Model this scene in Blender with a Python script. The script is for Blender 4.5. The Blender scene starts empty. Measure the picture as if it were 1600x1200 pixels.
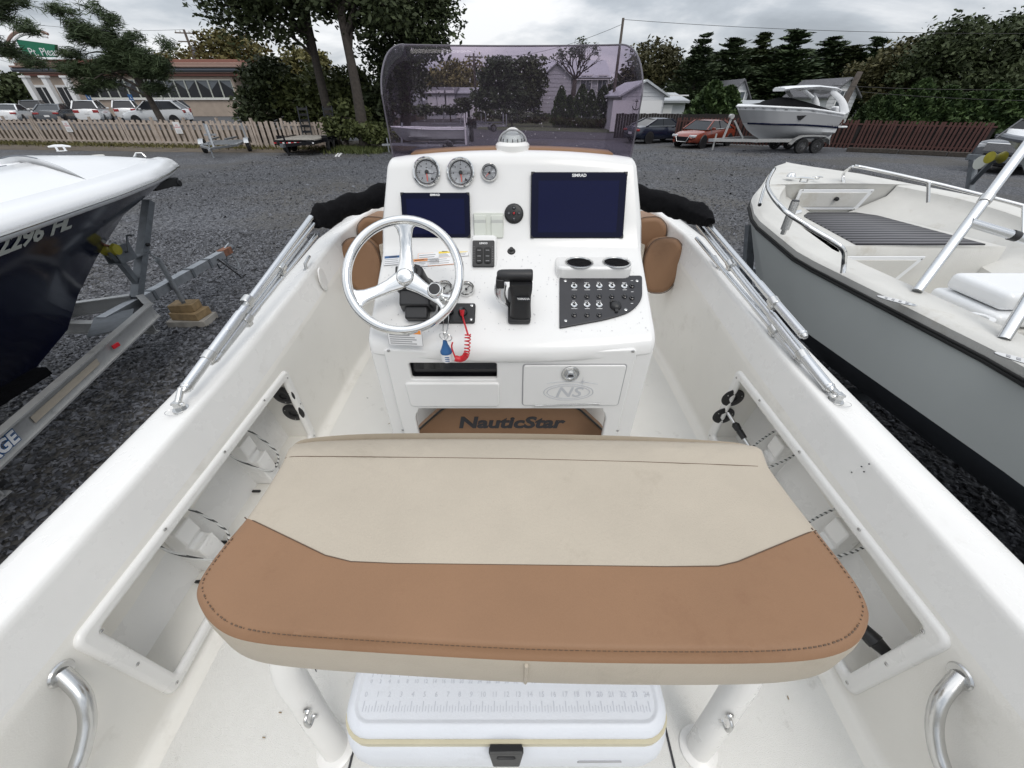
import bpy, bmesh, math, random
import numpy as np
from mathutils import Matrix, Vector
random.seed(7); rng = np.random.default_rng(7)
S = bpy.context.scene; COL = S.collection
R = math.radians; PI = math.pi
# ------------------------------------------------------------------ camera
CAM_H, PITCH, FOC = 2.5, R(36.6), 600.0       # metres, down tilt, focal length in photo pixels
BOW_UP, EYE = R(1.9), 1.45                    # trim of the boat on its trailer, eye above its floor
cd = bpy.data.cameras.new('camera'); cam = bpy.data.objects.new('camera', cd); COL.objects.link(cam)
cam.location = (0, 0, CAM_H); cam.rotation_euler = (R(90) - PITCH, 0, 0)
cd.sensor_width = 36; cd.lens = 36 * FOC / 1600; cd.clip_start = .02; cd.clip_end = 3000
S.camera = cam
# ------------------------------------------------------------------ world: overcast sky
w = bpy.data.worlds.new('World'); S.world = w; w.use_nodes = True
nt = w.node_tree; N = nt.nodes; L = nt.links; N.clear()
out = N.new('ShaderNodeOutputWorld'); bg = N.new('ShaderNodeBackground'); bg.inputs[1].default_value = .1
L.new(bg.outputs[0], out.inputs[0])
sky = N.new('ShaderNodeTexSky'); sky.sky_type = 'NISHITA'; sky.sun_disc = False
SUN_EL, SUN_AZ = R(52), R(150)
sky.sun_elevation = SUN_EL; sky.sun_rotation = SUN_AZ
tc = N.new('ShaderNodeTexCoord'); sep = N.new('ShaderNodeSeparateXYZ'); L.new(tc.outputs['Generated'], sep.inputs[0])
def wm(op, a, b=None):
    n = N.new('ShaderNodeMath'); n.operation = op
    for i, v in enumerate((a, b)):
        if v is None: continue
        if isinstance(v, (int, float)): n.inputs[i].default_value = v
        else: L.new(v, n.inputs[i])
    return n.outputs[0]
zc = wm('MAXIMUM', sep.outputs[2], 0.0)
den = wm('ADD', zc, .24)
cx, cy = wm('DIVIDE', sep.outputs[0], den), wm('DIVIDE', sep.outputs[1], den)
cmb = N.new('ShaderNodeCombineXYZ'); L.new(cx, cmb.inputs[0]); L.new(cy, cmb.inputs[1])
def wnoise(scale, det, rough, dist, off):
    mp = N.new('ShaderNodeMapping'); mp.inputs['Location'].default_value = (off, off * .7, 0); L.new(cmb.outputs[0], mp.inputs[0])
    n = N.new('ShaderNodeTexNoise'); n.inputs['Scale'].default_value = scale; n.inputs['Detail'].default_value = det
    n.inputs['Roughness'].default_value = rough; n.inputs['Distortion'].default_value = dist
    L.new(mp.outputs[0], n.inputs[0]); return n.outputs[0]
nz = wm('ADD', wm('MULTIPLY', wnoise(.8, 9, .55, .5, 4.3), .7), wm('MULTIPLY', wnoise(1.6, 8, .55, .3, 9.7), .3))
cr = N.new('ShaderNodeValToRGB'); L.new(nz, cr.inputs[0])
e = cr.color_ramp.elements
e[0].position = .40; e[0].color = (.36, .39, .43, 1); e[1].position = .585; e[1].color = (.88, .885, .90, 1)
k = cr.color_ramp.elements.new(.47); k.color = (.48, .515, .56, 1)
k = cr.color_ramp.elements.new(.53); k.color = (.70, .72, .75, 1)
SKY_GAIN = 9.2
grad = wm('MULTIPLY', wm('ADD', .90, wm('MULTIPLY', zc, .95)), SKY_GAIN)    # overcast sky: zenith brighter than horizon
vs = N.new('ShaderNodeVectorMath'); vs.operation = 'SCALE'; L.new(cr.outputs[0], vs.inputs[0]); L.new(grad, vs.inputs['Scale'])
mx = N.new('ShaderNodeMixRGB'); mx.inputs[0].default_value = .93
L.new(sky.outputs[0], mx.inputs[1]); L.new(vs.outputs[0], mx.inputs[2]); L.new(mx.outputs[0], bg.inputs[0])
# ------------------------------------------------------------------ sun behind the cloud
sd = bpy.data.lights.new('sun', 'SUN'); so = bpy.data.objects.new('sun', sd); COL.objects.link(so)
sd.energy = .75; sd.angle = R(25); sd.color = (1, .95, .88)
so.location = (0, 0, 30); so.rotation_euler = (R(90) - SUN_EL, 0, PI - SUN_AZ + PI)
so.rotation_euler = Vector((math.sin(SUN_AZ) * math.cos(SUN_EL), math.cos(SUN_AZ) * math.cos(SUN_EL), math.sin(SUN_EL))).to_track_quat('Z', 'Y').to_euler()
vsx = S.view_settings; vsx.view_transform = 'Standard'; vsx.look = 'None'; vsx.exposure = 0.32; vsx.gamma = 1; vsx.use_curve_mapping = False
S.render.engine = 'CYCLES'
try:
    S.cycles.max_bounces = 8; S.cycles.transparent_max_bounces = 12; S.cycles.use_denoising = True; S.cycles.caustics_reflective = False
except Exception: pass
# ------------------------------------------------------------------ geometry of the view: pixel -> point in the place
def _ray(px, py, p):
    u = (600 - py) / FOC; v = (px - 800) / FOC; c, s = math.cos(p), math.sin(p)
    return Vector((v, c + s * u, -s + c * u))
def gz(px, py, z=0.0):
    d = _ray(px, py, PITCH); return Vector((0, 0, CAM_H)) + d * ((z - CAM_H) / d.z)
def gy(px, py, y):
    d = _ray(px, py, PITCH); return Vector((0, 0, CAM_H)) + d * (y / d.y)
def gx(px, py, x):
    d = _ray(px, py, PITCH); return Vector((0, 0, CAM_H)) + d * (x / d.x)
def bpl(px, py, p0, n):
    d = _ray(px, py, PITCH + BOW_UP); o = Vector((0, 0, EYE)); return o + d * ((Vector(p0) - o).dot(Vector(n)) / d.dot(Vector(n)))
def bz(px, py, z): return bpl(px, py, (0, 0, z), (0, 0, 1))
def bx(px, py, x): return bpl(px, py, (x, 0, 0), (1, 0, 0))
def by(px, py, y): return bpl(px, py, (0, y, 0), (0, 1, 0))
BOAT = Matrix.Translation((0, 0, CAM_H)) @ Matrix.Rotation(BOW_UP, 4, 'X') @ Matrix.Translation((0, 0, -EYE))
# ------------------------------------------------------------------ materials
def mat(name, col, rough=.5, metal=0., var=0., vscale=8., bump=0., bscale=60., coat=0., alpha=None, trans=0., spec=None, dirt=None, rvar=0., ior=None, bump2=None):
    m = bpy.data.materials.new(name); m.use_nodes = True; t = m.node_tree; b = t.nodes['Principled BSDF']
    I = b.inputs; I['Base Color'].default_value = (*col, 1); I['Roughness'].default_value = rough; I['Metallic'].default_value = metal
    I['Coat Weight'].default_value = coat; I['Coat Roughness'].default_value = .12; I['Transmission Weight'].default_value = trans
    if spec is not None: I['Specular IOR Level'].default_value = spec
    if ior: I['IOR'].default_value = ior
    tc = t.nodes.new('ShaderNodeTexCoord')
    def noise(sc, det=6, ro=.6):
        n = t.nodes.new('ShaderNodeTexNoise'); n.inputs['Scale'].default_value = sc; n.inputs['Detail'].default_value = det
        n.inputs['Roughness'].default_value = ro; t.links.new(tc.outputs['Object'], n.inputs[0]); return n
    cur = None
    if var > 0:
        n = noise(vscale); r = t.nodes.new('ShaderNodeMapRange'); r.inputs[1].default_value = .3; r.inputs[2].default_value = .7
        r.inputs[3].default_value = 1 - var; r.inputs[4].default_value = 1 + var; t.links.new(n.outputs[0], r.inputs[0])
        v = t.nodes.new('ShaderNodeVectorMath'); v.operation = 'SCALE'; v.inputs[0].default_value = col
        t.links.new(r.outputs[0], v.inputs['Scale']); cur = v.outputs[0]
    if dirt:
        dc, amt, dscale, thr = dirt
        n = noise(dscale, 10, .72); r = t.nodes.new('ShaderNodeMapRange'); r.inputs[1].default_value = thr; r.inputs[2].default_value = thr + .12
        r.inputs[3].default_value = 0; r.inputs[4].default_value = amt; t.links.new(n.outputs[0], r.inputs[0])
        x = t.nodes.new('ShaderNodeMixRGB'); t.links.new(r.outputs[0], x.inputs[0]); x.inputs[1].default_value = (*col, 1); x.inputs[2].default_value = (*dc, 1)
        if cur: t.links.new(cur, x.inputs[1])
        cur = x.outputs[0]
    if cur: t.links.new(cur, I['Base Color'])
    if rvar > 0:
        n = noise(vscale * 2.3); r = t.nodes.new('ShaderNodeMapRange'); r.inputs[3].default_value = max(0, rough - rvar); r.inputs[4].default_value = rough + rvar
        t.links.new(n.outputs[0], r.inputs[0]); t.links.new(r.outputs[0], I['Roughness'])
    if bump > 0:
        n = noise(bscale, 4); bp = t.nodes.new('ShaderNodeBump'); bp.inputs['Strength'].default_value = bump; bp.inputs['Distance'].default_value = .01
        t.links.new(n.outputs[0], bp.inputs['Height']); t.links.new(bp.outputs[0], I['Normal'])
        if bump2:
            n3 = noise(bump2[1], 3, .5); b3 = t.nodes.new('ShaderNodeBump'); b3.inputs['Strength'].default_value = bump2[0]; b3.inputs['Distance'].default_value = .02
            t.links.new(n3.outputs[0], b3.inputs['Height']); t.links.new(b3.outputs[0], bp.inputs['Normal'])
    return m
M = {}
M['gel'] = mat('white_gelcoat', (.78, .77, .745), .28, var=.025, vscale=3, bump=.05, bscale=300, coat=.25, dirt=((.55, .53, .48), .22, 5, .60), rvar=.08)
M['gelin'] = mat('off_white_liner', (.775, .755, .705), .45, var=.03, vscale=2.5, bump=.10, bscale=260, dirt=((.52, .49, .43), .35, 4.5, .56), rvar=.08)
M['nonskid'] = mat('nonskid_floor', (.755, .745, .71), .6, var=.03, vscale=3, bump=.45, bscale=420, dirt=((.42, .40, .36), .5, 9, .60))
M['dash'] = mat('dash_gelcoat', (.745, .74, .725), .22, var=.015, vscale=4, bump=.03, bscale=250, coat=.3, dirt=((.62, .61, .58), .3, 40, .66))
M['tan'] = mat('tan_vinyl', (.258, .146, .081), .5, spec=.3, var=.05, vscale=5, bump=.12, bscale=380, bump2=(.22, 6), dirt=((.21, .11, .06), .4, 7, .56), rvar=.06)
M['cream'] = mat('cream_vinyl', (.455, .40, .322), .5, spec=.35, var=.06, vscale=4, bump=.2, bscale=300, bump2=(.28, 6), dirt=((.38, .33, .26), .55, 9, .575), rvar=.06)
M['stitch'] = mat('dark_thread', (.115, .075, .05), .8)
M['chrome'] = mat('polished_stainless', (.78, .78, .77), .07, 1., bump=.02, bscale=40, rvar=.03)
M['steel'] = mat('brushed_stainless', (.62, .62, .61), .24, 1., bump=.04, bscale=120, rvar=.06)
M['alu'] = mat('anodised_aluminium', (.70, .71, .72), .27, 1., bump=.03, bscale=90)
M['black'] = mat('black_plastic', (.014, .014, .015), .38, bump=.08, bscale=300)
M['panelblk'] = mat('charcoal_panel', (.022, .022, .026), .33, var=.1, vscale=30, dirt=((.006, .006, .006), .8, 55, .63))
M['gloss'] = mat('gloss_black', (.006, .006, .008), .08, coat=.4)
M['screen'] = mat('navy_screen_glass', (.003, .004, .020), .14, spec=.16)
M['screenin'] = mat('lit_off_display', (.004, .006, .036), .14, spec=.16)
M['canvas'] = mat('black_canvas', (.007, .007, .008), .9, bump=.5, bscale=35, bump2=(.8, 9), var=.3, vscale=9, spec=.08)
M['dial'] = mat('grey_dial_face', (.56, .575, .60), .6, spec=.2)
M['dialw'] = mat('white_dial_face', (.72, .72, .70), .5)
M['red'] = mat('red_plastic', (.55, .02, .03), .35)
M['needle'] = mat('red_needle', (.75, .09, .05), .5)
M['ink'] = mat('dark_ink', (.03, .03, .035), .6)
M['white'] = mat('white_print', (.8, .8, .8), .5)
M['greyprint'] = mat('grey_print', (.35, .35, .36), .5)
M['orange'] = mat('orange_print', (.80, .28, .05), .5)
M['yellow'] = mat('yellow_print', (.80, .60, .06), .5)
M['blue'] = mat('blue_float', (.02, .10, .26), .5)
M['coverp'] = mat('ivory_plastic', (.60, .62, .56), .4)
M['cooler'] = mat('cooler_plastic', (.72, .745, .79), .42, var=.02, bump=.12, bscale=220, dirt=((.52, .53, .55), .5, 6, .60))
M['gasket'] = mat('yellowed_gasket', (.58, .53, .38), .55, var=.06)
M['emb'] = mat('embossed_grey', (.50, .51, .53), .5)
M['rubber'] = mat('black_rubber', (.014, .014, .014), .7, bump=.2, bscale=80)
M['galv'] = mat('galvanised_steel', (.40, .42, .44), .42, .75, var=.18, vscale=14, rvar=.12)
M['galvd'] = mat('weathered_steel', (.17, .185, .20), .55, .5, var=.2, vscale=12)
M['alum'] = mat('aluminium_beam', (.50, .50, .49), .45, .55, var=.08, vscale=6, dirt=((.25, .25, .24), .5, 7, .56))
M['rust'] = mat('rusty_steel', (.22, .10, .06), .75, .2, var=.4, vscale=20)
M['wood'] = mat('weathered_timber', (.26, .18, .09), .75, var=.3, vscale=12, bump=.4, bscale=50)
M['woodg'] = mat('grey_planks', (.30, .28, .25), .85, var=.3, vscale=6, bump=.3, bscale=40)
M['navy'] = mat('navy_gelcoat', (.003, .0055, .026), .14, spec=.22, bump=.02, bscale=3)
M['hullgrey'] = mat('grey_gelcoat', (.50, .525, .51), .3, var=.03, vscale=2, coat=.1)
M['antifoul'] = mat('dark_bottom_paint', (.022, .026, .032), .6, var=.2, vscale=6)
M['oldgel'] = mat('aged_white_gelcoat', (.62, .61, .575), .5, var=.05, vscale=5, bump=.25, bscale=160, dirt=((.42, .38, .30), .45, 4, .56))
M['boatwhite'] = mat('glossy_white_deck', (.82, .83, .84), .2, coat=.3, bump=.04, bscale=120)
M['matgrey'] = mat('striped_deck_mat', (.12, .12, .13), .85, bump=.4, bscale=150)
M['tyre'] = mat('tyre_rubber', (.016, .016, .017), .8, bump=.3, bscale=60)
M['rim'] = mat('wheel_rim', (.45, .45, .46), .3, .8)
M['glass'] = mat('dark_window_glass', (.016, .018, .022), .12, spec=.35)
M['glassl'] = mat('curtained_window', (.10, .115, .13), .06, coat=.4, var=.5, vscale=.8)
M['taillight'] = mat('tail_light', (.32, .02, .02), .15, coat=.5)
M['lamp'] = mat('clear_lamp', (.6, .62, .64), .12, coat=.5)
M['diamond'] = mat('tread_plate', (.30, .31, .32), .34, .8)
M['bark'] = mat('grey_bark', (.060, .050, .042), .9, var=.35, vscale=9, bump=.8, bscale=14)
M['barkp'] = mat('weathered_pole', (.13, .11, .095), .9, var=.25, vscale=6, bump=.4, bscale=20)
M['siding'] = mat('white_siding', (.58, .59, .61), .6, var=.04)
M['sidingg'] = mat('pale_grey_siding', (.50, .52, .54), .6, var=.04)
M['stucco'] = mat('beige_stucco', (.41, .335, .275), .85, var=.1, vscale=1.5, bump=.2, bscale=20)
M['terra'] = mat('salmon_cornice', (.30, .20, .165), .7, var=.08, vscale=2)
M['terrad'] = mat('rust_red_cornice', (.26, .115, .088), .7, var=.1)
M['tubegrey'] = mat('blue_grey_metal', (.16, .175, .20), .35, .5)
M['roofg'] = mat('grey_shingle', (.13, .13, .14), .9, var=.25, vscale=5)
M['roofm'] = mat('pale_metal_roof', (.50, .52, .54), .4, .3, var=.06)
M['fencew'] = mat('faded_picket', (.45, .38, .325), .85, var=.25, vscale=3, bump=.2, bscale=20)
M['fencer'] = mat('rust_brown_slat', (.088, .038, .032), .8, var=.3, vscale=1.7)
M['fenced'] = mat('dark_stained_board', (.020, .016, .015), .85, var=.3, vscale=2)
M['asph'] = mat('asphalt', (.055, .056, .060), .9, var=.15, vscale=.6, bump=.2, bscale=60)
M['paint'] = mat('road_paint', (.7, .7, .68), .7)
M['green'] = mat('green_sign', (.008, .16, .085), .5)
M['soil'] = mat('bare_soil', (.10, .080, .058), .95, var=.35, vscale=1.2, bump=.4, bscale=20)
M['grassm'] = mat('grass_sheet', (.06, .075, .028), .95, var=.4, vscale=1.5)
M['wire'] = mat('cable', (.02, .02, .02), .6)
# tinted acrylic for the windscreen
def tint_mat():
    m = bpy.data.materials.new('smoked_purple_acrylic'); m.use_nodes = True; t = m.node_tree; n = t.nodes; n.clear()
    o = n.new('ShaderNodeOutputMaterial'); tr = n.new('ShaderNodeBsdfTransparent'); tr.inputs[0].default_value = (.725, .675, .745, 1)
    gl = n.new('ShaderNodeBsdfGlossy'); gl.inputs['Roughness'].default_value = .03; gl.inputs[0].default_value = (.9, .9, .95, 1)
    df = n.new('ShaderNodeBsdfDiffuse'); df.inputs[0].default_value = (.35, .32, .36, 1)
    lw = n.new('ShaderNodeLayerWeight'); lw.inputs[0].default_value = .5; fr0 = n.new('ShaderNodeMath'); fr0.operation = 'POWER'; fr0.inputs[1].default_value = 4; t.links.new(lw.outputs['Facing'], fr0.inputs[0]); fr = n.new('ShaderNodeMath'); fr.operation = 'MULTIPLY_ADD'; fr.inputs[1].default_value = .28; fr.inputs[2].default_value = .015; t.links.new(fr0.outputs[0], fr.inputs[0])
    mx = n.new('ShaderNodeMixShader'); t.links.new(fr.outputs[0], mx.inputs[0]); t.links.new(tr.outputs[0], mx.inputs[1]); t.links.new(gl.outputs[0], mx.inputs[2])
    m2 = n.new('ShaderNodeMixShader'); m2.inputs[0].default_value = .035; t.links.new(mx.outputs[0], m2.inputs[1]); t.links.new(df.outputs[0], m2.inputs[2])
    t.links.new(m2.outputs[0], o.inputs[0]); return m
M['tint'] = tint_mat()
M['drop'] = mat('water_drop', (.92, .92, .94), .05, trans=.8, ior=1.33)
M['bubble'] = mat('compass_dome', (.75, .78, .80), .03, trans=.9, ior=1.2)
def gravel_mat():
    m = bpy.data.materials.new('slate_gravel'); m.use_nodes = True; t = m.node_tree; b = t.nodes['Principled BSDF']; b.inputs['Roughness'].default_value = .8
    tc = t.nodes.new('ShaderNodeTexCoord')
    def vor(s):
        v = t.nodes.new('ShaderNodeTexVoronoi'); v.inputs['Scale'].default_value = s; t.links.new(tc.outputs['Object'], v.inputs['Vector']); return v
    v1 = vor(24); hs = t.nodes.new('ShaderNodeSeparateColor'); t.links.new(v1.outputs['Color'], hs.inputs[0])
    r = t.nodes.new('ShaderNodeValToRGB'); t.links.new(hs.outputs[0], r.inputs[0])
    E = r.color_ramp.elements; E[0].color = (.036, .038, .044, 1); E[1].color = (.17, .175, .185, 1); k = E.new(.55); k.color = (.066, .069, .080, 1)
    n = t.nodes.new('ShaderNodeTexNoise'); n.inputs['Scale'].default_value = .25; n.inputs['Detail'].default_value = 8; t.links.new(tc.outputs['Object'], n.inputs[0])
    mr = t.nodes.new('ShaderNodeMapRange'); mr.inputs[1].default_value = .46; mr.inputs[2].default_value = .62; mr.inputs[3].default_value = 0; mr.inputs[4].default_value = .62; t.links.new(n.outputs[0], mr.inputs[0])
    x = t.nodes.new('ShaderNodeMixRGB'); t.links.new(mr.outputs[0], x.inputs[0]); t.links.new(r.outputs[0], x.inputs[1]); x.inputs[2].default_value = (.075, .068, .056, 1)
    n2 = t.nodes.new('ShaderNodeTexNoise'); n2.inputs['Scale'].default_value = .09; n2.inputs['Detail'].default_value = 5; t.links.new(tc.outputs['Object'], n2.inputs[0])
    m2 = t.nodes.new('ShaderNodeMapRange'); m2.inputs[1].default_value = .35; m2.inputs[2].default_value = .65; m2.inputs[3].default_value = .72; m2.inputs[4].default_value = 1.3; t.links.new(n2.outputs[0], m2.inputs[0])
    v2 = t.nodes.new('ShaderNodeVectorMath'); v2.operation = 'SCALE'; t.links.new(x.outputs[0], v2.inputs[0]); t.links.new(m2.outputs[0], v2.inputs['Scale']); t.links.new(v2.outputs[0], b.inputs['Base Color'])
    bp = t.nodes.new('ShaderNodeBump'); bp.inputs['Strength'].default_value = .9; bp.inputs['Distance'].default_value = .03; bp.invert = True
    t.links.new(v1.outputs['Distance'], bp.inputs['Height']); t.links.new(bp.outputs[0], b.inputs['Normal']); return m
M['gravel'] = gravel_mat()
def attr_mat(name, base, amp, rough=.8):
    m = bpy.data.materials.new(name); m.use_nodes = True; t = m.node_tree; b = t.nodes['Principled BSDF']; b.inputs['Roughness'].default_value = rough
    a = t.nodes.new('ShaderNodeAttribute'); a.attribute_name = 'tone'
    v = t.nodes.new('ShaderNodeVectorMath'); v.operation = 'SCALE'; v.inputs[0].default_value = base
    mr = t.nodes.new('ShaderNodeMapRange'); mr.inputs[3].default_value = 1 - amp; mr.inputs[4].default_value = 1 + amp
    t.links.new(a.outputs['Fac'], mr.inputs[0]); t.links.new(mr.outputs[0], v.inputs['Scale']); t.links.new(v.outputs[0], b.inputs['Base Color']); return m
M['stone'] = attr_mat('slate_chips', (.092, .095, .106), .85, .62)
def leaf_mat(name, c1, c2):
    m = bpy.data.materials.new(name); m.use_nodes = True; t = m.node_tree; b = t.nodes['Principled BSDF']; b.inputs['Roughness'].default_value = .6
    b.inputs['Specular IOR Level'].default_value = .25
    a = t.nodes.new('ShaderNodeAttribute'); a.attribute_name = 'tone'
    x = t.nodes.new('ShaderNodeMixRGB'); t.links.new(a.outputs['Fac'], x.inputs[0]); x.inputs[1].default_value = (*c1, 1); x.inputs[2].default_value = (*c2, 1)
    oi = t.nodes.new('ShaderNodeObjectInfo'); mr = t.nodes.new('ShaderNodeMapRange'); mr.inputs[3].default_value = .8; mr.inputs[4].default_value = 1.2
    t.links.new(oi.outputs['Random'], mr.inputs[0]); v = t.nodes.new('ShaderNodeVectorMath'); v.operation = 'SCALE'
    t.links.new(x.outputs[0], v.inputs[0]); t.links.new(mr.outputs[0], v.inputs['Scale']); t.links.new(v.outputs[0], b.inputs['Base Color']); return m
M['leaf_oak'] = leaf_mat('oak_leaves', (.022, .030, .010), (.070, .080, .026))
M['leaf_dark'] = leaf_mat('dark_leaves', (.025, .036, .015), (.076, .096, .040))
M['leaf_pine'] = leaf_mat('pine_needles', (.028, .045, .022), (.082, .112, .052))
M['leaf_arb'] = leaf_mat('arborvitae_sprays', (.022, .042, .016), (.070, .108, .036))
M['leaf_gold'] = leaf_mat('turning_leaves', (.075, .078, .028), (.190, .165, .060))
M['leaf_rust'] = leaf_mat('rusty_leaves', (.040, .042, .018), (.098, .088, .038))
M['leaf_bush'] = leaf_mat('bush_leaves', (.034, .048, .016), (.115, .130, .046))
_cp = {}
def paint(col, name):
    if name not in _cp: _cp[name] = mat(name, col, .22, .0, coat=.6)
    return _cp[name]
# ------------------------------------------------------------------ mesh builder
class MB:
    def __init__(s): s.v = []; s.f = []; s.m = []; s.mats = []
    def mi(s, m):
        m = M[m] if isinstance(m, str) else m
        if m not in s.mats: s.mats.append(m)
        return s.mats.index(m)
    def add(s, vs, fs, m, T=None):
        o = len(s.v); k = s.mi(m)
        for v in vs:
            v = Vector(v); s.v.append(T @ v if T is not None else v)
        for f in fs: s.f.append([o + i for i in f]); s.m.append(k)
        return s
    def box(s, c, d, m, T=None, rot=None, taper=1.0):
        x, y, z = [q / 2 for q in d]; c = Vector(c)
        vs = [Vector((a * x * (taper if e > 0 else 1), b * y * (taper if e > 0 else 1), e * z)) for e in (-1, 1) for a, b in ((-1, -1), (1, -1), (1, 1), (-1, 1))]
        if rot is not None: vs = [rot @ v for v in vs]
        return s.add([v + c for v in vs], [(3, 2, 1, 0), (4, 5, 6, 7), (0, 1, 5, 4), (1, 2, 6, 5), (2, 3, 7, 6), (3, 0, 4, 7)], m, T)
    def beam(s, a, b, wd, ht, m, up=(0, 0, 1), T=None):
        a, b = Vector(a), Vector(b); d = (b - a); l = d.length; d = d / l; up = Vector(up)
        x = d.cross(up); x = x.normalized() if x.length > 1e-5 else Vector((1, 0, 0)); u = x.cross(d)
        rot = Matrix((x, d, u)).transposed()
        return s.box((a + b) / 2, (wd, l, ht), m, T, rot)
    def tube(s, pts, r, m, n=10, closed=False, cap=True, T=None, flat=1.0, up=None):
        P = [Vector(p) for p in pts]; k = len(P); rs = r if isinstance(r, (list, tuple)) else [r] * k
        vs = []; nrm = None
        for i in range(k):
            if closed: t = P[(i + 1) % k] - P[i - 1]
            else: t = P[min(i + 1, k - 1)] - P[max(i - 1, 0)]
            t = t.normalized() if t.length > 1e-9 else Vector((0, 0, 1))
            if up is not None: nrm = Vector(up) - t * Vector(up).dot(t)
            elif nrm is None: nrm = t.orthogonal()
            else: nrm = nrm - t * nrm.dot(t)
            nrm = nrm.normalized() if nrm.length > 1e-6 else t.orthogonal().normalized(); bn = t.cross(nrm)
            for j in range(n):
                a = 2 * PI * j / n; vs.append(P[i] + (nrm * (math.cos(a) * flat) + bn * math.sin(a)) * rs[i])
        fs = []
        for i in range(k if closed else k - 1):
            for j in range(n):
                a, b = i * n + j, i * n + (j + 1) % n; c, d = ((i + 1) % k) * n + (j + 1) % n, ((i + 1) % k) * n + j
                fs.append((a, b, c, d))
        if cap and not closed: fs += [tuple(range(n))[::-1], tuple((k - 1) * n + j for j in range(n))]
        return s.add(vs, fs, m, T)
    def lathe(s, prof, m, T=None, n=24, cap=True):
        vs = []; fs = []; k = len(prof)
        for r, z in prof:
            for j in range(n): a = 2 * PI * j / n; vs.append((r * math.cos(a), r * math.sin(a), z))
        for i in range(k - 1):
            for j in range(n): fs.append((i * n + j, i * n + (j + 1) % n, (i + 1) * n + (j + 1) % n, (i + 1) * n + j))
        if cap and prof[0][0] > 1e-6: fs.append(tuple(range(n))[::-1])
        if cap and prof[-1][0] > 1e-6: fs.append(tuple((k - 1) * n + j for j in range(n)))
        return s.add(vs, fs, m, T)
    def sheet(s, rows, m, T=None, closed=False, flip=False):
        k = len(rows[0]); vs = [p for r in rows for p in r]; fs = []
        for i in range(len(rows) - 1):
            for j in range(k if closed else k - 1):
                f = (i * k + j, i * k + (j + 1) % k, (i + 1) * k + (j + 1) % k, (i + 1) * k + j); fs.append(f[::-1] if flip else f)
        return s.add(vs, fs, m, T)
    def prism(s, outl, z0, z1, m, T=None):
        n = len(outl); vs = [(x, y, z0) for x, y in outl] + [(x, y, z1) for x, y in outl]
        fs = [tuple(range(n))[::-1], tuple(range(n, 2 * n))] + [(i, (i + 1) % n, n + (i + 1) % n, n + i) for i in range(n)]
        return s.add(vs, fs, m, T)
    def mesh(s, name, sharp=38):
        me = bpy.data.meshes.new(name); me.from_pydata([tuple(v) for v in s.v], [], s.f)
        for m in s.mats: me.materials.append(m)
        me.polygons.foreach_set('material_index', s.m); me.validate(); me.update()
        bm = bmesh.new(); bm.from_mesh(me); bmesh.ops.remove_doubles(bm, verts=bm.verts, dist=1e-5); bmesh.ops.recalc_face_normals(bm, faces=bm.faces); bm.to_mesh(me); bm.free()
        me.polygons.foreach_set('use_smooth', [True] * len(me.polygons))
        try: me.set_sharp_from_angle(angle=R(sharp))
        except Exception: pass
        me.update(); return me
    def build(s, name, parent=None, bevel=0, seg=2, sharp=38, weld=True):
        return link(name, s.mesh(name, sharp), parent, bevel, seg)
def link(name, me, parent=None, bevel=0, seg=2):
    o = bpy.data.objects.new(name, me); COL.objects.link(o)
    if parent is not None: o.parent = parent
    if bevel:
        b = o.modifiers.new('bevel', 'BEVEL'); b.width = bevel; b.segments = seg; b.limit_method = 'ANGLE'; b.angle_limit = R(35); b.harden_normals = False
    return o
def tag(o, label=None, cat=None, group=None, kind=None):
    if label: o['label'] = label
    if cat: o['category'] = cat
    if group: o['group'] = group
    if kind: o['kind'] = kind
    return o
def thing(name, label, cat, loc=(0, 0, 0), rz=0, group=None, mw=None):
    o = bpy.data.objects.new(name, None); COL.objects.link(o); o.empty_display_size = .1
    if mw is not None: o.matrix_world = mw
    else: o.location = loc; o.rotation_euler = (0, 0, rz)
    return tag(o, label, cat, group)
def part(name, parent, T=None):
    o = bpy.data.objects.new(name, None); COL.objects.link(o); o.parent = parent; o.empty_display_size = .05
    return o
def kids(o): return [c for c in KID.get(o.name, [])]
def copy_tree(o, parent=None):
    c = o.copy(); COL.objects.link(c)
    if parent is not None: c.parent = parent
    for ch in list(o.children): copy_tree(ch, c)
    return c
def inst(name, me, parent, T, bevel=0):
    o = bpy.data.objects.new(name, me); COL.objects.link(o); o.parent = parent; o.matrix_local = T; return o
def frame(o, x, y):
    x = Vector(x).normalized(); y = Vector(y); z = x.cross(y).normalized(); y = z.cross(x)
    m = Matrix((x, y, z)).transposed().to_4x4(); m.translation = Vector(o); return m
def rrect(w, h, r, n=5, cx=0, cy=0):
    o = []
    for sx, sy, a0 in ((1, 1, 0), (-1, 1, 90), (-1, -1, 180), (1, -1, 270)):
        for i in range(n + 1):
            a = R(a0 + 90 * i / n); o.append((cx + sx * (w / 2 - r) + r * math.cos(a), cy + sy * (h / 2 - r) + r * math.sin(a)))
    return o
def circ(r, n=24, cx=0, cy=0): return [(cx + r * math.cos(2 * PI * i / n), cy + r * math.sin(2 * PI * i / n)) for i in range(n)]
def rpoly(pts, r, n=4):
    o = []; k = len(pts)
    for i in range(k):
        p = Vector(pts[i]); a = (Vector(pts[i - 1]) - p); b = (Vector(pts[(i + 1) % k]) - p); q = r[i] if isinstance(r, (list, tuple)) else r
        q = min(q, a.length * .45, b.length * .45); A = p + a.normalized() * q; B = p + b.normalized() * q
        for j in range(n + 1):
            t = j / n; o.append(tuple(A * (1 - t) ** 2 + p * 2 * t * (1 - t) + B * t * t))
    return o
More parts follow.
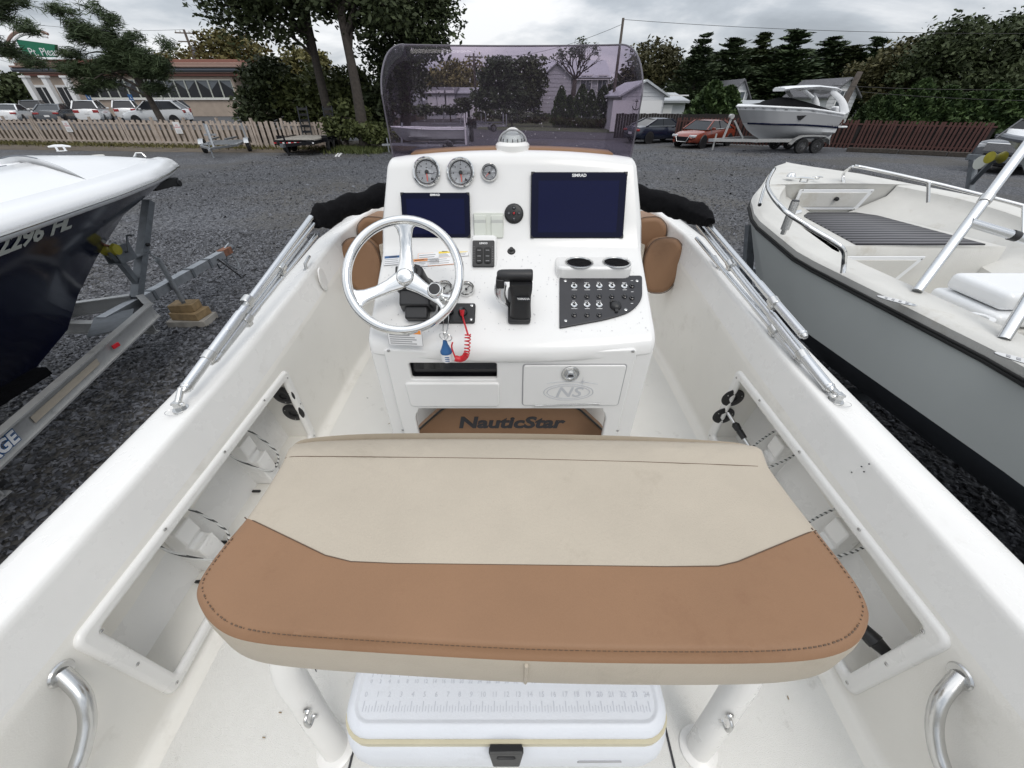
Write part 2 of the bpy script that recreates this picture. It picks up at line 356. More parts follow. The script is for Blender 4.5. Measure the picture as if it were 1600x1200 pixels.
def crom(pts, n=6, closed=False):
    P = [Vector(p) for p in pts]; k = len(P); o = []
    for i in range(k if closed else k - 1):
        g = lambda j: P[j % k] if closed else P[max(0, min(k - 1, j))]
        a, b, c, d = g(i - 1), g(i), g(i + 1), g(i + 2)
        for j in range(n):
            t = j / n; o.append(.5 * ((2 * b) + (c - a) * t + (2 * a - 5 * b + 4 * c - d) * t * t + (3 * b - a - 3 * c + d) * t ** 3))
    if not closed: o.append(P[-1])
    return o
def plate(name, outls, z0, z1, m, T=None, parent=None, bev=.0015, bseg=1):
    """a flat plate with holes, its face towards local +z, between z0 and z1"""
    cu = bpy.data.curves.new(name, 'CURVE'); cu.dimensions = '2D'; cu.fill_mode = 'BOTH'
    cu.extrude = max((z1 - z0) / 2 - bev, 1e-4); cu.bevel_depth = bev; cu.bevel_resolution = bseg; cu.offset = -bev
    for o in outls:
        sp = cu.splines.new('POLY'); sp.points.add(len(o) - 1); sp.use_cyclic_u = True
        for p, q in zip(sp.points, o): p.co = (q[0], q[1], 0, 1)
    ob = bpy.data.objects.new(name, cu); me = bpy.data.meshes.new_from_object(ob); bpy.data.objects.remove(ob); bpy.data.curves.remove(cu)
    me.transform(Matrix.Translation((0, 0, (z0 + z1) / 2)))
    if T is not None: me.transform(T)
    me.name = name; me.materials.clear(); me.materials.append(M[m] if isinstance(m, str) else m)
    me.polygons.foreach_set('material_index', [0] * len(me.polygons)); me.polygons.foreach_set('use_smooth', [True] * len(me.polygons))
    try: me.set_sharp_from_angle(angle=R(40))
    except Exception: pass
    me.update(); return link(name, me, parent)
def text(name, body, size, m, T, parent=None, ext=.0006, shear=0., bold=0., ax='CENTER', sx=1.0):
    cu = bpy.data.curves.new(name, 'FONT'); cu.body = body; cu.size = size; cu.extrude = ext; cu.shear = shear; cu.offset = bold
    cu.align_x = ax; cu.align_y = 'CENTER'; cu.resolution_u = 3
    ob = bpy.data.objects.new(name, cu); me = bpy.data.meshes.new_from_object(ob); bpy.data.objects.remove(ob); bpy.data.curves.remove(cu)
    me.transform(Matrix.Diagonal((sx, 1, 1, 1))); me.transform(T); me.materials.clear(); me.materials.append(M[m] if isinstance(m, str) else m)
    me.polygons.foreach_set('material_index', [0] * len(me.polygons)); me.name = name
    return link(name, me, parent)
def fastmesh(name, verts, faces, mats, tone=None, smooth=False):
    """numpy verts (n,3) and faces (m,k)"""
    me = bpy.data.meshes.new(name); nf, k = faces.shape
    me.vertices.add(len(verts)); me.vertices.foreach_set('co', verts.astype(np.float32).ravel())
    me.loops.add(nf * k); me.loops.foreach_set('vertex_index', faces.astype(np.int32).ravel())
    me.polygons.add(nf); me.polygons.foreach_set('loop_start', np.arange(0, nf * k, k, dtype=np.int32))
    try: me.polygons.foreach_set('loop_total', np.full(nf, k, dtype=np.int32))
    except Exception: pass
    for m in mats: me.materials.append(m)
    if tone is not None:
        a = me.attributes.new('tone', 'FLOAT', 'FACE'); a.data.foreach_set('value', tone.astype(np.float32))
    if smooth: me.polygons.foreach_set('use_smooth', [True] * nf)
    me.update(calc_edges=True); me.validate(); return me
def interp(x, xs, ys): return float(np.interp(x, xs, ys))
# ================================================================== the boat we stand in
boat = thing('center_console_boat', 'white open fishing boat in the foreground with console, steering wheel and tan bench', 'boat', mw=BOAT)
BI = BOAT.inverted()
zg = lambda y: interp(y, [-1.4, .3, .75, 1.2, 1.8, 2.32, 3.2, 4.5], [.56, .562, .577, .60, .65, .716, .765, .775])
wo = lambda y: interp(y, [-1.4, .5, 1.2, 2.3, 2.8, 3.3, 3.7, 4.1, 4.5], [1.2, 1.2, 1.19, 1.15, 1.08, .93, .73, .43, .03])
wi = lambda y: interp(y, [-1.4, 2.3, 4.5], [1.0, 1.0, 1.0]) if y < 2.3 else max(.02, min(1.0, wo(y) - .17))
LK = (.345, 1.33, .055, .425)         # rod locker opening y0 y1 z0 z1
ys = [-1.3, -.7, -.2, .1, LK[0], .5, .7, .9, 1.1, LK[1], 1.5, 1.7, 1.9, 2.1, 2.3, 2.55, 2.8, 3.05, 3.3, 3.5, 3.7, 3.9, 4.1, 4.3, 4.5]
def prof(y):
    a, b, z = wi(y), wo(y), zg(y); a = min(a, b * .86)
    return [(a - .05 * a, 0), (a - .02, .003), (a - .006, .012), (a, .03), (a, LK[2]), (a, LK[3]), (a, z - .125), (a + .001, z - .114), (a + .005, z - .100), (a + .019, z + .008), (a + .0215, z + .018), (a + .027, z + .0265), (a + .036, z + .030),
            (b - .050, z + .008), (b - .016, z + .002), (b - .005, z - .005), (b, z - .018), (b, z - .055)]
mb = MB()
for sx in (-1, 1):
    rows = [[Vector((sx * x, y, z)) for x, z in prof(y)] for y in ys]
    for i in range(len(rows) - 1):
        for j in range(len(rows[0]) - 1):
            if j == 4 and LK[0] - .01 < ys[i] < LK[1] - .01: continue
            mb.add([rows[i][j], rows[i][j + 1], rows[i + 1][j + 1], rows[i + 1][j]], [(0, 1, 2, 3)], 'gelin' if j < 8 else 'gel')
# transom end and bow cap of the liner
mb.add([(-1, -1.3, 0), (1, -1.3, 0), (1, -1.3, .5), (-1, -1.3, .5)], [(0, 1, 2, 3)], 'gelin')
mb.build('deck_liner', boat, sharp=75)
mb = MB(); fx = [-.96, -.5, 0, .5, .96]
mb.sheet([[Vector((s * (wi(y) - .05 * wi(y)), y, 0)) for s in (-1, -.5, 0, .5, 1)] for y in ys], 'nonskid')
mb.build('cockpit_floor', boat)
mb = MB()
for x in (-.437, .437): mb.box((x, .3, .0015), (.006, 1.9, .002), 'ink')
mb.box((0, 1.02, .0012), (.868, .006, .002), 'ink')
mb.build('hatch_gap', boat)
mb = MB()      # outer hull
for sx in (-1, 1):
    rows = []
    for y in ys:
        b, z = wo(y), zg(y); kz = interp(y, [-1.3, 1.5, 3.4, 4.5], [-.42, -.40, -.2, .45]); cz = interp(y, [-1.3, 2, 4.5], [-.12, -.05, .55])
        rows.append([Vector((sx * q[0], y, q[1])) for q in ((0, kz), (b * .45, kz + (cz - kz) * .5), (b * .86, cz), (b * .93, cz + .06), (b * .985, z - .16), (b, z - .055))])
    mb.sheet(rows, 'gel')
mb.add([(-1.17, -1.3, .5), (1.17, -1.3, .5), (1.03, -1.3, -.1), (0, -1.3, -.42), (-1.03, -1.3, -.1)], [(0, 1, 2, 3, 4)], 'gel')
mb.add([(-1.2, -1.3, .56), (1.2, -1.3, .56), (1.2, -1.15, .56), (-1.2, -1.15, .56)], [(0, 1, 2, 3)], 'gel')
mb.build('hull', boat, sharp=50)
for sx in (-1, 1):
    MB().tube([(sx * (wo(y) + .006), y, zg(y) - .058) for y in ys], .016, 'rubber', 8).build('rub_rail', boat)
fd = MB()
fd.sheet([[Vector((s * wo(y) * .86, y, zg(y) + .03 * (1 - s * s))) for s in (-1, -.5, 0, .5, 1)] for y in (3.75, 3.9, 4.1, 4.3, 4.5)], 'gel')
fd.sheet([[(s * wo(3.75) * .86, 3.75, z) for s in (-1, 0, 1)] for z in (zg(3.75) + .0, 0)], 'gelin'); fd.build('foredeck', boat)
# rod lockers under the gunwales
screw_me = MB().lathe([(0.0, .0022), (.0035, .0020), (.0055, .0006), (.0055, -.001)], 'steel', n=10).box((0, 0, .0022), (.006, .0011, .0006), 'ink').mesh('screw')
sock = MB().lathe([(.0, -.012), (.016, -.012), (.018, .004), (.024, .006), (.040, .004), (.048, .002), (.050, -.001)], 'black', n=28)
for a in range(3):
    sock.lathe([(0, .0065), (.0025, .006), (.003, .004)], 'steel', Matrix.Translation((.036 * math.cos(a * 2.1 + .5), .036 * math.sin(a * 2.1 + .5), .001)), 8)
sock_me = sock.mesh('rod_socket')
cord = bpy.data.materials.new('flecked_shock_cord'); cord.use_nodes = True
_t = cord.node_tree; _w = _t.nodes.new('ShaderNodeTexWave'); _w.inputs['Scale'].default_value = 28; _w.wave_type = 'BANDS'; _w.bands_direction = 'DIAGONAL'
_c = _t.nodes.new('ShaderNodeTexCoord'); _r = _t.nodes.new('ShaderNodeValToRGB'); _r.color_ramp.elements[0].position = .30; _r.color_ramp.elements[1].position = .36
_r.color_ramp.elements[0].color = (.05, .05, .05, 1); _r.color_ramp.elements[1].color = (.62, .62, .6, 1)
_t.links.new(_c.outputs['Object'], _w.inputs[0]); _t.links.new(_w.outputs[1], _r.inputs[0]); _t.links.new(_r.outputs[0], _t.nodes['Principled BSDF'].inputs['Base Color']); M['cord'] = cord
for sx in (-1, 1):
    lk = part('rod_locker', boat); y0, y1, z0, z1 = LK; xa, xb = sx * 1.0, sx * 1.15
    mb = MB(); y0, y1 = y0 - .004, y1 + .004
    mb.sheet([[(xb, y, z) for z in (z0, z1)] for y in np.linspace(y0, y1, 6)], 'gelin')
    mb.sheet([[(x, y, z0) for x in (xa, xb)] for y in (y0, y1)], 'gelin'); mb.sheet([[(x, y, z1) for x in (xa, xb)] for y in (y0, y1)], 'gelin')
    for y in (y0, y1): mb.add([(xa, y, z0), (xb, y, z0), (xb, y, z1), (xa, y, z1)], [(0, 1, 2, 3)], 'gelin')
    mb.build('locker_recess', lk)
    yc, zc = (LK[0] + LK[1]) / 2, (LK[2] + LK[3]) / 2 + .002
    T = frame((sx * 1.0, yc, zc), (0, -sx, 0), (0, 0, 1))
    plate('locker_frame', [rrect(LK[1] - LK[0] + .07, LK[3] - LK[2] + .052, .028, 5), rrect(LK[1] - LK[0] - .020, LK[3] - LK[2] - .026, .014, 4)[::-1]], -.012, .013, 'gel', T, lk, .013, 3)
    for u, v in [(-.485, .165), (-.24, .2), (.05, .2), (.32, .2), (.5, .175), (.507, .02), (.5, -.18), (.2, -.2), (-.15, -.2), (-.5, -.18), (-.505, .0)]:
        inst('screw', screw_me, lk, T @ Matrix.Translation((u * -sx, v * 1.02, .0135)))
    for px, py in (((436, 613), (452, 640)) if sx < 0 else ((1152, 617), (1137, 645))):
        p = by(px, py, 1.325); inst('rod_socket', sock_me, lk, frame((p.x - sx * .012, 1.326, p.z - .020), (1, 0, 0), (0, 0, 1)))
    for yy in (.70, 1.08):
        rr = MB(); st = [(0, 0), (0, .34), (.028, .34), (.034, .27), (.026, .25), (.040, .235), (.062, .24), (.068, .17), (.056, .155), (.072, .14), (.094, .145), (.10, .05), (.112, 0)]
        TT = Matrix.Translation((xb - sx * .001, yy + .035, LK[2] + .003)) @ Matrix(((-sx, 0, 0, 0), (0, 0, -1, 0), (0, 1, 0, 0), (0, 0, 0, 1)))
        rr.prism(st, 0, .07, 'gel', TT); rr.build('rod_rest', lk, .006, 2)
        x2 = xb - sx * .112
        MB().tube(crom([(xb - sx * .006, yy - .06, .33), (xb - sx * .06, yy - .075, .27), (xb - sx * .115, yy - .05, .17), (x2 - sx * .004, yy + .0, .12), (xb - sx * .11, yy + .06, .15), (xb - sx * .05, yy + .075, .25), (xb - sx * .006, yy + .06, .33)], 6), .0042, 'cord', 7).build('shock_cord', lk)
        cl = MB()
        for dy in (-.055, .055): cl.box((xb - sx * .05, yy + dy * 1.35, z0 + .006), (.034, .010, .008), 'black')
        cl.build('cord_clip', lk, .002)
# grab rails on the aft cockpit walls
for sx, pp_ in ((-1, ((96, 1052), (128, 1085), (137, 1125), (131, 1165), (120, 1200))), (1, ((1500, 1056), (1470, 1092), (1460, 1130), (1464, 1170), (1475, 1205)))):
    a = bx(*pp_[0], sx * 1.0); pts = [a] + [bx(*q, sx * xx) for q, xx in zip(pp_[1:], (.955, .945, .945, .95))]
    e1 = pts[-1] + Vector((sx * .02, -.03, -.05)); pts = crom(pts + [e1, e1 + Vector((sx * .035, -.02, -.04))], 6)
    g = MB(); g.tube(pts, .0155, 'steel', 14)
    g.lathe([(.0, .004), (.024, .004), (.027, .0)], 'steel', frame((sx * .9995, a.y, a.z), (0, -sx, 0), (0, 0, 1)), 20); g.build('grab_rail', boat)
ov = by(505, 436, 0) if False else bx(506, 436, -.99)
plate('deck_plate', [[(.034 * math.cos(t) * 1.0, .062 * math.sin(t)) for t in np.linspace(0, 2 * PI, 28, False)]], -.003, .006, 'gel', frame((-.9985, ov.y, ov.z), (0, 1, 0), (0, 0, 1)), boat, .003, 2)
# small chips and scuffs
sc = MB()
for px, py in ((1350, 737), (1346, 729), (1331, 738), (1358, 725)):
    p = bx(px, py, 1.012); sc.box(p, (.003, .003, .003), 'ink')
for k in range(46):
    a, x, y = random.uniform(0, 6.28), random.choice((-1, 1)) * random.uniform(.45, .9), random.uniform(.0, 1.7); sc.beam((x, y, .003), (x + .009 * math.cos(a), y + .009 * math.sin(a), .004), .0022, .0016, 'wood' if k % 3 else 'ink')
tag(sc.build('debris', boat), kind='stuff')
# bow seat bolsters
for sx in (-1, 1):
    def bolster(c, d, tilt, yaw, m2=False):
        b = MB(); outl = rpoly([(-d[0] * .30, -d[2] / 2), (d[0] * .22, -d[2] / 2), (d[0] * .50, -d[2] * .05), (d[0] * .46, d[2] * .26), (d[0] * .20, d[2] * .5), (-d[0] * .34, d[2] * .46), (-d[0] * .5, d[2] * .1)], .06, 5)
        T = Matrix.Translation(c) @ Matrix.Rotation(sx * yaw, 4, 'Z') @ Matrix.Rotation(tilt, 4, 'X') @ Matrix(((sx, 0, 0, 0), (0, 0, 1, 0), (0, 1, 0, 0), (0, 0, 0, 1)))
        b.prism(outl, -d[1] / 2, d[1] / 2, 'tan', T)
        o = b.build('bow_cushion', boat, .028, 4)
        s = MB(); s.tube([T @ Vector((x, y, -d[1] / 2 + .012)) for x, y in [(q[0] * 1.003, q[1] * 1.003) for q in outl]], .0022, 'stitch', 5, closed=True); s.build('seam', o)
        inn = MB(); inn.box((0, 0, 0), (.012, d[1] * .8, d[2] * .7), 'cream', T @ Matrix.Translation((-d[0] / 2 - .004, 0, 0)) @ Matrix.Rotation(PI / 2, 4, 'X'))
        inn.build('cushion_facing', o, .005, 2)
    bolster((sx * .915, 2.30, .555), (.25, .13, .33), R(-14), R(-8))
    bolster((sx * .87, 2.62, .66), (.22, .34, .22), R(-8), R(-4))
# ------------------------------------------------------------------ console
PO, PU = Vector((0, 1.47, .98)), Vector((0, .399, .917)); PN_ = Vector((1, 0, 0)).cross(PU)
DO, DU = Vector((0, 1.44, .95)), Vector((0, .9, .4356)); DN = Vector((1, 0, 0)).cross(DU)
FY = 1.078
TP, TD, TF = frame(PO, (1, 0, 0), PU), frame(DO, (1, 0, 0), DU), frame((0, FY, 0), (1, 0, 0), (0, 0, 1))
def pp(px, py): q = TP.inverted() @ bpl(px, py, PO, PN_); return q.x, q.y
def dp(px, py): q = TD.inverted() @ bpl(px, py, DO, DN); return q.x, q.y
def fp(px, py, y=FY): q = by(px, py, y); return q.x, q.z
con = MB(); ns = 16; rows = []
for i in range(ns + 1):
    s = -1 + 2 * i / ns; bow = .030 * (1 - s * s); dz = bow * .44; zl = lambda y: .95 - (1.44 - y) * .484 - .001; ar = .0235 * (1 - abs(s) ** 2.2)
    P = [(.47, 1.30, 0), (.475, 1.30, .69), (.478, 1.10 - bow, .705 - dz), (.48, 1.084 - bow, .712 - dz), (.48, 1.077 - bow, .728 - dz), (.48, 1.081 - bow, .756 - dz), (.48, 1.093 - bow, .775 - dz), (.482, 1.122 - bow, zl(1.122 - bow)),
         (.484, 1.25 - bow * .4, zl(1.25 - bow * .4)), (.486, 1.405, zl(1.405)), (.486, 1.43, .948), (.486, 1.446, .962), (.485, 1.457, .98), (.480, 1.47 + .399 * .06, .98 + .917 * .06), (.455, 1.562 + ar * .261, 1.191 + ar * .6), (.452, 1.574 + ar * .3, 1.207 + ar), (.45, 1.59 + ar * .3, 1.218 + ar), (.448, 1.615 + ar * .3, 1.223 + ar),
         (.445, 1.80, 1.205 + ar), (.44, 1.86, 1.17), (.44, 1.93, .8), (.45, 2.0, 0)]
    rows.append([Vector((s * x, y, z)) for x, y, z in P])
con.sheet(rows, 'dash')
for r in (rows[0], rows[-1]): con.add(r, [tuple(range(len(r)))], 'dash')
console = con.build('console', boat, .022, 4, sharp=42)
# front wall of the console: outer shell and the screwed-on panel with its arch
ox = [fp(576, 505, 1.06), fp(1025, 505, 1.06)]
z_top = .735
shell = rpoly([(-.475, .0), (-.475, z_top), (.475, z_top), (.475, 0)], .004, 2)
a1, a2 = fp(612, 550), fp(982, 548)
plate('front_shell', [shell, rpoly([(-.40, .02), (-.40, .705), (.40, .705), (.40, .02)][::-1], .02)], -.03, 0.0, 'dash', TF, console, .004, 2)
bowf = lambda x: .0
tl, tr, bl = fp(600, 541), fp(995, 541), fp(628, 690)
hx = .5 * (tr[0] - tl[0]); zt = tl[1]; mid = (tr[0] + tl[0]) / 2
panel_o = rpoly([(mid - hx, zt), (mid - hx * .5, zt - .012), (mid, zt - .018), (mid + hx * .5, zt - .012), (mid + hx, zt), (mid + hx * 1.0, .02), (mid + hx * .86, .02), (mid + hx * .86, .44), (mid + hx * .83, .475), (mid - hx * .83, .475), (mid - hx * .86, .44), (mid - hx * .86, .02), (mid - hx, .02)], [.02, .3, .3, .3, .02, .01, .01, .03, .03, .03, .03, .01, .01], 4)
azl = fp(640, 634)[1]
panel_o = [(x, (azl if abs(z - .475) < .001 else z)) for x, z in panel_o]
s0, s1 = fp(640, 563), fp(777, 588)
slot = rrect(s1[0] - s0[0], s0[1] - s1[1], .008, 4, (s0[0] + s1[0]) / 2, (s0[1] + s1[1]) / 2)
fpan = plate('front_panel', [panel_o, slot[::-1]], -.004, .018, 'dash', TF, console, .006, 3)
MB().box(((s0[0] + s1[0]) / 2, FY + .09, (s0[1] + s1[1]) / 2), (s1[0] - s0[0] + .03, .15, s0[1] - s1[1] + .04), 'gloss').build('glove_slot', console)  # solid black block, the dark of the open slot put into its colour
t0, t1 = fp(634, 592), fp(782, 629)
plate('glove_tray', [rpoly([(t0[0], t0[1]), (t0[0] + .004, t1[1]), (t1[0] - .004, t1[1]), (t1[0], t0[1])][::-1], .015)], .0, .026, 'dash', TF, console, .007, 3)
for px, py in ((607, 548), (799, 555), (989, 549), (629, 672), (965, 673)):
    x, z = fp(px, py, FY - .018); inst('panel_screw', screw_me, console, TF @ Matrix.Translation((x, z, .0185)))
h0, h1 = fp(818, 565), fp(963, 627)
plate('locker_gap', [rrect(h1[0] - h0[0] + .008, h0[1] - h1[1] + .008, .012, 4, (h0[0] + h1[0]) / 2, (h0[1] + h1[1]) / 2)], .010, .0187, 'greyprint', TF, console, .0004)
door = plate('locker_door', [rrect(h1[0] - h0[0], h0[1] - h1[1], .010, 4, (h0[0] + h1[0]) / 2, (h0[1] + h1[1]) / 2)], .014, .024, 'dash', TF, console, .003, 2)
door['label'] = 'hinged white locker door with embossed letters and ring latch'
lx, lz = fp(890, 577)
la = MB(); la.lathe([(0, .002), (.020, .002), (.023, .005), (.029, .006), (.031, .003), (.031, 0)], 'steel', TF @ Matrix.Translation((lx, lz, .024)), 28)
la.prism(rpoly([(-.010, .010), (.010, .010), (.018, -.010), (-.018, -.010)][::-1], .004), .002, .009, 'chrome', TF @ Matrix.Translation((lx, lz - .002, .024)))
la.prism(rpoly([(-.007, .004), (.007, .004), (.011, -.006), (-.011, -.006)][::-1], .002), .009, .0095, 'ink', TF @ Matrix.Translation((lx, lz - .002, .024))); la.build('ring_latch', console)
nx, nz_ = fp(887, 606)
em = MB()
for rx, rz, ph in ((.088, .037, 0), (.076, .029, 0)):
    em.tube([TF @ Vector((nx + rx * math.cos(a), nz_ + rz * math.sin(a), .0243)) for a in np.linspace(0, 2 * PI, 40, False)], .0016, 'emb', 5, closed=True)
em.tube([TF @ Vector((nx + x, nz_ + .036 + .012 * (1 - (x / .1) ** 2), .0243)) for x in np.linspace(-.08, .1, 14)], .0011, 'emb', 5)
for a in range(4):
    d = Vector((math.cos(a * PI / 4), math.sin(a * PI / 4))) * (.022 if a % 2 == 0 else .010)
    em.tube([TF @ Vector((nx + .045 + d.x * q, nz_ + .046 + d.y * q, .0245)) for q in (-1, 0, 1)], [.0003, .0016, .0003], 'emb', 5)
em.build('embossed_emblem', console)
text('embossed_letters', 'NS', .062, 'emb', TF @ Matrix.Translation((nx - .002, nz_ - .002, .0242)), console, .0008, .25, .001, sx=1.2)
q0, q1 = fp(835, 627), fp(935, 624)
MB().tube([TF @ Vector((q0[0], q0[1], .025)), TF @ Vector((q1[0], q1[1] + .001, .025))], .0032, 'steel', 8).build('piano_hinge', console)
# tan pad in the footwell
PY = 1.19
pts = [fp(649, 676, PY), fp(690, 640, PY), fp(703, 634, PY), fp(893, 634, PY), fp(906, 640, PY), fp(946, 676, PY)]
pad_o = [(pts[0][0] - .02, .10)] + pts + [(pts[-1][0] + .02, .10)]
TPAD = frame((0, PY, 0), (1, 0, 0), (0, 0, 1))
pad = plate('footwell_pad', [rpoly(pad_o[::-1], .03)], -.05, .0, 'tan', TPAD, console, .012, 3)
MB().tube([TPAD @ Vector((x, z, -.001)) for x, z in rpoly(pad_o[::-1], .03)], .0045, 'black', 7, closed=True).build('pad_piping', console)
xx, zz = fp(797, 661, PY)
text('boat_name', 'NauticStar', .090, 'ink', TPAD @ Matrix.Translation((xx, zz, .0006)), console, .0008, .18, .0034, sx=1.16)
# windscreen
tp = [(-.440, 1.64, 0), (-.445, 1.70, 0), (-.436, 1.80, 0), (-.408, 1.905, 0), (-.382, 1.945, 0), (-.2, 1.985, 0)]; tp = crom(tp + [(0, 2.0, 0)] + [(-a, b, c) for a, b, c in tp[::-1]], 5)
def screen_top(p):
    e = max(0, (1.93 - p.y)) / .30
    return 1.548 - .15 * e ** 2.0
def screen_bot(p): return 1.03 + .12 * max(0, min(1, (p.y - 1.625) / .3))
wrow = []; lean = lambda p, z: Vector((p.x * (1 - .02 * (z - 1.1)), p.y - .08 * (z - 1.1), z))
for p in tp:
    zt_, zb_ = screen_top(p), screen_bot(p); wrow.append([lean(p, zb_ + (zt_ - zb_) * k / 8) for k in range(9)])
ws = MB(); ws.sheet(wrow, 'tint'); wsc = ws.build('windscreen', boat, sharp=60)
sm = wsc.modifiers.new('thickness', 'SOLIDIFY'); sm.thickness = .005
M['edge'] = mat('acrylic_edge', (.10, .09, .11), .35)
MB().tube([wrow[0][k] for k in range(9)] + [r[-1] for r in wrow[1:-1]] + [wrow[-1][k] for k in range(8, -1, -1)], .0030, 'edge', 6).build('screen_edge', wsc)
dr = MB(); ico = [(0, 0, 1), (.9, 0, .45), (.28, .85, .45), (-.73, .53, .45), (-.73, -.53, .45), (.28, -.85, .45), (1, 0, 0), (.31, .95, 0), (-.81, .59, 0), (-.81, -.59, 0), (.31, -.95, 0)]
icf = [(0, 1, 2), (0, 2, 3), (0, 3, 4), (0, 4, 5), (0, 5, 1)] + [(1 + i, 6 + i, 6 + (i + 1) % 5, 1 + (i + 1) % 5) for i in range(5)]
for i in range(260):
    k = random.uniform(20, len(wrow) - 21); a = int(k); f = k - a; v = random.random() ** .8 * 7.9; b = int(v); g = v - b
    P = (wrow[a][b] * (1 - f) + wrow[a + 1][b] * f) * (1 - g) + (wrow[a][b + 1] * (1 - f) + wrow[a + 1][b + 1] * f) * g
    r = random.choice((.0011, .0014, .0018, .0025)) ; T = frame(P + Vector((0, -.0055, 0)), (1, 0, 0), (0, -.08, 1))
    dr.add([(x * r, y * r * random.uniform(1, 1.4), z * r * .55) for x, y, z in ico], icf, 'drop', T)
tag(dr.build('water_drops', wsc, sharp=180), kind='stuff')
st = MB(); st.sheet([[Vector((s * .37, 1.625 + .012 * (1 - s * s), 1.221 + .0235 * (1 - abs(s * .8) ** 2.2) + dz)), Vector((s * .37, 1.72, 1.221 + .0235 * (1 - abs(s * .8) ** 2.2) + dz))] for s in np.linspace(-1, 1, 13) for dz in (0,)], 'tan')
tb = st.build('dash_top_pad', console); sm = tb.modifiers.new('t', 'SOLIDIFY'); sm.thickness = .010; sm.offset = 0
# compass
c0 = bz(801, 228, 1.285); CT = Matrix.Translation((c0.x, 1.66, 1.254))
cp = MB(); cp.lathe([(.064, -.02), (.062, .006), (.056, .012), (.050, .016), (.0, .016)], 'gel', CT, 28); compass = cp.build('compass', boat)
MB().lathe([(0, .050), (.02, .047), (.036, .038), (.045, .025), (.047, .012)], 'bubble', CT, 28).build('compass_dome', compass, sharp=180)
cc = MB(); cc.lathe([(0, .034), (.026, .033), (.036, .020), (.036, .014)], 'dialw', CT, 24)
for a in range(12):
    d = Vector((math.cos(a * PI / 6), math.sin(a * PI / 6), 0)); cc.box(CT @ Vector((d.x * .0365, d.y * .0365, .020)), (.003, .003, .010), 'ink')
cc.build('compass_card', compass)
hd = MB(); hd.tube([CT @ Vector((.050 * math.cos(a), -.012, .012 + .040 * math.sin(a))) for a in np.linspace(0, PI, 14)], .0036, 'greyprint', 8)
hd.tube([CT @ Vector((.024 * math.cos(a), -.004, .036 + .018 * math.sin(a))) for a in np.linspace(0, PI, 12)], .005, 'gel', 8); hd.build('compass_hood', compass)
# ------------------------------------------------------------------ instruments on the upright panel
def gauge(px, py, rpx, face, ang, T0=TP, f=pp, small=False, nums=0):
    x, y = f(px, py); x2, _ = f(px + rpx, py); r = x2 - x; T = T0 @ Matrix.Translation((x, y, 0))
    g = MB(); g.lathe([(r * .80, .004), (r * .84, .010), (r * .93, .0135), (r, .010), (r * 1.02, .0)], 'chrome', T, 32, False)
    g.lathe([(r * .80, .004), (r * .74, .0032)], 'black', T, 32, False); ga = g.build('gauge', boat)
    d = MB(); d.lathe([(0, .0030), (r * .80, .0030)], face, T, 32)
    for k in range(25):
        a = R(230 - k * 280 / 24); l = .10 if k % 4 == 0 else .05
        d.box((0, 0, 0), (r * l, r * (.035 if k % 4 == 0 else .02), .0004), 'ink', T @ Matrix.Rotation(a, 4, 'Z') @ Matrix.Translation((r * (.72 - l / 2), 0, .0034)))
    if nums:
        for k in range(7):
            a = R(230 - k * 280 / 6); d.box((0, 0, 0), (r * .07, r * .09, .0004), 'ink', T @ Matrix.Translation((r * .53 * math.cos(a), r * .53 * math.sin(a), .0034)))
        d.box((0, 0, 0), (r * .42, r * .03, .0004), 'ink', T @ Matrix.Translation((r * .32, -r * .10, .0034)))
        d.box((0, 0, 0), (r * .20, r * .12, .0004), 'ink', T @ Matrix.Translation((r * .38, -r * .48, .0034)))
        d.box((0, 0, 0), (r * .12, r * .05, .0004), 'ink', T @ Matrix.Translation((0, r * .28, .0034)))
    d.build('dial', ga)
    n = MB(); n.box((0, 0, 0), (r * .66, r * .05, .0012), 'needle' if face == 'dial' else 'ink', T @ Matrix.Rotation(ang, 4, 'Z') @ Matrix.Translation((r * .30, 0, .006)))
    n.lathe([(0, .009), (r * .12, .0085), (r * .15, .004)], 'black', T, 14); n.build('needle', ga)
    MB().lathe([(0, .0098), (r * .79, .0094)], 'lens', T, 24).build('lens', ga)
    return ga
def lens_mat():
    m = bpy.data.materials.new('clear_lens'); m.use_nodes = True; t = m.node_tree; n = t.nodes; n.clear(); o = n.new('ShaderNodeOutputMaterial')
    a = n.new('ShaderNodeBsdfTransparent'); b = n.new('ShaderNodeBsdfGlossy'); b.inputs['Roughness'].default_value = .04; f = n.new('ShaderNodeFresnel'); f.inputs[0].default_value = 1.05
    x = n.new('ShaderNodeMixShader'); t.links.new(f.outputs[0], x.inputs[0]); t.links.new(a.outputs[0], x.inputs[1]); t.links.new(b.outputs[0], x.inputs[2]); t.links.new(x.outputs[0], o.inputs[0]); return m
M['lens'] = lens_mat()
gauge(667, 269, 21.5, 'dial', R(-86), nums=1); gauge(720, 270, 21.5, 'dial', R(-84), nums=1); gauge(765, 270, 13, 'dial', R(225))
gauge(694, 452, 14, 'dialw', R(60), TD, dp); gauge(728.5, 453, 13.5, 'dialw', R(50), TD, dp)
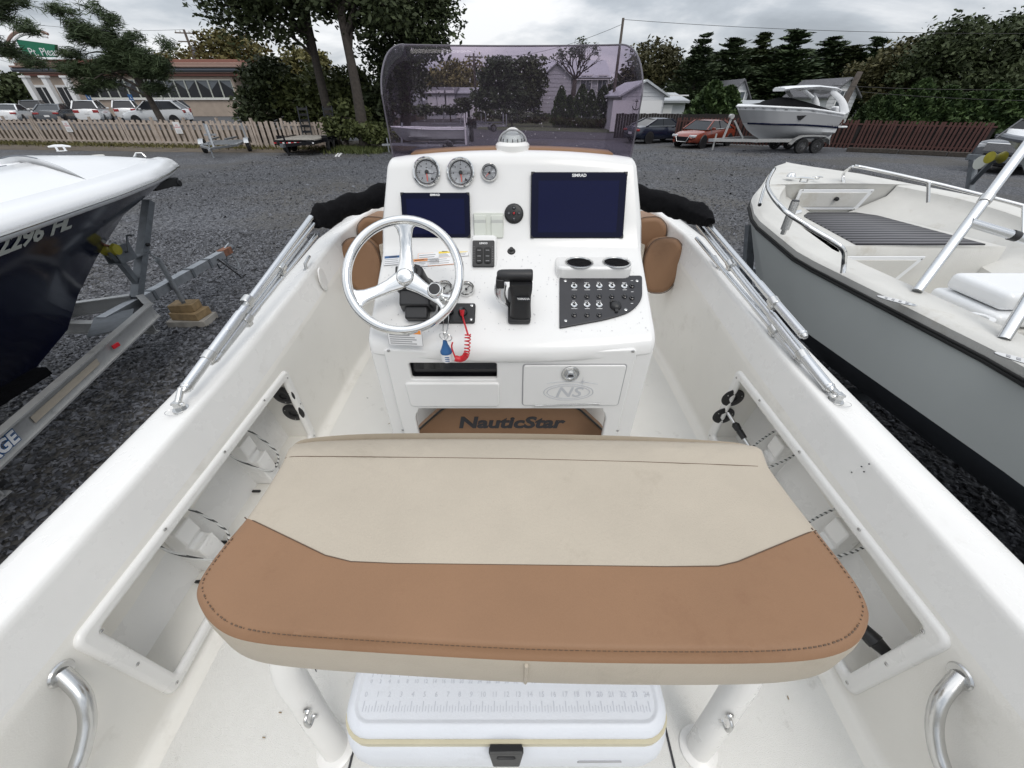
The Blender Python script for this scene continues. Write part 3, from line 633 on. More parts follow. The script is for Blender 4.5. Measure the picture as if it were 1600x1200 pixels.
def plotter(a, b, name_px):
    x0, y0 = pp(*a); x1, y1 = pp(*b); w_, h_ = x1 - x0, y0 - y1; T = TP @ Matrix.Translation(((x0 + x1) / 2, (y0 + y1) / 2, 0))
    o = plate('chartplotter', [rrect(w_, h_, .008)], -.002, .014, 'gloss', T, boat, .003, 2)
    g = MB(); g.box((0, 0, .0142), (w_ * .985, h_ * .97, .0008), 'screen', T); g.build('cover_glass', o)
    g = MB(); g.box((0, -.004, .0148), (w_ * .84, h_ * .78, .0006), 'screenin', T); g.build('screen', o)
    text('lettering', 'SIMRAD', h_ * .060, 'white', T @ Matrix.Translation((0, h_ * .445, .0149)), o, .0002, 0, .0004, sx=1.1)
    for sx in (-1, 1):
        for sy in (-1, 1): plate('corner_clip', [rpoly([(0, 0), (-.014 * sx, 0), (0, -.014 * sy)][::(1 if sx * sy > 0 else -1)], .002)], .014, .0158, 'black', T @ Matrix.Translation((sx * w_ / 2, sy * h_ / 2, 0)), o, .0004)
    return o
plotter((627, 302), (736, 372), 0); plotter((829.5, 270), (972, 373), 0)
x0, y0 = pp(740, 333); x1, y1 = pp(787, 373); w_, h_ = x1 - x0, y0 - y1; T = TP @ Matrix.Translation(((x0 + x1) / 2, (y0 + y1) / 2, 0))
cv = plate('stereo_cover', [rrect(w_, h_, .004)], -.002, .010, 'coverp', T, boat, .002, 2)
for sx in (-1, 1):
    plate('cover_flap', [rrect(w_ * .40, h_ * .88, .005)], .008, .0165, 'coverp', T @ Matrix.Translation((sx * w_ * .285, -h_ * .05, 0)), cv, .003, 2)
    for k in range(3): MB().box((0, 0, .0166), (w_ * .40, .0012, .0008), 'greyprint', T @ Matrix.Translation((sx * w_ * .285, h_ * (.20 - k * .045), 0))).build('flap_rib', cv)
x, y = pp(803, 334); T = TP @ Matrix.Translation((x, y, 0))
rm = MB(); rm.lathe([(0, .010), (.026, .010), (.032, .008), (.035, .004), (.0355, 0)], 'black', T, 30); remote = rm.build('stereo_remote', boat)
for k, (dx, dy) in enumerate(((0, 0), (0, .019), (0, -.019), (.019, 0), (-.019, 0))):
    MB().lathe([(0, .0035), (.0055, .003), (.0072, 0)], 'panelblk' if k else 'rubber', T @ Matrix.Translation((dx, dy, .010)), 14).build('remote_button', remote)
    if k: MB().box((dx, dy, .0140), (.006, .0012, .0004), 'greyprint', T).build('button_mark', remote)
    else: MB().lathe([(.0030, .0138), (.0040, .0138)], 'red', T, 12).build('button_mark', remote)
# ------------------------------------------------------------------ sloping dash
# trim tab pod
x0, y0 = dp(738, 386); x1, y1 = dp(776, 427)
pod = plate('switch_pod', [rrect(x1 - x0, y0 - y1 + .03, .014)], -.02, .020, 'dash', TD @ Matrix.Translation(((x0 + x1) / 2, (y0 + y1) / 2 + .013, 0)) @ Matrix.Rotation(R(22), 4, 'X'), console, .010, 3)
x0, y0 = pp(740, 389); T = TD @ Matrix.Translation(((x0) / 2, 0, 0))
xa, ya = dp(740, 390); xb, yb = dp(772.5, 424); T = TD @ Matrix.Translation(((xa + xb) / 2, (ya + yb) / 2 + .012, .016)) @ Matrix.Rotation(R(22), 4, 'X'); w_, h_ = xb - xa, (ya - yb) * .93
tt = plate('trim_tab_switch', [rrect(w_, h_, .005)], 0, .012, 'black', T, boat, .002, 2)
for sx in (-1, 1):
    plate('rocker_button', [rrect(w_ * .30, h_ * .62, .007)], .011, .0165, 'rubber', T @ Matrix.Translation((sx * w_ * .19, -h_ * .08, 0)), tt, .003, 2)
    for dy in (.10, -.12, -.30): MB().box((sx * w_ * .19, h_ * dy, .0166), (w_ * .16, .0016, .0006), 'greyprint', T).build('button_mark', tt)
    for k in range(7): MB().box((sx * w_ * .43, h_ * (.25 - k * .09), .0122), (.0022, .0014, .0006), 'greyprint', T).build('level_mark', tt)
text('lettering', 'LENCO', .009, 'white', T @ Matrix.Translation((0, h_ * .38, .0124)), tt, .0002, 0, .0003)
x, y = dp(799, 393); T = TD @ Matrix.Translation((x, y, 0))
MB().lathe([(0, .017), (.007, .016), (.008, .007), (.014, .005), (.0165, 0)], 'black', T, 22).build('horn_button', boat)
# cup holder ledge
e0, e1 = bz(870, 402, .955), bz(990, 402, .955)
lg = [(e0.x, 1.306), (e1.x - .005, 1.306), (e1.x + .0, 1.425), (e0.x, 1.425)]
lp = MB(); lp.prism(rpoly(lg, .03, 5), .84, .9325, 'dash'); lp.build('cup_holder_ledge', console, .010, 4)
for px in (905, 963.5):
    p = bz(px, 410.0, .934); T = Matrix.Translation((p.x, p.y, .9330)) @ Matrix.Scale(.97, 4)
    ch = MB(); ch.lathe([(.053, 0), (.052, .0035), (.047, .004), (.0445, .0), (.040, -.012), (.03, -.026), (0, -.026)], 'steel', T, 30)
    h = ch.build('cup_holder', boat); MB().lathe([(.0440, .0012), (.0405, -.008), (.030, -.0255), (0, -.0255)], 'canvas', T, 30).build('cup_shade_liner', h)  # near-black lining puts the shade of a deeper cup into its colour
# switch panel
spx = [(874, 434), (1002.5, 432), (1003, 470), (985, 489), (950, 500), (874, 514)]
sp = [dp(*q) for q in spx]
spn = plate('switch_panel', [rpoly(sp[::-1], [.006, .05, .045, .04, .012, .012], 5)], -.002, .007, 'panelblk', TD, boat, .0022, 2)
ring = MB().lathe([(.0052, .006), (.0075, .0065), (.0112, .004), (.012, 0)], 'chrome', n=20, cap=False).lathe([(0, .004), (.0054, .004)], 'black', n=12).tube([(0, 0, .003), (.001, .004, .014)], [.0024, .0032], 'steel', 8)
ring_me = ring.mesh('toggle_switch'); brk = MB().lathe([(0, .011), (.0055, .010), (.006, .005), (.009, .004), (.0095, 0)], 'gloss', n=16).mesh('breaker_button')
lab = MB().box((0, 0, 0), (.017, .0016, .0004), 'white').mesh('print_line')
r1 = [(896.5, 449.5), (916.5, 449.5), (935.5, 449), (955, 449), (974.5, 449.5)]; r2 = [(896.5, 478.5), (916.5, 478.5), (935.5, 478.5)]
for q in r1 + r2:
    x, y = dp(*q); inst('toggle_switch', ring_me, spn, TD @ Matrix.Translation((x, y, .007)) @ Matrix.Rotation(random.uniform(-.5, .5), 4, 'Z'))
    for dy, sc_ in ((.0165, random.uniform(.5, 1.1)), (-.0155, random.uniform(.7, 1.2))):
        inst('print_line', lab, spn, TD @ Matrix.Translation((x, y + dy, .0072)) @ Matrix.Diagonal((sc_, 1, 1, 1)))
for q in ((896.5, 465), (916.5, 465), (935.5, 465), (955, 465.5), (975, 465), (896.5, 494), (916.5, 494), (935.5, 494), (986.5, 449), (986.5, 467.5)):
    x, y = dp(*q); inst('breaker_button', brk, spn, TD @ Matrix.Translation((x, y, .007)))
for q in ((986.5, 440.5), (987, 458), (986.5, 476)): x, y = dp(*q); inst('print_line', lab, spn, TD @ Matrix.Translation((x, y, .0072)) @ Matrix.Diagonal((.5, 1, 1, 1)))
for q in ((883, 441), (994.5, 441), (977, 486), (883.5, 503)): x, y = dp(*q); inst('panel_screw', screw_me, spn, TD @ Matrix.Translation((x, y, .0074)))
x, y = dp(961, 480); T = TD @ Matrix.Translation((x, y, .007))
MB().lathe([(0, .013), (.012, .012), (.0165, .008), (.019, .003), (.0205, 0)], 'black', T, 26).tube([(-.004, .014, .006), (-.012, .020, .006), (-.017, .012, .004)], .003, 'black', 8, T=T).box((0, -.022, .004), (.010, .012, .006), 'black', T).build('power_socket', spn)
# ignition panel
i0, i1 = dp(686, 476), dp(742, 506); w_, h_ = i1[0] - i0[0], i0[1] - i1[1]; T = TD @ Matrix.Translation(((i0[0] + i1[0]) / 2, (i0[1] + i1[1]) / 2, 0))
ig = plate('ignition_panel', [rrect(w_, h_, .008)], -.002, .010, 'black', T, boat, .003, 2)
for sx in (-1, 1):
    for sy in (-1, 1): inst('panel_screw', screw_me, ig, T @ Matrix.Translation((sx * w_ * .40, sy * h_ * .36, .0104)))
kx = -.026; MB().lathe([(0, .022), (.010, .021), (.013, .012), (.016, .010), (.017, 0)], 'gloss', T @ Matrix.Translation((kx, .002, .010)), 20).box((kx, .004, .036), (.004, .022, .016), 'black', T).build('key_switch', ig)
MB().lathe([(0, .024), (.009, .024), (.011, .014), (.014, .010), (.016, 0)], 'gloss', T @ Matrix.Translation((.022, -.002, .010)), 20).build('kill_switch', ig)
KEYP, KILLP = T @ Vector((kx, -.006, .036)), T @ Vector((.022, -.008, .030))
# warning stickers
def sticker(px0, py0, px1, py1, f, T0, band, rows_=3, rot=0, nm='warning_sticker', bandh=.32, bands=True):
    x0, y0 = f(px0, py0); x1, y1 = f(px1, py1); w_, h_ = abs(x1 - x0), abs(y0 - y1); T = T0 @ Matrix.Translation(((x0 + x1) / 2, (y0 + y1) / 2, .0)) @ Matrix.Rotation(rot, 4, 'Z')
    b = MB(); b.box((0, 0, .0010), (w_ * 1.02 + .001, h_ + .0022, .0010), band if not bands else 'greyprint', T); b.box((0, 0, .0013), (w_, h_, .0010), 'white', T)
    top = h_ / 2
    if bands: b.box((0, top - h_ * bandh / 2 - .0008, .0019), (w_ * .96, h_ * bandh, .0004), band, T); top -= h_ * bandh; b.box((w_ * .05, h_ / 2 - h_ * bandh / 2 - .0008, .0022), (w_ * .5, h_ * .10, .0003), 'ink', T)
    for k in range(rows_):
        ln = w_ * random.uniform(.6, .86); b.box((-w_ * .46 + ln / 2, top - (k + .8) * (top + h_ / 2) / (rows_ + .6), .0019), (ln, h_ * .07, .0004), 'greyprint', T)
    return b.build(nm, boat)
dr_ = R(6)
sticker(655, 396, 685, 412, dp, TD, 'orange', 4, dr_, bands=False); sticker(686, 390, 703, 402, dp, TD, 'yellow', 3, dr_, bandh=.5); sticker(704, 389, 731, 401, dp, TD, 'yellow', 2, dr_, bandh=.5)
sticker(640, 405, 668, 417, dp, TD, 'orange', 3, dr_); sticker(670, 403, 712, 414, dp, TD, 'orange', 3, dr_, bands=False); sticker(602, 400, 625, 414, dp, TD, 'blue', 3, dr_, bandh=.25)
sticker(608, 507, 664, 531, fp, frame((0, 1.047, 0), (1, 0, 0), (0, 0, 1)), 'orange', 5, R(-3), bandh=.24)
dd_ = MB()
for i in range(420):
    x, y = random.uniform(-.46, .46), random.uniform(-.37, -.03); r = random.choice((.0009, .0012, .0016, .0022)); T = TD @ Matrix.Translation((x, y, .0))
    dd_.add([(a * r, b_ * r * random.uniform(1, 1.5), c * r * .5) for a, b_, c in ico], icf, 'drop', T)
tag(dd_.build('water_drops', console, sharp=180), kind='stuff')
# ------------------------------------------------------------------ steering wheel
TH = R(42); W0 = Vector((-.347, 1.175, .960)); TW = frame(W0, (1, 0, 0), (0, math.sin(TH), math.cos(TH)))
sw = part('steering_wheel', boat); RR = .180
MB().tube([TW @ Vector((RR * math.cos(a), RR * math.sin(a), 0)) for a in np.linspace(0, 2 * PI, 72, False)], .0150, 'chrome', 16, closed=True).build('rim', sw)
for k, a in enumerate((90, 207, 328)):
    d = Vector((math.cos(R(a)), math.sin(R(a)), 0)); e = Vector((-d.y, d.x, 0)); rows = []
    for q, wd, z, th in ((.0, .036, -.030, .010), (.03, .030, -.030, .011), (.06, .0235, -.032, .011), (.10, .020, -.028, .010), (.135, .0215, -.017, .009), (.155, .027, -.008, .008), (.168, .040, -.003, .007), (.178, .052, .0, .005)):
        c = d * q + Vector((0, 0, z)); rows.append([TW @ (c + e * (wd * math.cos(t)) + Vector((0, 0, 1)) * (th * math.sin(t))) for t in np.linspace(0, 2 * PI, 16, False)])
    b = MB(); b.sheet(rows, 'chrome', closed=True); b.build('spoke', sw, sharp=70)
MB().lathe([(0, .006), (.020, .005), (.026, .001), (.030, -.010), (.034, -.020), (.034, -.05)], 'chrome', TW @ Matrix.Translation((0, 0, -.012)), 30).build('hub_cap', sw)
kn = TW.inverted() @ bpl(679, 452, TW @ Vector((0, 0, .035)), TW.to_3x3() @ Vector((0, 0, 1)))
MB().lathe([(0, .036), (.019, .0355), (.0235, .031), (.026, .018), (.021, .008), (.013, .002), (.010, -.012)], 'chrome', TW @ Matrix.Translation((kn.x, kn.y, .004)), 26).lathe([(0, .0368), (.0175, .0362)], 'black', TW @ Matrix.Translation((kn.x, kn.y, .004)), 22).build('knob', sw)
hx_, hy_ = dp(652, 470)
hm = MB(); hm.lathe([(.058, 0), (.056, .012), (.046, .018), (.038, .05), (.030, .10), (.0, .102)], 'black', TD @ Matrix.Translation((hx_ + .006, hy_ + .045, 0)), 24)
hm.box((.028, -.055, -.085), (.125, .085, .10), 'black', TW, taper=.8); hm.box((.03, -.10, -.08), (.075, .06, .06), 'black', TW); hm.box((0, 0, -.06), (.07, .08, .07), 'black', TW); hm.build('helm_mount', boat, .006, 2)
# ------------------------------------------------------------------ throttle
bxx, byy = dp(813, 494); TB = TD @ Matrix.Translation((bxx, byy, 0))
th = part('throttle', boat)
b = MB(); b.prism(rpoly([(-.042, -.035), (.034, -.035), (.034, .115), (-.042, .115)], .012), 0, .018, 'black', TB); b.build('throttle_base', th, .004, 2)
UPV = TD.to_3x3().inverted() @ Vector((0, 0, 1))
g = MB(); rows = []
for q, wd, dp_ in ((0, .036, .030), (.02, .035, .030), (.05, .033, .028), (.08, .033, .027), (.105, .036, .026), (.125, .036, .022)):
    c = TB @ Vector((.0, .012, 0)) + Vector((0, -.012 - q * .15, q)); rows.append([c + Vector((x * wd, y * dp_, 0)) for x, y in rrect(2, 2, .5, 4)])
g.sheet(rows, 'black', closed=True); g.add(rows[-1], [tuple(range(len(rows[-1])))], 'black'); g.build('lever', th, sharp=50)
lv = rows[3]; c = sum(lv, Vector()) / len(lv)
TL = frame(c + Vector((.008, -.029, .0)), (1, 0, 0), (0, -.1, 1)); plate('brand_plate', [rrect(.044, .016, .003)], -.002, .002, 'gloss', TL, th, .0008)
text('lettering', 'YAMAHA', .0095, 'white', TL @ Matrix.Translation((0, 0, .0022)), th, .0002, 0, .0003)
c = sum(rows[1], Vector()) / len(lv)
hp = bpl(806, 432, rows[-1][0], (0, -.78, .62))
g = MB(); gt = [hp + Vector((x, 0, .003)) for x in (-.060, -.056, -.045, -.02, 0, .02, .046, .052, .0535)]
g.tube(gt, [.010, .016, .019, .0195, .0195, .0195, .020, .0195, .016], 'black', 16); g.box(hp + Vector((-.05, -.004, -.018)), (.026, .034, .030), 'black'); g.build('grip', th, .003, 2)
g = MB(); q1 = bpl(783, 465, TB @ Vector((0, .0, .04)), (0, -.78, .62))
g.tube(crom([hp + Vector((-.046, .004, -.022)), q1 + Vector((-.004, 0, .02)), q1 + Vector((.006, 0, -.01)), q1 + Vector((.03, .01, -.035))], 5), [.020, .021, .0215, .022, .022, .022, .022, .021, .021, .02, .02, .018, .016, .014, .010, .006], 'alu', 12, flat=.7); g.build('lever_arm', th)
# ------------------------------------------------------------------ bench seat
SZ = .83
ol = [(447, 700), (452, 690), (475, 684), (560, 679), (700, 678), (850, 679), (1000, 682), (1120, 687), (1172, 691), (1192, 700), (1203, 730), (1235, 775), (1275, 826), (1312, 873), (1340, 912), (1356, 942), (1360, 965), (1350, 993), (1325, 1014), (1275, 1028), (1180, 1034), (1000, 1034), (820, 1030), (650, 1021), (480, 1010), (400, 1002), (355, 990), (325, 968), (308, 940), (306, 918), (318, 893), (348, 852), (385, 808), (415, 764), (440, 722)]
O2 = [bz(px, py, SZ) for px, py in ol]; O2 = crom([Vector((p.x, p.y, 0)) for p in O2], 4, closed=True)
for p in O2:
    if p.y > .53: p.y += (p.y - .53) * .32
if sum((O2[i].x * O2[(i + 1) % len(O2)].y - O2[(i + 1) % len(O2)].x * O2[i].y) for i in range(len(O2))) < 0: O2 = O2[::-1]
n = len(O2); nr = []
for i in range(n):
    t = (O2[(i + 2) % n] - O2[i - 2]).normalized(); nr.append(Vector((t.y, -t.x, 0)))
cen = sum(O2, Vector()) / n
def drop(y): return .034 * max(0, (y - .495) / .12) ** 1.5 - .010 * max(0, 1 - abs(y - .555) / .05)
def ring(ins, z): return [p - q * ins + Vector((0, 0, z - (drop(p.y) if z > .815 else 0))) for p, q in zip(O2, nr)]
def sring(f, z): return [Vector((c.x, c.y, z - drop(c.y))) for c in (cen + (p - cen) * f for p in O2)]
rings = [ring(.05, .690), ring(.020, .694), ring(.004, .708), ring(-.007, .755), ring(-.004, .805), ring(-.001, .822), ring(-.0005, .8245), ring(.003, .830), ring(.011, .834), sring(.945, .8360), sring(.90, .8366)]
k0 = 6
for sc_ in (.80, .62, .44, .22, .05): rings.append(sring(sc_, .8362 + .003 * (1 - sc_)))
bench = part('bench_seat', boat)
sk = MB(); sk.sheet([r for r in rings[:k0 + 1]], 'cream', closed=True); sk.add(rings[0], [tuple(range(n))], 'cream'); sk.build('seat_side', bench, sharp=80)
top = MB(); top.sheet(rings[k0:], 'cream', closed=True); top.add(rings[-1], [tuple(range(n))], 'cream')
tm = top.mesh('top', 180)
def pl(px, py): p = bz(px, py, SZ); return Vector((p.x, p.y, 0))
div = [pl(375, 803), pl(385, 810), pl(510, 871), pl(550, 881), pl(620, 884), pl(1040, 889), pl(1120, 888), pl(1150, 881), pl(1275, 829), pl(1285, 824)]
def fdiv(x): return float(np.interp(x, [d.x for d in div], [d.y for d in div]))
def cutmesh(me, keep):
    bm = bmesh.new(); bm.from_mesh(me)
    for d in div:
        bmesh.ops.bisect_plane(bm, geom=bm.faces[:] + bm.edges[:] + bm.verts[:], plane_co=d, plane_no=(1, 0, 0), dist=1e-6)
    for a, b in zip(div[:-1], div[1:]):
        t = b - a; nrm = Vector((-t.y, t.x, 0)).normalized()
        geo = [f for f in bm.faces if a.x < f.calc_center_median().x < b.x]
        ed = {e for f in geo for e in f.edges}; vv = {v for f in geo for v in f.verts}
        bmesh.ops.bisect_plane(bm, geom=list(geo) + list(ed) + list(vv), plane_co=a, plane_no=nrm, dist=1e-6)
    kill = [f for f in bm.faces if ((f.calc_center_median().y < fdiv(f.calc_center_median().x)) != keep)]
    bmesh.ops.delete(bm, geom=kill, context='FACES'); m = bpy.data.meshes.new('cut'); bm.to_mesh(m); bm.free()
    m.polygons.foreach_set('use_smooth', [True] * len(m.polygons)); return m
m1 = cutmesh(tm, True); m1.materials.clear(); m1.materials.append(M['tan']); m2 = cutmesh(tm, False); m2.materials.clear(); m2.materials.append(M['cream'])
link('seat_front_panel', m1, bench)['label'] = 'tan vinyl front section of the bench cushion'; link('seat_back_panel', m2, bench)['label'] = 'stained cream vinyl back section of the bench cushion'
def ztop(p):
    d = min((p - Vector((q.x, q.y, 0))).length for q in O2); return float(np.interp(d, [0, .004, .012, .026, .045, .2], [.8245, .830, .834, .8360, .8366, .838])) - drop(p.y)
sm_ = MB()
dd = [div[0] * (1 - t) + div[1] * t for t in (.7,)] + div[1:-1]
fine = []
for a, b in zip(dd[:-1], dd[1:]): fine += [a.lerp(b, t) for t in np.linspace(0, 1, 8, False)]
fine.append(dd[-1]); sm_.tube([p + Vector((0, 0, ztop(p) + .0002)) for p in fine], .0010, 'stitch', 5)
bs = [pl(445, 716), pl(560, 717), pl(800, 720), pl(1000, 725), pl(1203, 732)]; fine = []
for a, b in zip(bs[:-1], bs[1:]): fine += [a.lerp(b, t) for t in np.linspace(0, 1, 10, False)]
sm_.tube([p + Vector((0, 0, ztop(p) + .0003)) for p in fine], .0007, 'stitch', 5); sm_.build('seam', bench)
sn = MB(); mk = cen.x; vx = bz(823, 1040, SZ).x; fr = min(O2, key=lambda p: abs(p.x - vx) + (10 if p.y > .4 else 0))
sn.tube([(vx, fr.y - .004, .818), (vx, fr.y - .006, .78), (vx, fr.y - .006, .75), (vx, fr.y + .004, .716), (vx, fr.y + .022, .701), (vx, fr.y + .05, .698)], .003, 'cream', 6)
sn.build('welt', bench)
stt = MB(); acc = 0
for i in range(n):
    p, q = rings[8][i], rings[8][(i + 1) % n]
    if p.y > .36: continue
    L_ = (q - p).length; d = (q - p).normalized() if L_ else Vector((1, 0, 0)); t = acc
    while t < L_:
        stt.beam(p + d * t + Vector((0, 0, .0006)), p + d * min(t + .0046, L_) + Vector((0, 0, .0006)), .0016, .0014, 'stitch'); t += .0075
    acc = t - L_
tag(stt.build('stitching', bench), kind='stuff')
us = MB(); us.box((cen.x, cen.y + .03, .682), (.80, .30, .035), 'gel'); us.build('seat_base', bench, .01, 2)
for sx in (-1, 1):
    x0 = -.487 if sx < 0 else .515
    lg_ = crom([(x0, .205, 0.0), (x0 + sx * .006, .222, .10), (x0 + sx * .022, .255, .25), (x0 + sx * .026, .285, .40), (x0 - sx * .02, .33, .56), (x0 - sx * .1, .37, .69)], 6)
    l = MB(); l.tube(lg_, .033, 'gel', 18); l.lathe([(.05, .0), (.05, .005), (.036, .012)], 'gel', Matrix.Translation((x0, .205, 0)), 22); l.build('leg', bench)
    l = MB(); l.tube(crom([(x0, .60, 0), (x0, .58, .25), (x0, .5, .5), (x0 - sx * .1, .45, .69)], 6), .033, 'gel', 16); l.build('leg', bench)
    e = (484, 1120) if sx < 0 else (1136, 1127); lp_ = min(lg_, key=lambda p: abs(p.z - .27)); pe = bpl(*e, lp_ + Vector((0, -.03, 0)), (0, -1, .3))
    q = MB(); q.tube(crom([pe + Vector((0, .01, .022)), pe + Vector((0, -.012, .018)), pe + Vector((0, -.014, -.018)), pe + Vector((0, .01, -.022))], 5), .0042, 'steel', 8)
    for dz in (.022, -.022): q.lathe([(0, .006), (.009, .004), (.011, 0)], 'steel', frame(pe + Vector((0, .006, dz)), (1, 0, 0), (0, 0, 1)), 12)
    q.build('pad_eye', bench)
# ------------------------------------------------------------------ folded sun top on the gunwales
cnv = MB(); cpts = [(-1.0, 2.02, .875), (-.985, 2.08, .885), (-.93, 2.16, .90), (-.82, 2.25, .92), (-.68, 2.32, .945), (-.5, 2.38, 1.0), (-.25, 2.43, 1.03), (0, 2.45, 1.04)]
cpts = crom(cpts + [(-a, b, c) for a, b, c in cpts[::-1][1:]], 8); cr_ = []
for i, p in enumerate(cpts):
    e_ = min(i, len(cpts) - 1 - i); cr_.append(min(.054, .026 + e_ * .0028) * (1 + .05 * math.sin(i * .9) + .03 * math.sin(i * 2.1)))
cnv.tube(cpts, cr_, 'canvas', 22); me = cnv.mesh('sun_top_canvas', 60)
for v in me.vertices:
    c = v.co; k_ = math.sin(c.x * 24 + c.z * 55 + c.y * 9) * .006 + math.sin(c.x * 47 - c.z * 83 + c.y * 30) * .004 + abs(math.sin(c.x * 9 + c.z * 21)) * .008; v.co = c + Vector((0, k_ * .6, k_ - .02 * max(0, 1.0 - c.z) * 0))
link('sun_top_canvas', me, boat)
def poly3(q, x0, x1): return [bx(px, py, x0 + (x1 - x0) * t) for (px, py), t in zip(q, np.linspace(0, 1, len(q)))]
fit = lambda p, d, m_: MB().tube([p - d * .018, p + d * .018], .0205, 'steel', 14).box(p + Vector((0, 0, -.022)), (.022, .03, .014), 'steel')
def straight(a, b, k=2): return [a.lerp(b, t) for t in np.linspace(0, 1, k)]
def topset(sx, F, tubes, clamps, brk_):
    for (a, xa), (b, xb), r in tubes:
        A, B = bx(*a, sx * xa), bx(*b, sx * xb); d = (B - A).normalized()
        t = MB(); t.tube([A, A.lerp(B, .34)], r, 'alu', 14); t.tube([A.lerp(B, .335), B], r * .82, 'alu', 14); t.tube([A - d * .012, A + d * .01], [r * .55, r * 1.1], 'steel', 12); t.build('sun_top_pole', boat)
    for a, xa in clamps:
        p = bx(*a, sx * xa); A, B = bx(*F, sx * 1.075), Vector((sx * 1.0, 2.0, .93)); d = (B - A).normalized(); o = fit(p, d, None); o.build('pole_clamp', boat, .003, 2)
    p = bx(*F, sx * 1.075); z = zg(p.y) + .0215
    h = MB(); h.lathe([(.024, 0), (.023, .005), (.0, .006)], 'steel', Matrix.Translation((p.x, p.y - .012, z)), 18)
    h.box((p.x, p.y - .012, z + .018), (.022, .020, .030), 'steel'); h.tube([(p.x - .02, p.y - .012, z + .022), (p.x + .02, p.y - .012, z + .022)], .006, 'chrome', 10)
    h.tube([Vector((p.x, p.y - .012, z + .024)), p + Vector((0, .03, .022))], .010, 'steel', 10)
    h.tube([(p.x + .028 * math.cos(a) + sx * .01, p.y - .03 + .016 * math.sin(a), z + .004) for a in np.linspace(0, 2 * PI, 16, False)], .0011, 'steel', 5, closed=True); h.build('pole_hinge', boat, .002, 2)
    p = bx(*brk_, sx * 1.05); zz = zg(p.y) + .0215; h = MB(); h.lathe([(.016, 0), (.015, .004), (0, .005)], 'steel', Matrix.Translation((p.x, p.y, zz)), 14); h.tube([(p.x, p.y, zz), (p.x, p.y + .005, zz + .03), (p.x, p.y + .07, zz + .045)], .008, 'steel', 10); h.build('support_bracket', boat)
topset(-1, (279, 624), [(((289, 608), 1.07), ((486, 340), 1.0), .0175), (((336, 563), 1.055), ((494, 368), 1.0), .0115), (((353, 520), 1.05), ((490, 350), .995), .0125), (((345, 550), 1.05), ((478, 372), 1.02), .009)],
       [((326, 557), 1.06), ((386, 470), 1.04), ((385, 499), 1.045), ((439, 418), 1.02)], (474, 407))
topset(1, (1302, 622), [(((1297, 608), 1.07), ((1092, 352), 1.0), .0175), (((1256, 524), 1.05), ((1094, 336), 1.0), .0150), (((1246, 560), 1.055), ((1088, 372), 1.0), .0115), (((1230, 535), 1.05), ((1100, 385), 1.02), .009)],
       [((1254, 555), 1.06), ((1142, 413), 1.02), ((1209, 472), 1.035), ((1210, 515), 1.045)], (1126, 407))
# ------------------------------------------------------------------ loose things in the boat
def bthing(name, label, cat, p, group=None): return thing(name, label, cat, group=group, mw=BOAT @ Matrix.Translation(p))
co = bthing('cooler', 'white hard cooler with ruler lid and black latch under the bench', 'cooler', (-.012, .346, 0))
CW, CD, CH = .685, .36, .41
b = MB(); b.prism(rrect(CW - .06, CD - .05, .05, 6), 0.004, .05, 'cooler'); body = MB(); rows = []
for z, g in ((.004, -.02), (.03, -.005), (.12, .012), (.22, .024), (.29, .026), (.335, .020), (.352, .010)): rows.append([Vector((x, y, z)) for x, y in rrect(CW + .8 * g, CD + 2 * g, .055, 6)])
body.sheet(rows, 'cooler', closed=True); body.add(rows[0], [tuple(range(len(rows[0])))], 'cooler'); body.add(rows[-1], [tuple(range(len(rows[0])))], 'cooler'); body.build('cooler_body', co, sharp=50)
g = MB(); g.prism(rrect(CW + .006, CD + .018, .055, 6), .351, .3795, 'gasket'); g.build('gasket', co)
lid = MB(); rows = []
for z, g_ in ((.379, -.001), (.381, .002), (.386, .002), (.393, -.001), (.399, -.006), (.4035, -.012), (.4055, -.017), (.4055, -.020), (.4015, -.024), (.4015, -.027)): rows.append([Vector((x, y, z)) for x, y in rrect(CW + 2 * g_, CD + 2 * g_, max(.02, .055 + g_), 6)])
lid.sheet(rows, 'cooler', closed=True); lid.add(rows[0], [tuple(range(len(rows[0])))], 'cooler'); lid.add(rows[-1], [tuple(range(len(rows[0])))], 'cooler'); lid.build('lid', co, sharp=60)
def textjoin(items, m_, nm, par, bold=0.0):
    bm = bmesh.new()
    for body_, size, T in items:
        cu = bpy.data.curves.new('t', 'FONT'); cu.body = body_; cu.size = size; cu.extrude = .0006; cu.offset = bold; cu.align_x = 'CENTER'; cu.align_y = 'CENTER'; cu.resolution_u = 2
        ob = bpy.data.objects.new('t', cu); me = bpy.data.meshes.new_from_object(ob); me.transform(T); bm.from_mesh(me); bpy.data.objects.remove(ob); bpy.data.curves.remove(cu); bpy.data.meshes.remove(me)
    me = bpy.data.meshes.new(nm); bm.to_mesh(me); bm.free(); me.materials.append(M[m_]); return link(nm, me, par)
it = []; tk = MB(); inch = .0254
M['ruler'] = mat('moulded_marks', (.57, .59, .64), .6)
for k in range(0, 25):
    x = -.305 + k * inch; it.append((str(k), .0135, Matrix.Translation((x, -.113, .4018))))
    tk.box((x, -.133, .4019), (.0018, .018, .001), 'ruler')
    for q in (.25, .5, .75):
        if k < 24: tk.box((x + inch * q, -.137, .4019), (.0013, .009 if q != .5 else .013, .001), 'ruler')
for k in range(0, 61):
    x = -.30 + k * .01; tk.box((x, -.072, .4019), (.0014, .020 if k % 2 == 0 else .012, .001), 'ruler')
    if k % 2 == 0: it.append((str(k), .0105, Matrix.Translation((x, -.090, .4018))))
textjoin(it, 'ruler', 'ruler_numbers', co); tag(tk.build('ruler_ticks', co), kind='stuff')
T = frame((0, -CD / 2 - .017, .352), (1, 0, 0), (0, .24, 1))
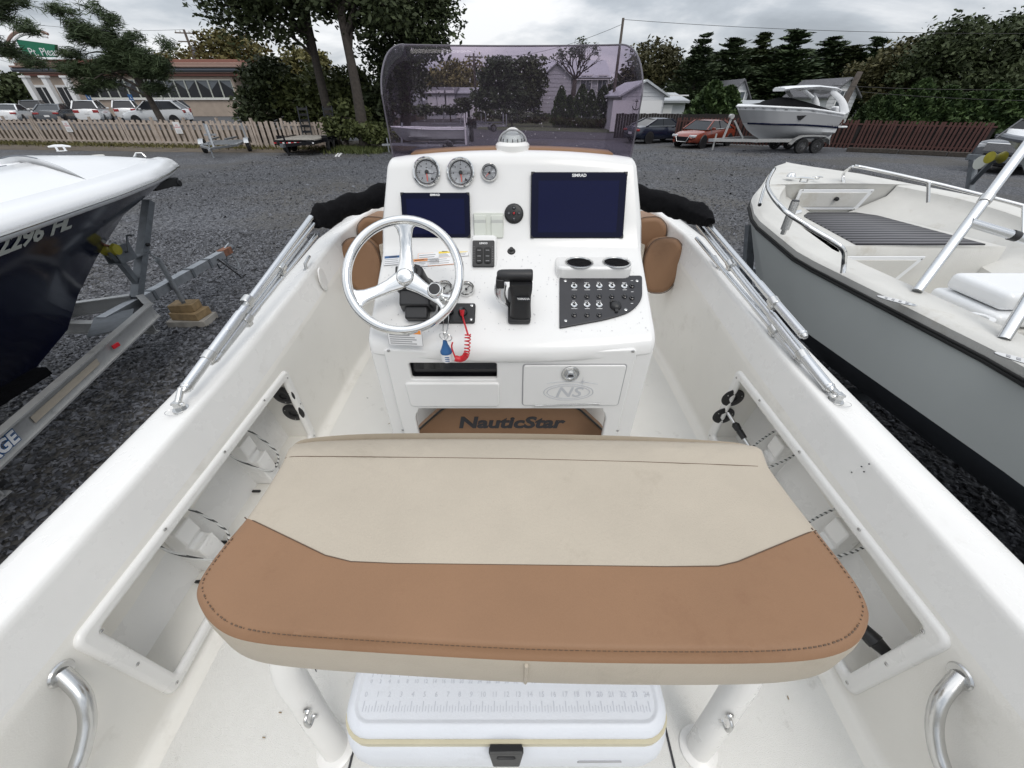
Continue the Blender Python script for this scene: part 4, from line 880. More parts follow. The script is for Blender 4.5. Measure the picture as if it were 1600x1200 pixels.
plate('latch', [rpoly([(-.036, .024), (.036, .024), (.028, -.034), (-.028, -.034)][::-1], .004), rrect(.036, .008, .003, 3, 0, .006)[::-1]], 0, .012, 'black', T, co, .003, 2)
g = MB(); g.box((0, .0265, .006), (.066, .010, .012), 'black', T); g.box((0, .008, .001), (.05, .02, .002), 'greyprint', T); g.build('latch_hinge', co, .002)
plate('name_strip', [rpoly([(-.045, .004), (.045, .005), (.048, 0), (-.048, -.004)][::-1], .002)], -.001, .003, 'greyprint', frame((.20, -CD / 2 - .024, .30), (1, 0, 0), (0, .1, 1)), co, .0006)
# key with float, red coiled lanyard
k0_ = BI.inverted() @ KEYP
fl0 = by(697, 548, 1.015)
kf = bthing('key_float', 'blue and white float key ring hanging from the ignition key', 'key float', (fl0.x, 1.015, fl0.z))
rel = lambda p: Vector(p) - Vector((fl0.x, 1.015, fl0.z))
MB().lathe([(0, .040), (.006, .038), (.008, .026), (.016, .004), (.0185, .0), (.0185, -.006)], 'blue', n=20).build('float_cone', kf)
MB().lathe([(.0175, -.004), (.0175, -.034), (.014, -.038), (0, -.038)], 'white', n=20).build('float_body', kf)
pm = MB()
for kz in range(3): pm.box((.004, -.0178, -.014 - kz * .007), (.014, .0012, .0022), 'blue')
pm.build('float_print', kf)
ch = MB(); a = rel(KEYP); e_ = Vector((0, 0, .045))
for sgn in (-1, 1): ch.tube(crom([a + Vector((sgn * .003, 0, 0)), a.lerp(e_, .3) + Vector((sgn * .008, -.012, 0)), a.lerp(e_, .7) + Vector((sgn * .006, -.008, 0)), e_ + Vector((0, 0, .01))], 5), .0018, 'steel', 6)
ch.tube([e_ + Vector((.013 * math.cos(t), -.006, .013 + .013 * math.sin(t))) for t in np.linspace(0, 2 * PI, 20, False)], .0016, 'steel', 6, closed=True)
ch.tube([e_ + Vector((.011 * math.cos(t) + .012, -.003, .004 + .011 * math.sin(t))) for t in np.linspace(0, 2 * PI, 20, False)], .0016, 'steel', 6, closed=True); ch.build('key_ring', kf)
ln0 = KILLP; la_ = bthing('kill_switch_lanyard', 'red coiled kill switch lanyard hanging beside the key float', 'lanyard', tuple(ln0))
rl = lambda p: Vector(p) - ln0
P1, P2, P3 = rl(by(731, 522, 1.02)), rl(by(729, 552, 1.0)), rl(by(712, 560, 1.0)); P4 = rl(by(707, 535, 1.005))
base = crom([Vector((0, 0, 0)), Vector((.004, -.02, -.015)), P1], 6); c = MB(); c.tube(base, .003, 'red', 8)
sp_ = crom([P1, P2, (P2 + P3) / 2 + Vector((0, 0, -.012)), P3], 10); hel = []
for i in range(len(sp_) * 8):
    t = i / 8; q = min(int(t), len(sp_) - 2); p = sp_[q].lerp(sp_[q + 1], t - q); d = (sp_[q + 1] - sp_[q]).normalized(); u = d.cross(Vector((0, 1, 0))).normalized(); v = d.cross(u)
    a = i * 2 * PI / 8 * .62; hel.append(p + (u * math.cos(a) + v * math.sin(a)) * .0085)
c.tube(hel, .0021, 'red', 5); c.tube(crom([P3, P4 + Vector((-.004, 0, -.02)), P4], 5), .0026, 'red', 7); c.build('coil', la_)
g = MB(); g.tube([Vector((0, .0, .004)), Vector((0, -.006, -.014))], [.009, .006], 'red', 10); g.build('clip', la_)
# rods in the starboard locker
def rod(name, label, A, B, build):
    r = bthing(name, label, 'fishing rod', tuple(A)); d = B - A; build(r, d); return r
A = by(1137, 645, 1.325); A = Vector((A.x, 1.32, A.z)); Bp = bx(1166, 690, 1.055)
def rb1(r, d):
    d = d.normalized(); MB().tube([d * -.01, d * .34], .008, 'alu', 10).build('rod_tube', r)
    MB().tube([d * .05, d * .06, d * .085, d * .09, d * .105], [.009, .017, .015, .011, .0105], 'black', 14).tube([d * .09, d * .13], [.0145, .013], 'black', 14).build('rod_sleeve', r)
rod('boat_hook', 'telescopic pole with black collar pushed into the locker socket behind the bench', A, Bp, rb1)['category'] = 'pole'
A = bx(1388, 1022, 1.06); B2 = bx(1360, 985, 1.05)
def rb2(r, d):
    d = Vector((-.42, .86, .02)).normalized(); MB().tube([d * 0, d * .03, d * .032, d * .10, d * .14], [.015, .020, .023, .019, .012], 'black', 14).build('butt_grip', r)
    MB().lathe([(0, -.012), (.020, -.012), (.022, -.006), (.016, .0)], 'alu', Matrix.Translation(d * -.004) @ Vector((0, 0, 1)).rotation_difference(d).to_matrix().to_4x4(), 16).build('butt_cap', r)
    MB().tube([d * .13, d * .55], .0065, 'gloss', 8).build('rod_blank', r)
rod('fishing_rod', 'rod with black grip and metal butt cap lying in the open locker', A, B2, rb2)
# ================================================================== ground
def ground_sheet(name, pts, z, m):
    b = MB(); b.add([(x, y, z) for x, y in pts], [tuple(range(len(pts)))], m); return tag(b.build(name), kind='structure')
ground_sheet('ground', [(-700, -60), (700, -60), (700, 900), (-700, 900)], 0, 'gravel')
def chips(name, n, regs, smin, smax):
    P = []
    for (x0, x1, y0, y1, wgt) in regs:
        k = int(n * wgt); P.append(np.stack([rng.uniform(x0, x1, k), rng.uniform(y0, y1, k)], 1))
    P = np.concatenate(P); n = len(P); base = np.array([(1, 0, 0), (-.5, .87, 0), (-.5, -.87, 0), (.55, .1, .42), (-.3, .5, .5), (-.25, -.45, .38)]); fc = np.array([(0, 1, 4), (0, 4, 3), (1, 2, 5), (1, 5, 4), (2, 0, 3), (2, 3, 5), (3, 4, 5)])
    s = rng.uniform(smin, smax, n) * (1 + .8 * (rng.random(n) > .93)); a = rng.uniform(0, 6.28, n); el = rng.uniform(.5, 1.0, n); h = rng.uniform(.4, 1.1, n); tx = rng.normal(0, .25, n); ty = rng.normal(0, .25, n)
    b = base[None] * np.ones((n, 1, 1)) + rng.normal(0, .12, (n, 6, 3)); b[:, :, 1] *= el[:, None]; b[:, :, 2] *= h[:, None]
    c, q = np.cos(a)[:, None], np.sin(a)[:, None]; X = b[:, :, 0] * c - b[:, :, 1] * q; Y = b[:, :, 0] * q + b[:, :, 1] * c; Z = b[:, :, 2] + X * tx[:, None] + Y * ty[:, None]
    v = np.stack([X * s[:, None] + P[:, :1], Y * s[:, None] + P[:, 1:], Z * s[:, None] + .004], 2).reshape(-1, 3)
    f = (fc[None] + 6 * np.arange(n)[:, None, None]).reshape(-1, 3); tone = np.repeat(rng.random(n) ** 1.25, len(fc))
    return tag(link(name, fastmesh(name, v, f, [M['stone']], tone)), kind='stuff')
chips('loose_gravel', 88000, [(-6.5, -1.2, .3, 5, .30), (-9, -2, 4.5, 9.5, .26), (1.2, 4.5, -.5, 6, .16), (-12, 8, 9, 15, .14), (2, 10, 5, 12, .14)], .013, .034)
chips('scattered_stones', 16000, [(-13, 15, 12, 27, 1.0)], .02, .05)
# ================================================================== boat hull generator
def tipshape(s, n): return 1 - s ** n
class Hull:
    """levels: (z, half beam, stem y, exponent or table); sheer: fn(y)->dz at gunwale"""
    def __init__(h, ys, levels, sheer): h.ys, h.lv, h.sh = ys, levels, sheer; h.z0, h.z1 = levels[0][0], levels[-1][0]
    def pt(h, k, s):
        z, B, yt, n = h.lv[k]; y = h.ys + (yt - h.ys) * s
        f = float(np.interp(s, n[0], n[1])) if isinstance(n, tuple) else tipshape(s, n)
        return Vector((B * f, y, z + h.sh(y) * (z - h.z0) / (h.z1 - h.z0)))
    def xat(h, y, z):
        Q = []
        for k in range(len(h.lv)):
            yt = h.lv[k][2]; s = (y - h.ys) / (yt - h.ys); Q.append(h.pt(k, min(1, max(0, s))) if s <= 1 else Vector((0, y, h.lv[k][0])))
        return float(np.interp(z, [q.z for q in Q], [q.x for q in Q]))
    def band(h, b, k0, k1, m, ns=30, bow=2.0):
        S_ = [1 - (1 - i / ns) ** bow for i in range(ns + 1)]
        for sx in (-1, 1):
            b.sheet([[Vector((p.x * sx, p.y, p.z)) for p in (h.pt(k, s) for s in S_)] for k in range(k0, k1 + 1)], m)
    def edge(h, k, ns=40, bow=2.0): return [h.pt(k, 1 - (1 - i / ns) ** bow) for i in range(ns + 1)]
# small galvanised fittings
def wheel(b, c, r, wd, ax=(1, 0, 0)):
    T = frame(c, *( ((0, 1, 0), (0, 0, 1)) if abs(ax[0]) > .5 else ((1, 0, 0), (0, 0, 1)) ))
    b.lathe([(r * .62, -wd * .42), (r * .8, -wd * .5), (r * .96, -wd * .46), (r, -wd * .3), (r, wd * .3), (r * .96, wd * .46), (r * .8, wd * .5), (r * .62, wd * .42)], 'tyre', T, 26)
    return T
def wheel_obj(par, c, r, wd, rimm='rim', ax=(1, 0, 0), spokes=5, name='wheel'):
    b = MB(); T = wheel(b, c, r, wd, ax); o = b.build(name, par)
    g = MB(); g.lathe([(0, wd * .12), (r * .16, wd * .14), (r * .2, wd * .05), (r * .5, -.0), (r * .58, wd * .3), (r * .64, wd * .42), (r * .64, -wd * .42), (0, -wd * .4)], rimm, T, 20)
    g.lathe([(0, -wd * .44), (r * .2, -wd * .40), (r * .5, -wd * .2), (r * .6, -wd * .42)], rimm, T, 20)
    for i in range(spokes):
        for sgn in (1, -1): g.box((0, 0, 0), (r * .42, r * .12, wd * .1), rimm, T @ Matrix.Rotation(2 * PI * i / spokes, 4, 'Z') @ Matrix.Translation((r * .38, 0, sgn * wd * .28)))
    g.build('rim', o); return o
# ------------------------------------------------------------------ navy boat on the left
LB = thing('moored_boat', 'navy blue hulled boat with white deck, on a trailer beside the lot', 'boat', (-4.5, 2.0, 0)); LB['label'] = 'navy blue boat with glossy white foredeck on an aluminium trailer'
tab = ([0, .45, .633, .715, .80, .88, .94, .975, 1], [1, .97, .79, .68, .56, .40, .235, .115, 0])
LH = Hull(-4.6, [(.42, .02, .9, 3), (.62, .60, 1.45, 2.4), (.86, .94, 1.75, 2.6), (1.1, 1.0, 2.15, 2.8), (1.4, 1.07, 2.75, ([0, .5, .7, .85, .95, 1], [1, .93, .70, .43, .18, 0])), (1.68, 1.16, 3.80, tab)], lambda y: max(0, y) * .012)
b = MB(); LH.band(b, 0, 5, 'navy'); b.build('hull', LB, sharp=60)
ed = LH.edge(5)
def offs(e, d, dz): return [Vector((max(0, p.x + d), p.y + d * (1.0 if i > len(e) - 6 else .3), p.z + dz)) for i, p in enumerate(e)]
b = MB(); prof_ = [offs(ed, 0, 0), offs(ed, .035, .012), offs(ed, .055, .045), offs(ed, .05, .085), offs(ed, .02, .135), offs(ed, -.05, .165), offs(ed, -.16, .182)]
for sx in (-1, 1): b.sheet([[Vector((p.x * sx, p.y, p.z)) for p in r] for r in prof_], 'boatwhite')
b.build('gunwale', LB, sharp=70)
inn = prof_[-1]; k0 = next(i for i, p in enumerate(inn) if p.y > 2.05)
b = MB(); rows = [[Vector((p.x * s, p.y, p.z + .20 * (1 - s * s) * min(1, p.x / .5))) for s in np.linspace(-1, 1, 13)] for p in inn[k0:]]; b.sheet(rows, 'boatwhite')
strip = [[Vector((p.x * sx if q == 0 else sx * max(0.0, p.x - q), p.y, p.z + dz)) for q, dz in ((0, 0), (.16, .055), (.32, .11), (.46, .145), (.485, .13), (.50, -.45))] for p in inn[:k0 + 1] for sx in (1,)]
b.sheet(strip, 'boatwhite'); b.sheet([[Vector((-q.x, q.y, q.z)) for q in r] for r in strip], 'boatwhite')
fr_ = rows[0]; b.sheet([[p for p in fr_], [p + Vector((0, .03, -.06)) for p in fr_], [Vector((p.x * .4, p.y + .02, 1.5)) for p in fr_]], 'boatwhite'); b.build('foredeck', LB, sharp=50)
b = MB(); b.add([(-.85, -4.6, 1.25), (.85, -4.6, 1.25), (.40, 1.3, 1.25), (-.40, 1.3, 1.25)], [(0, 1, 2, 3)], 'oldgel'); b.box((0, -4.62, 1.25), (2.2, .06, .9), 'boatwhite'); b.build('cockpit_floor', LB)
b = MB(); cb = [p for p in inn if p.y > -3 and p.y < 2.05]
for sx in (1, -1): b.tube([Vector((sx * (p.x - .48), p.y, p.z + .142)) for p in cb], .006, 'tubegrey', 6)
b.tube([fr_[i] + Vector((0, -.01, .0)) for i in range(4, 9)], .005, 'tubegrey', 6); b.build('coaming_trim', LB)
b = MB()
for sx in (-1, 1): b.tube([Vector((sx * (p.x + .052), p.y + (.052 if i > 35 else .01), p.z + .055)) for i, p in enumerate(ed)], .013, 'steel', 6)
b.build('rub_rail', LB)
lw = lambda px, py, z: LB.matrix_world.inverted() @ Vector(gz(px, py, z)) if False else Vector(gz(px, py, z)) - Vector((-4.5, 2.0, 0))
def cleat(par, p, dirx, s=1.0, m='chrome'):
    d = Vector(dirx).normalized(); b = MB(); b.tube([p + d * -.085 * s + Vector((0, 0, .034 * s)), p + d * -.03 * s + Vector((0, 0, .04 * s)), p + d * .03 * s + Vector((0, 0, .04 * s)), p + d * .085 * s + Vector((0, 0, .034 * s))], [.006 * s, .010 * s, .010 * s, .006 * s], m, 8)
    for q in (-.03, .03): b.tube([p + d * q * s, p + d * q * s + Vector((0, 0, .036 * s))], .008 * s, m, 8)
    b.box(p + Vector((0, 0, .002)), (.05 * s, .05 * s, .006), m); return b.build('cleat', par)
def onz(par, px, py, z): return par.matrix_world.inverted() @ gz(px, py, z)
bpy.context.view_layer.update()
for px, py, z in ((123, 247, 1.97), (153, 244, 1.965)):
    p = onz(LB, px, py, z); MB().lathe([(0, .012), (.055, .012), (.062, .006), (.066, -.01)], 'oldgel', Matrix.Translation(p), 22).build('deck_hatch', LB)
cleat(LB, LB.matrix_world.inverted() @ gx(97, 236, -4.62), (1, .2, 0), 1.15, 'boatwhite')
p = LB.matrix_world.inverted() @ gx(217, 243, -4.56); b = MB(); b.tube([p + Vector((-.05, -.03, -.02)), p + Vector((-.02, 0, .025)), p + Vector((.03, .02, .025)), p + Vector((.06, .02, -.02))], .009, 'chrome', 8); b.box(p + Vector((0, 0, -.02)), (.10, .07, .02), 'chrome'); b.build('bow_chock', LB)
b = MB(); b.box((0, 3.50, 1.62), (.14, .45, .09), 'rubber'); b.tube([(-.08, 3.70, 1.60), (.08, 3.70, 1.60)], .045, 'black', 10); b.build('anchor_roller', LB, .01)
p = onz(LB, 48, 268, 1.86); b = MB(); b.box(p + Vector((0, 0, -.05)), (.03, .16, .22), 'tubegrey'); b.build('grab_handle', LB, .012, 2)
p = onz(LB, 70, 274, 1.80); b = MB()
for a in np.linspace(0, 12.5, 40): pass
b.tube([p + Vector((.05 * math.cos(a), .05 * math.sin(a), a * .004)) for a in np.linspace(0, 12.5, 40)], .010, 'chrome', 6); b.build('horn', LB)
# registration characters on the bow
its = []
s_ = '2296 HL'; A, B_ = gx(-22, 386, -3.70), gx(96, 346, -3.82)
A, B_ = LB.matrix_world.inverted() @ A, LB.matrix_world.inverted() @ B_
for i, ch in enumerate(s_):
    if ch == ' ': continue
    t = (i + .3) / (len(s_) - .4); y = A.y + (B_.y - A.y) * t; z = A.z + (B_.z - A.z) * t
    P = Vector((LH.xat(y, z), y, z)); ty = Vector((LH.xat(y + .05, z) - LH.xat(y - .05, z), .1, 0)); tz = Vector((LH.xat(y, z + .05) - LH.xat(y, z - .05), 0, .1)); nn = ty.cross(tz).normalized()
    T = frame(P + nn * .006, ty, tz); its.append((ch, .20, T @ Matrix(((1.15, .22, 0, 0), (0, 1, 0, 0), (0, 0, 1, 0), (0, 0, 0, 1)))))
textjoin(its, 'coverp', 'registration', LB, .006)
# ------------------------------------------------------------------ its trailer
LT = thing('boat_trailer', 'aluminium trailer with galvanised winch post carrying the navy boat', 'trailer', (-4.5, 3.0, 0)); bpy.context.view_layer.update()
li = LT.matrix_world.inverted(); N1 = li @ gz(0, 700, .64); N2 = li @ gz(240, 484, .60); N0 = N1 + (N1 - N2) * 1.4
def ibeam(b, a, c, h, wd, m):
    b.beam(a, c, .012, h, m); d = Vector((0, 0, h / 2)); b.beam(a + d, c + d, wd, .014, m); b.beam(a - d, c - d, wd, .014, m)
mirx = lambda p: Vector((-p.x, p.y, p.z))
TG = Vector((0, N2.y + .35, .53))
for f_ in (lambda p: p, mirx):
    b = MB(); ibeam(b, f_(N0), f_(N2), .15, .07, 'alum'); ibeam(b, f_(N2) - Vector((0, .02, 0)), f_(Vector((.06, TG.y, .55))), .14, .07, 'alum'); b.build('side_rail', LT)
for yy in (N2.y - .15, N1.y - .2, N0.y + .3):
    t_ = (yy - N0.y) / (N2.y - N0.y); x_ = N0.x + (N2.x - N0.x) * t_; b = MB(); ibeam(b, Vector((-x_, yy, .46)), Vector((x_, yy, .46)), .12, .08, 'alum'); b.build('cross_beam', LT)
b = MB(); b.beam(N2 * 1.0 + Vector((-.02, -.55, .02)), Vector((.02, N2.y - .0, .56)), .34, .012, 'galvd'); b.build('gusset_plate', LT)
for sx in (-1, 1):
    b = MB(); b.beam((sx * .55, N0.y, .56), (sx * .42, N2.y - 1.2, .60), .10, .07, 'canvas'); b.build('bunk', LT)
tip_ = li @ gz(362, 398, .56); tip_.x = 0
tm_ = Vector((0, TG.y + .1, .54))
b = MB(); b.beam(TG - Vector((0, .5, 0)), tip_, .105, .105, 'galv'); b.build('tongue', LT)
for q in (.12, .55, .78): c_ = TG.lerp(tip_, q); b = MB(); b.beam(c_ - Vector((0, .02, 0)), c_ + Vector((0, .02, 0)), .125, .125, 'galvd'); b.build('clamp_band', LT)
b = MB(); b.box(tip_ + Vector((0, .10, .015)), (.10, .22, .10), 'rust'); b.tube([tip_ + Vector((0, .18, .02)), tip_ + Vector((0, .30, .03))], [.05, .04], 'galvd', 10); b.tube([tip_ + Vector((0, .12, .06)), tip_ + Vector((.0, .26, .10))], .014, 'galv', 8); b.build('coupler', LT, .006)
ch = MB()
for sx in (-1, 1): ch.tube(crom([tip_ + Vector((sx * .05, -.1, -.03)), tip_ + Vector((sx * .12, 0, -.22)), tip_ + Vector((sx * .10, .14, -.20)), tip_ + Vector((sx * .04, .16, -.04))], 6), .011, 'galvd', 6)
ch.tube(crom([tip_ + Vector((.06, -.2, 0)), tip_ + Vector((.16, -.05, -.3)), tip_ + Vector((.08, .1, -.4)), tip_ + Vector((.12, .18, -.38))], 6), .010, 'black', 6); ch.build('safety_chain', LT)
wp0 = Vector((0, TG.y + .0, .58)); wt = li @ gx(232, 314, -4.5)
b = MB(); b.beam(wp0, wt, .10, .075, 'galvd', up=(0, 1, 0)); b.build('winch_post', LT, .004)
mid_ = wp0.lerp(wt, .46); b = MB()
r0 = li @ gx(172, 390, -4.5); b.beam(wp0.lerp(wt, .14), r0, .06, .06, 'galvd'); b.beam(mid_ + Vector((0, .05, 0)), mid_ + Vector((0, -.40, .0)), .14, .012, 'galvd')
b.box(mid_ + Vector((.075, -.28, .09)), (.012, .22, .18), 'galvd'); b.box(mid_ + Vector((-.075, -.28, .09)), (.012, .22, .18), 'galvd'); b.build('winch_bracket', LT)
b = MB(); T_ = frame(mid_ + Vector((0, -.28, .10)), (0, 1, 0), (0, 0, 1)); b.lathe([(.03, -.07), (.09, -.07), (.09, -.06), (.055, -.055), (.055, .055), (.09, .06), (.09, .07), (.03, .07)], 'coverp', T_, 18)
b.tube([mid_ + Vector((.09, -.28, .1)), mid_ + Vector((.12, -.28, .1)), mid_ + Vector((.13, -.20, .26)), mid_ + Vector((.20, -.20, .26))], .012, 'galvd', 8); b.build('winch', LT)
b = MB(); b.tube(crom([mid_ + Vector((0, -.3, .16)), mid_ + Vector((.02, -.50, .28)), mid_ + Vector((.0, -.66, .42))], 5), .013, 'rust', 6); b.build('winch_chain', LT)
M['yroll'] = mat('yellow_roller', (.36, .32, .03), .5, var=.2)
T_ = frame(r0, (0, 1, 0), (0, 0, 1)); b = MB(); b.lathe([(.015, -.09), (.055, -.085), (.066, -.06), (.036, -.02), (.036, .02), (.066, .06), (.055, .085), (.015, .09)], 'yroll', T_, 18); b.build('bow_roller', LT)
jk = li @ gz(322, 470, .33); jk.x = .09; jt = jk + Vector((0, -.02, .52))
b = MB(); b.tube([jk, jt], .030, 'galv', 12); b.tube([jt, jt + Vector((0, 0, .02)), jt + Vector((0, -.02, .05))], .036, 'galv', 12); b.tube([jt + Vector((0, 0, .05)), jt + Vector((-.06, 0, .10)), jt + Vector((-.05, .0, .22))], .011, 'galv', 8); b.tube([jt + Vector((-.09, 0, .22)), jt + Vector((-.01, 0, .225))], .02, 'black', 10); b.tube([jk - Vector((0, 0, .14)), jk], .024, 'galvd', 12); b.build('jack', LT)
b = MB(); md = N1.lerp(N2, .62) + Vector((.036, 0, .01)); b.box(md, (.012, .07, .035), 'red'); b.build('marker_lamp', LT)
b = MB(); b.beam(N1.lerp(N2, .13) + Vector((.014, 0, -.0)), N1.lerp(N2, .5) + Vector((.014, 0, 0)), .003, .055, 'cream'); b.build('decal_strip', LT)
d_ = (N2 - N1).normalized(); tA = li @ gx(14, 654, (LT.matrix_world @ N1).x + .03)
T_ = frame(N1.lerp(N2, .0) + Vector((.015, 0, 0)), d_, (0, 0, 1)); 
tt_ = text('trailer_lettering', 'AGE', .115, 'white', T_ @ Matrix.Translation((.0, 0, .001)), LT, .001, .1, .004, sx=1.15)
text('lettering_outline', 'AGE', .115, 'blue', T_ @ Matrix.Translation((.0, 0, .0)), LT, .0005, .1, .010, sx=1.15)
for sx in (-1, 1):
    for yy in (-3.6, -4.5): wheel_obj(LT, Vector((sx * 1.05, yy, .33)), .33, .2)
tag(LT.children[0]) if False else None
# timber blocks under the jack
bw = gz(312, 500, 0); px_ = (LT.matrix_world @ jk).x; py_ = (LT.matrix_world @ jk).y
for k, (dx, dy, w_, d__, h_, nm, rz) in enumerate(((0, 0, .50, .30, .09, 'dark wide timber block at the bottom of the stack under the trailer jack', .05), (.01, .01, .38, .26, .10, 'middle timber block of the stack under the trailer jack', -.08), (-.02, .02, .30, .20, .10, 'yellowish timber block directly under the foot of the trailer jack', .12))):
    z_ = (.005, .096, .197)[k]; o = MB().box((0, 0, h_ / 2), (w_, d__, h_), ('woodg', 'wood', 'wood')[k]).build('timber_block', None, .006, 2); o.location = (px_ + dx, py_ + dy, z_); o.rotation_euler = (0, 0, rz); tag(o, nm, 'block', 'timber blocks under the jack')
# ------------------------------------------------------------------ grey boat on the right
KS = 1.28; RBm = Matrix.Translation((0, 0, CAM_H)) @ Matrix.Scale(KS, 4) @ Matrix.Translation((0, 0, -CAM_H)) @ Matrix.Translation((2.58, 1.5, 0))
base_z = .95
RB = thing('skiff', 'grey hulled open boat with bow rails and worn white deck on the right', 'boat', (2.58 * KS, 1.5 * KS, 0)); RB.scale = (KS, KS, KS); RB.location.z = CAM_H * (1 - KS); bpy.context.view_layer.update()
def rz_(px, py, z): return RB.matrix_world.inverted() @ gz(px, py, CAM_H + (z - CAM_H) * KS)
shf = lambda y: float(np.interp(y, [-.5, .7, 1.44, 2.2, 2.7], [0, .045, .15, .225, .245]))
gt_ = ([0, .55, .695, .78, .832, .88, .94, .985, 1], [.815, .825, .97, .99, .86, .62, .34, .13, 0])
RH = Hull(-4.0, [(.95, .02, 1.35, 3), (1.14, .58, 1.75, 3), (1.31, .90, 2.1, ([0, .55, .7, .8, .92, 1], [.80, .84, .94, .90, .45, 0])), (1.41, .94, 2.3, ([0, .55, .7, .8, .92, 1], [.80, .84, .96, .95, .5, 0])), (1.70, .97, 2.68, gt_)], shf)
b = MB(); RH.band(b, 3, 4, 'hullgrey', 40); b.build('hull_side', RB, sharp=60); b = MB(); RH.band(b, 0, 3, 'antifoul', 40); b.build('hull_bottom', RB, sharp=60)
ed = RH.edge(4, 48)
def offs2(e, d, dz): return [Vector((max(0, p.x + d * min(1, p.x / .08)), p.y + (d if p.x < .5 else 0), p.z + dz)) for p in e]
b = MB()
for sx in (-1, 1):
    for dz, rr in ((.003, .0075), (.015, .006)): b.tube([Vector((p.x * sx, p.y, p.z)) for p in offs2(ed, .008, dz)], rr, 'rubber', 7)
b.build('rub_rail', RB)
pr = [offs2(ed, .0, .018), offs2(ed, .004, .05), offs2(ed, -.015, .066), offs2(ed, -.03, .068)]
b = MB()
for sx in (-1, 1): b.sheet([[Vector((p.x * sx, p.y, p.z)) for p in r] for r in pr], 'oldgel')
e2 = pr[-1]; kf_ = next(i for i, p in enumerate(e2) if p.y > 1.75)
fr2 = [[Vector((p.x * s, p.y, p.z + .012 * (1 - s * s))) for s in np.linspace(-1, 1, 9)] for p in e2[kf_:]]; b.sheet(fr2, 'oldgel')
st2 = [[Vector((max(0, p.x - q), p.y, p.z + dz)) for q, dz in ((0, 0), (.15, .0), (.165, -.006), (.172, -.03), (.20, -.08), (.48, -.215), (.50, -.45))] for p in e2[:kf_ + 1]]
b.sheet(st2, 'oldgel'); b.sheet([[Vector((-q.x, q.y, q.z)) for q in r] for r in st2], 'oldgel')
bk = [p for p in fr2[0]]; b.sheet([bk, [p + Vector((0, .012, -.02)) for p in bk], [Vector((p.x * .72, p.y + .02, p.z - .26)) for p in bk]], 'oldgel')
b.build('deck', RB, sharp=45)
cz = fr2[0][0].z - .20; y_f = e2[kf_].y
y_a = .95
b = MB(); wq = lambda y: RH.xat(y, 1.6) - .1
b.sheet([[(s * min(RH.xat(y, cz) - .04, np.interp(y, [y_a, y_f], [.50, .36])), y, cz) for s in (-1, 0, 1)] for y in np.linspace(y_a, y_f + .02, 6)], 'oldgel')
b.sheet([[(s * .52, y_a - d, z) for s in (-1, 0, 1)] for z, d in ((cz, 0), (cz - .015, .008), (cz - .15, .02), (cz - .30, .03))], 'oldgel')
b.sheet([[(s * .66, y, cz - .30) for s in (-1, 1)] for y in (-4, y_a)], 'oldgel'); b.build('cockpit', RB, sharp=40)
mt = bpy.data.materials.new('striped_mat'); mt.use_nodes = True; t = mt.node_tree; wv = t.nodes.new('ShaderNodeTexWave'); wv.inputs['Scale'].default_value = 5.5; wv.bands_direction = 'Y'; wv.inputs['Distortion'].default_value = .6
tc_ = t.nodes.new('ShaderNodeTexCoord'); rp = t.nodes.new('ShaderNodeValToRGB'); rp.color_ramp.elements[0].color = (.035, .035, .04, 1); rp.color_ramp.elements[1].color = (.16, .16, .17, 1); rp.color_ramp.elements[0].position = .15; rp.color_ramp.elements[1].position = .5
t.links.new(tc_.outputs['Object'], wv.inputs[0]); t.links.new(wv.outputs[1], rp.inputs[0]); t.links.new(rp.outputs[0], t.nodes['Principled BSDF'].inputs['Base Color']); t.nodes['Principled BSDF'].inputs['Roughness'].default_value = .9; M['stripe'] = mt
b = MB(); b.sheet([[(s * (np.interp(y, [y_a, y_f], [.41, .27])), y, cz + .008) for s in (-1, 0, 1)] for y in np.linspace(y_a + .02, y_f - .03, 6)], 'stripe'); o = b.build('deck_mat', RB); sm = o.modifiers.new('t', 'SOLIDIFY'); sm.thickness = .012
def hatch(par, T, w_, h_, skew, knob=True):
    o_ = rpoly([(-w_ / 2, h_ / 2), (w_ / 2 + skew, h_ / 2), (w_ / 2 - skew, -h_ / 2), (-w_ / 2, -h_ / 2)][::-1], .012); i_ = rpoly([(-w_ / 2 + .025, h_ / 2 - .022), (w_ / 2 + skew - .045, h_ / 2 - .022), (w_ / 2 - skew - .03, -h_ / 2 + .022), (-w_ / 2 + .025, -h_ / 2 + .022)][::-1], .008)
    o = plate('hatch', [o_], 0, .008, 'boatwhite', T, par, .003, 2); plate('hatch_door', [i_], .006, .013, 'oldgel', T, o, .003, 2)
    for q in o_[::5]: inst('screw', screw_me, o, T @ Matrix.Translation((q[0] * .95, q[1] * .93, .0085)))
    if knob: MB().lathe([(0, .03), (.012, .028), (.016, .012), (.012, .0)], 'black', T @ Matrix.Translation((.03, .01, .012)), 14).build('hatch_knob', o)
hatch(RB, frame((-.04, y_f - .002, fr2[0][4].z - .115), (1, 0, 0), (0, -.06, 1)), .56, .15, .03)
hatch(RB, frame((-.28, y_a - .028, cz - .15), (1, 0, 0), (0, -.06, 1)), .50, .20, .05, False)
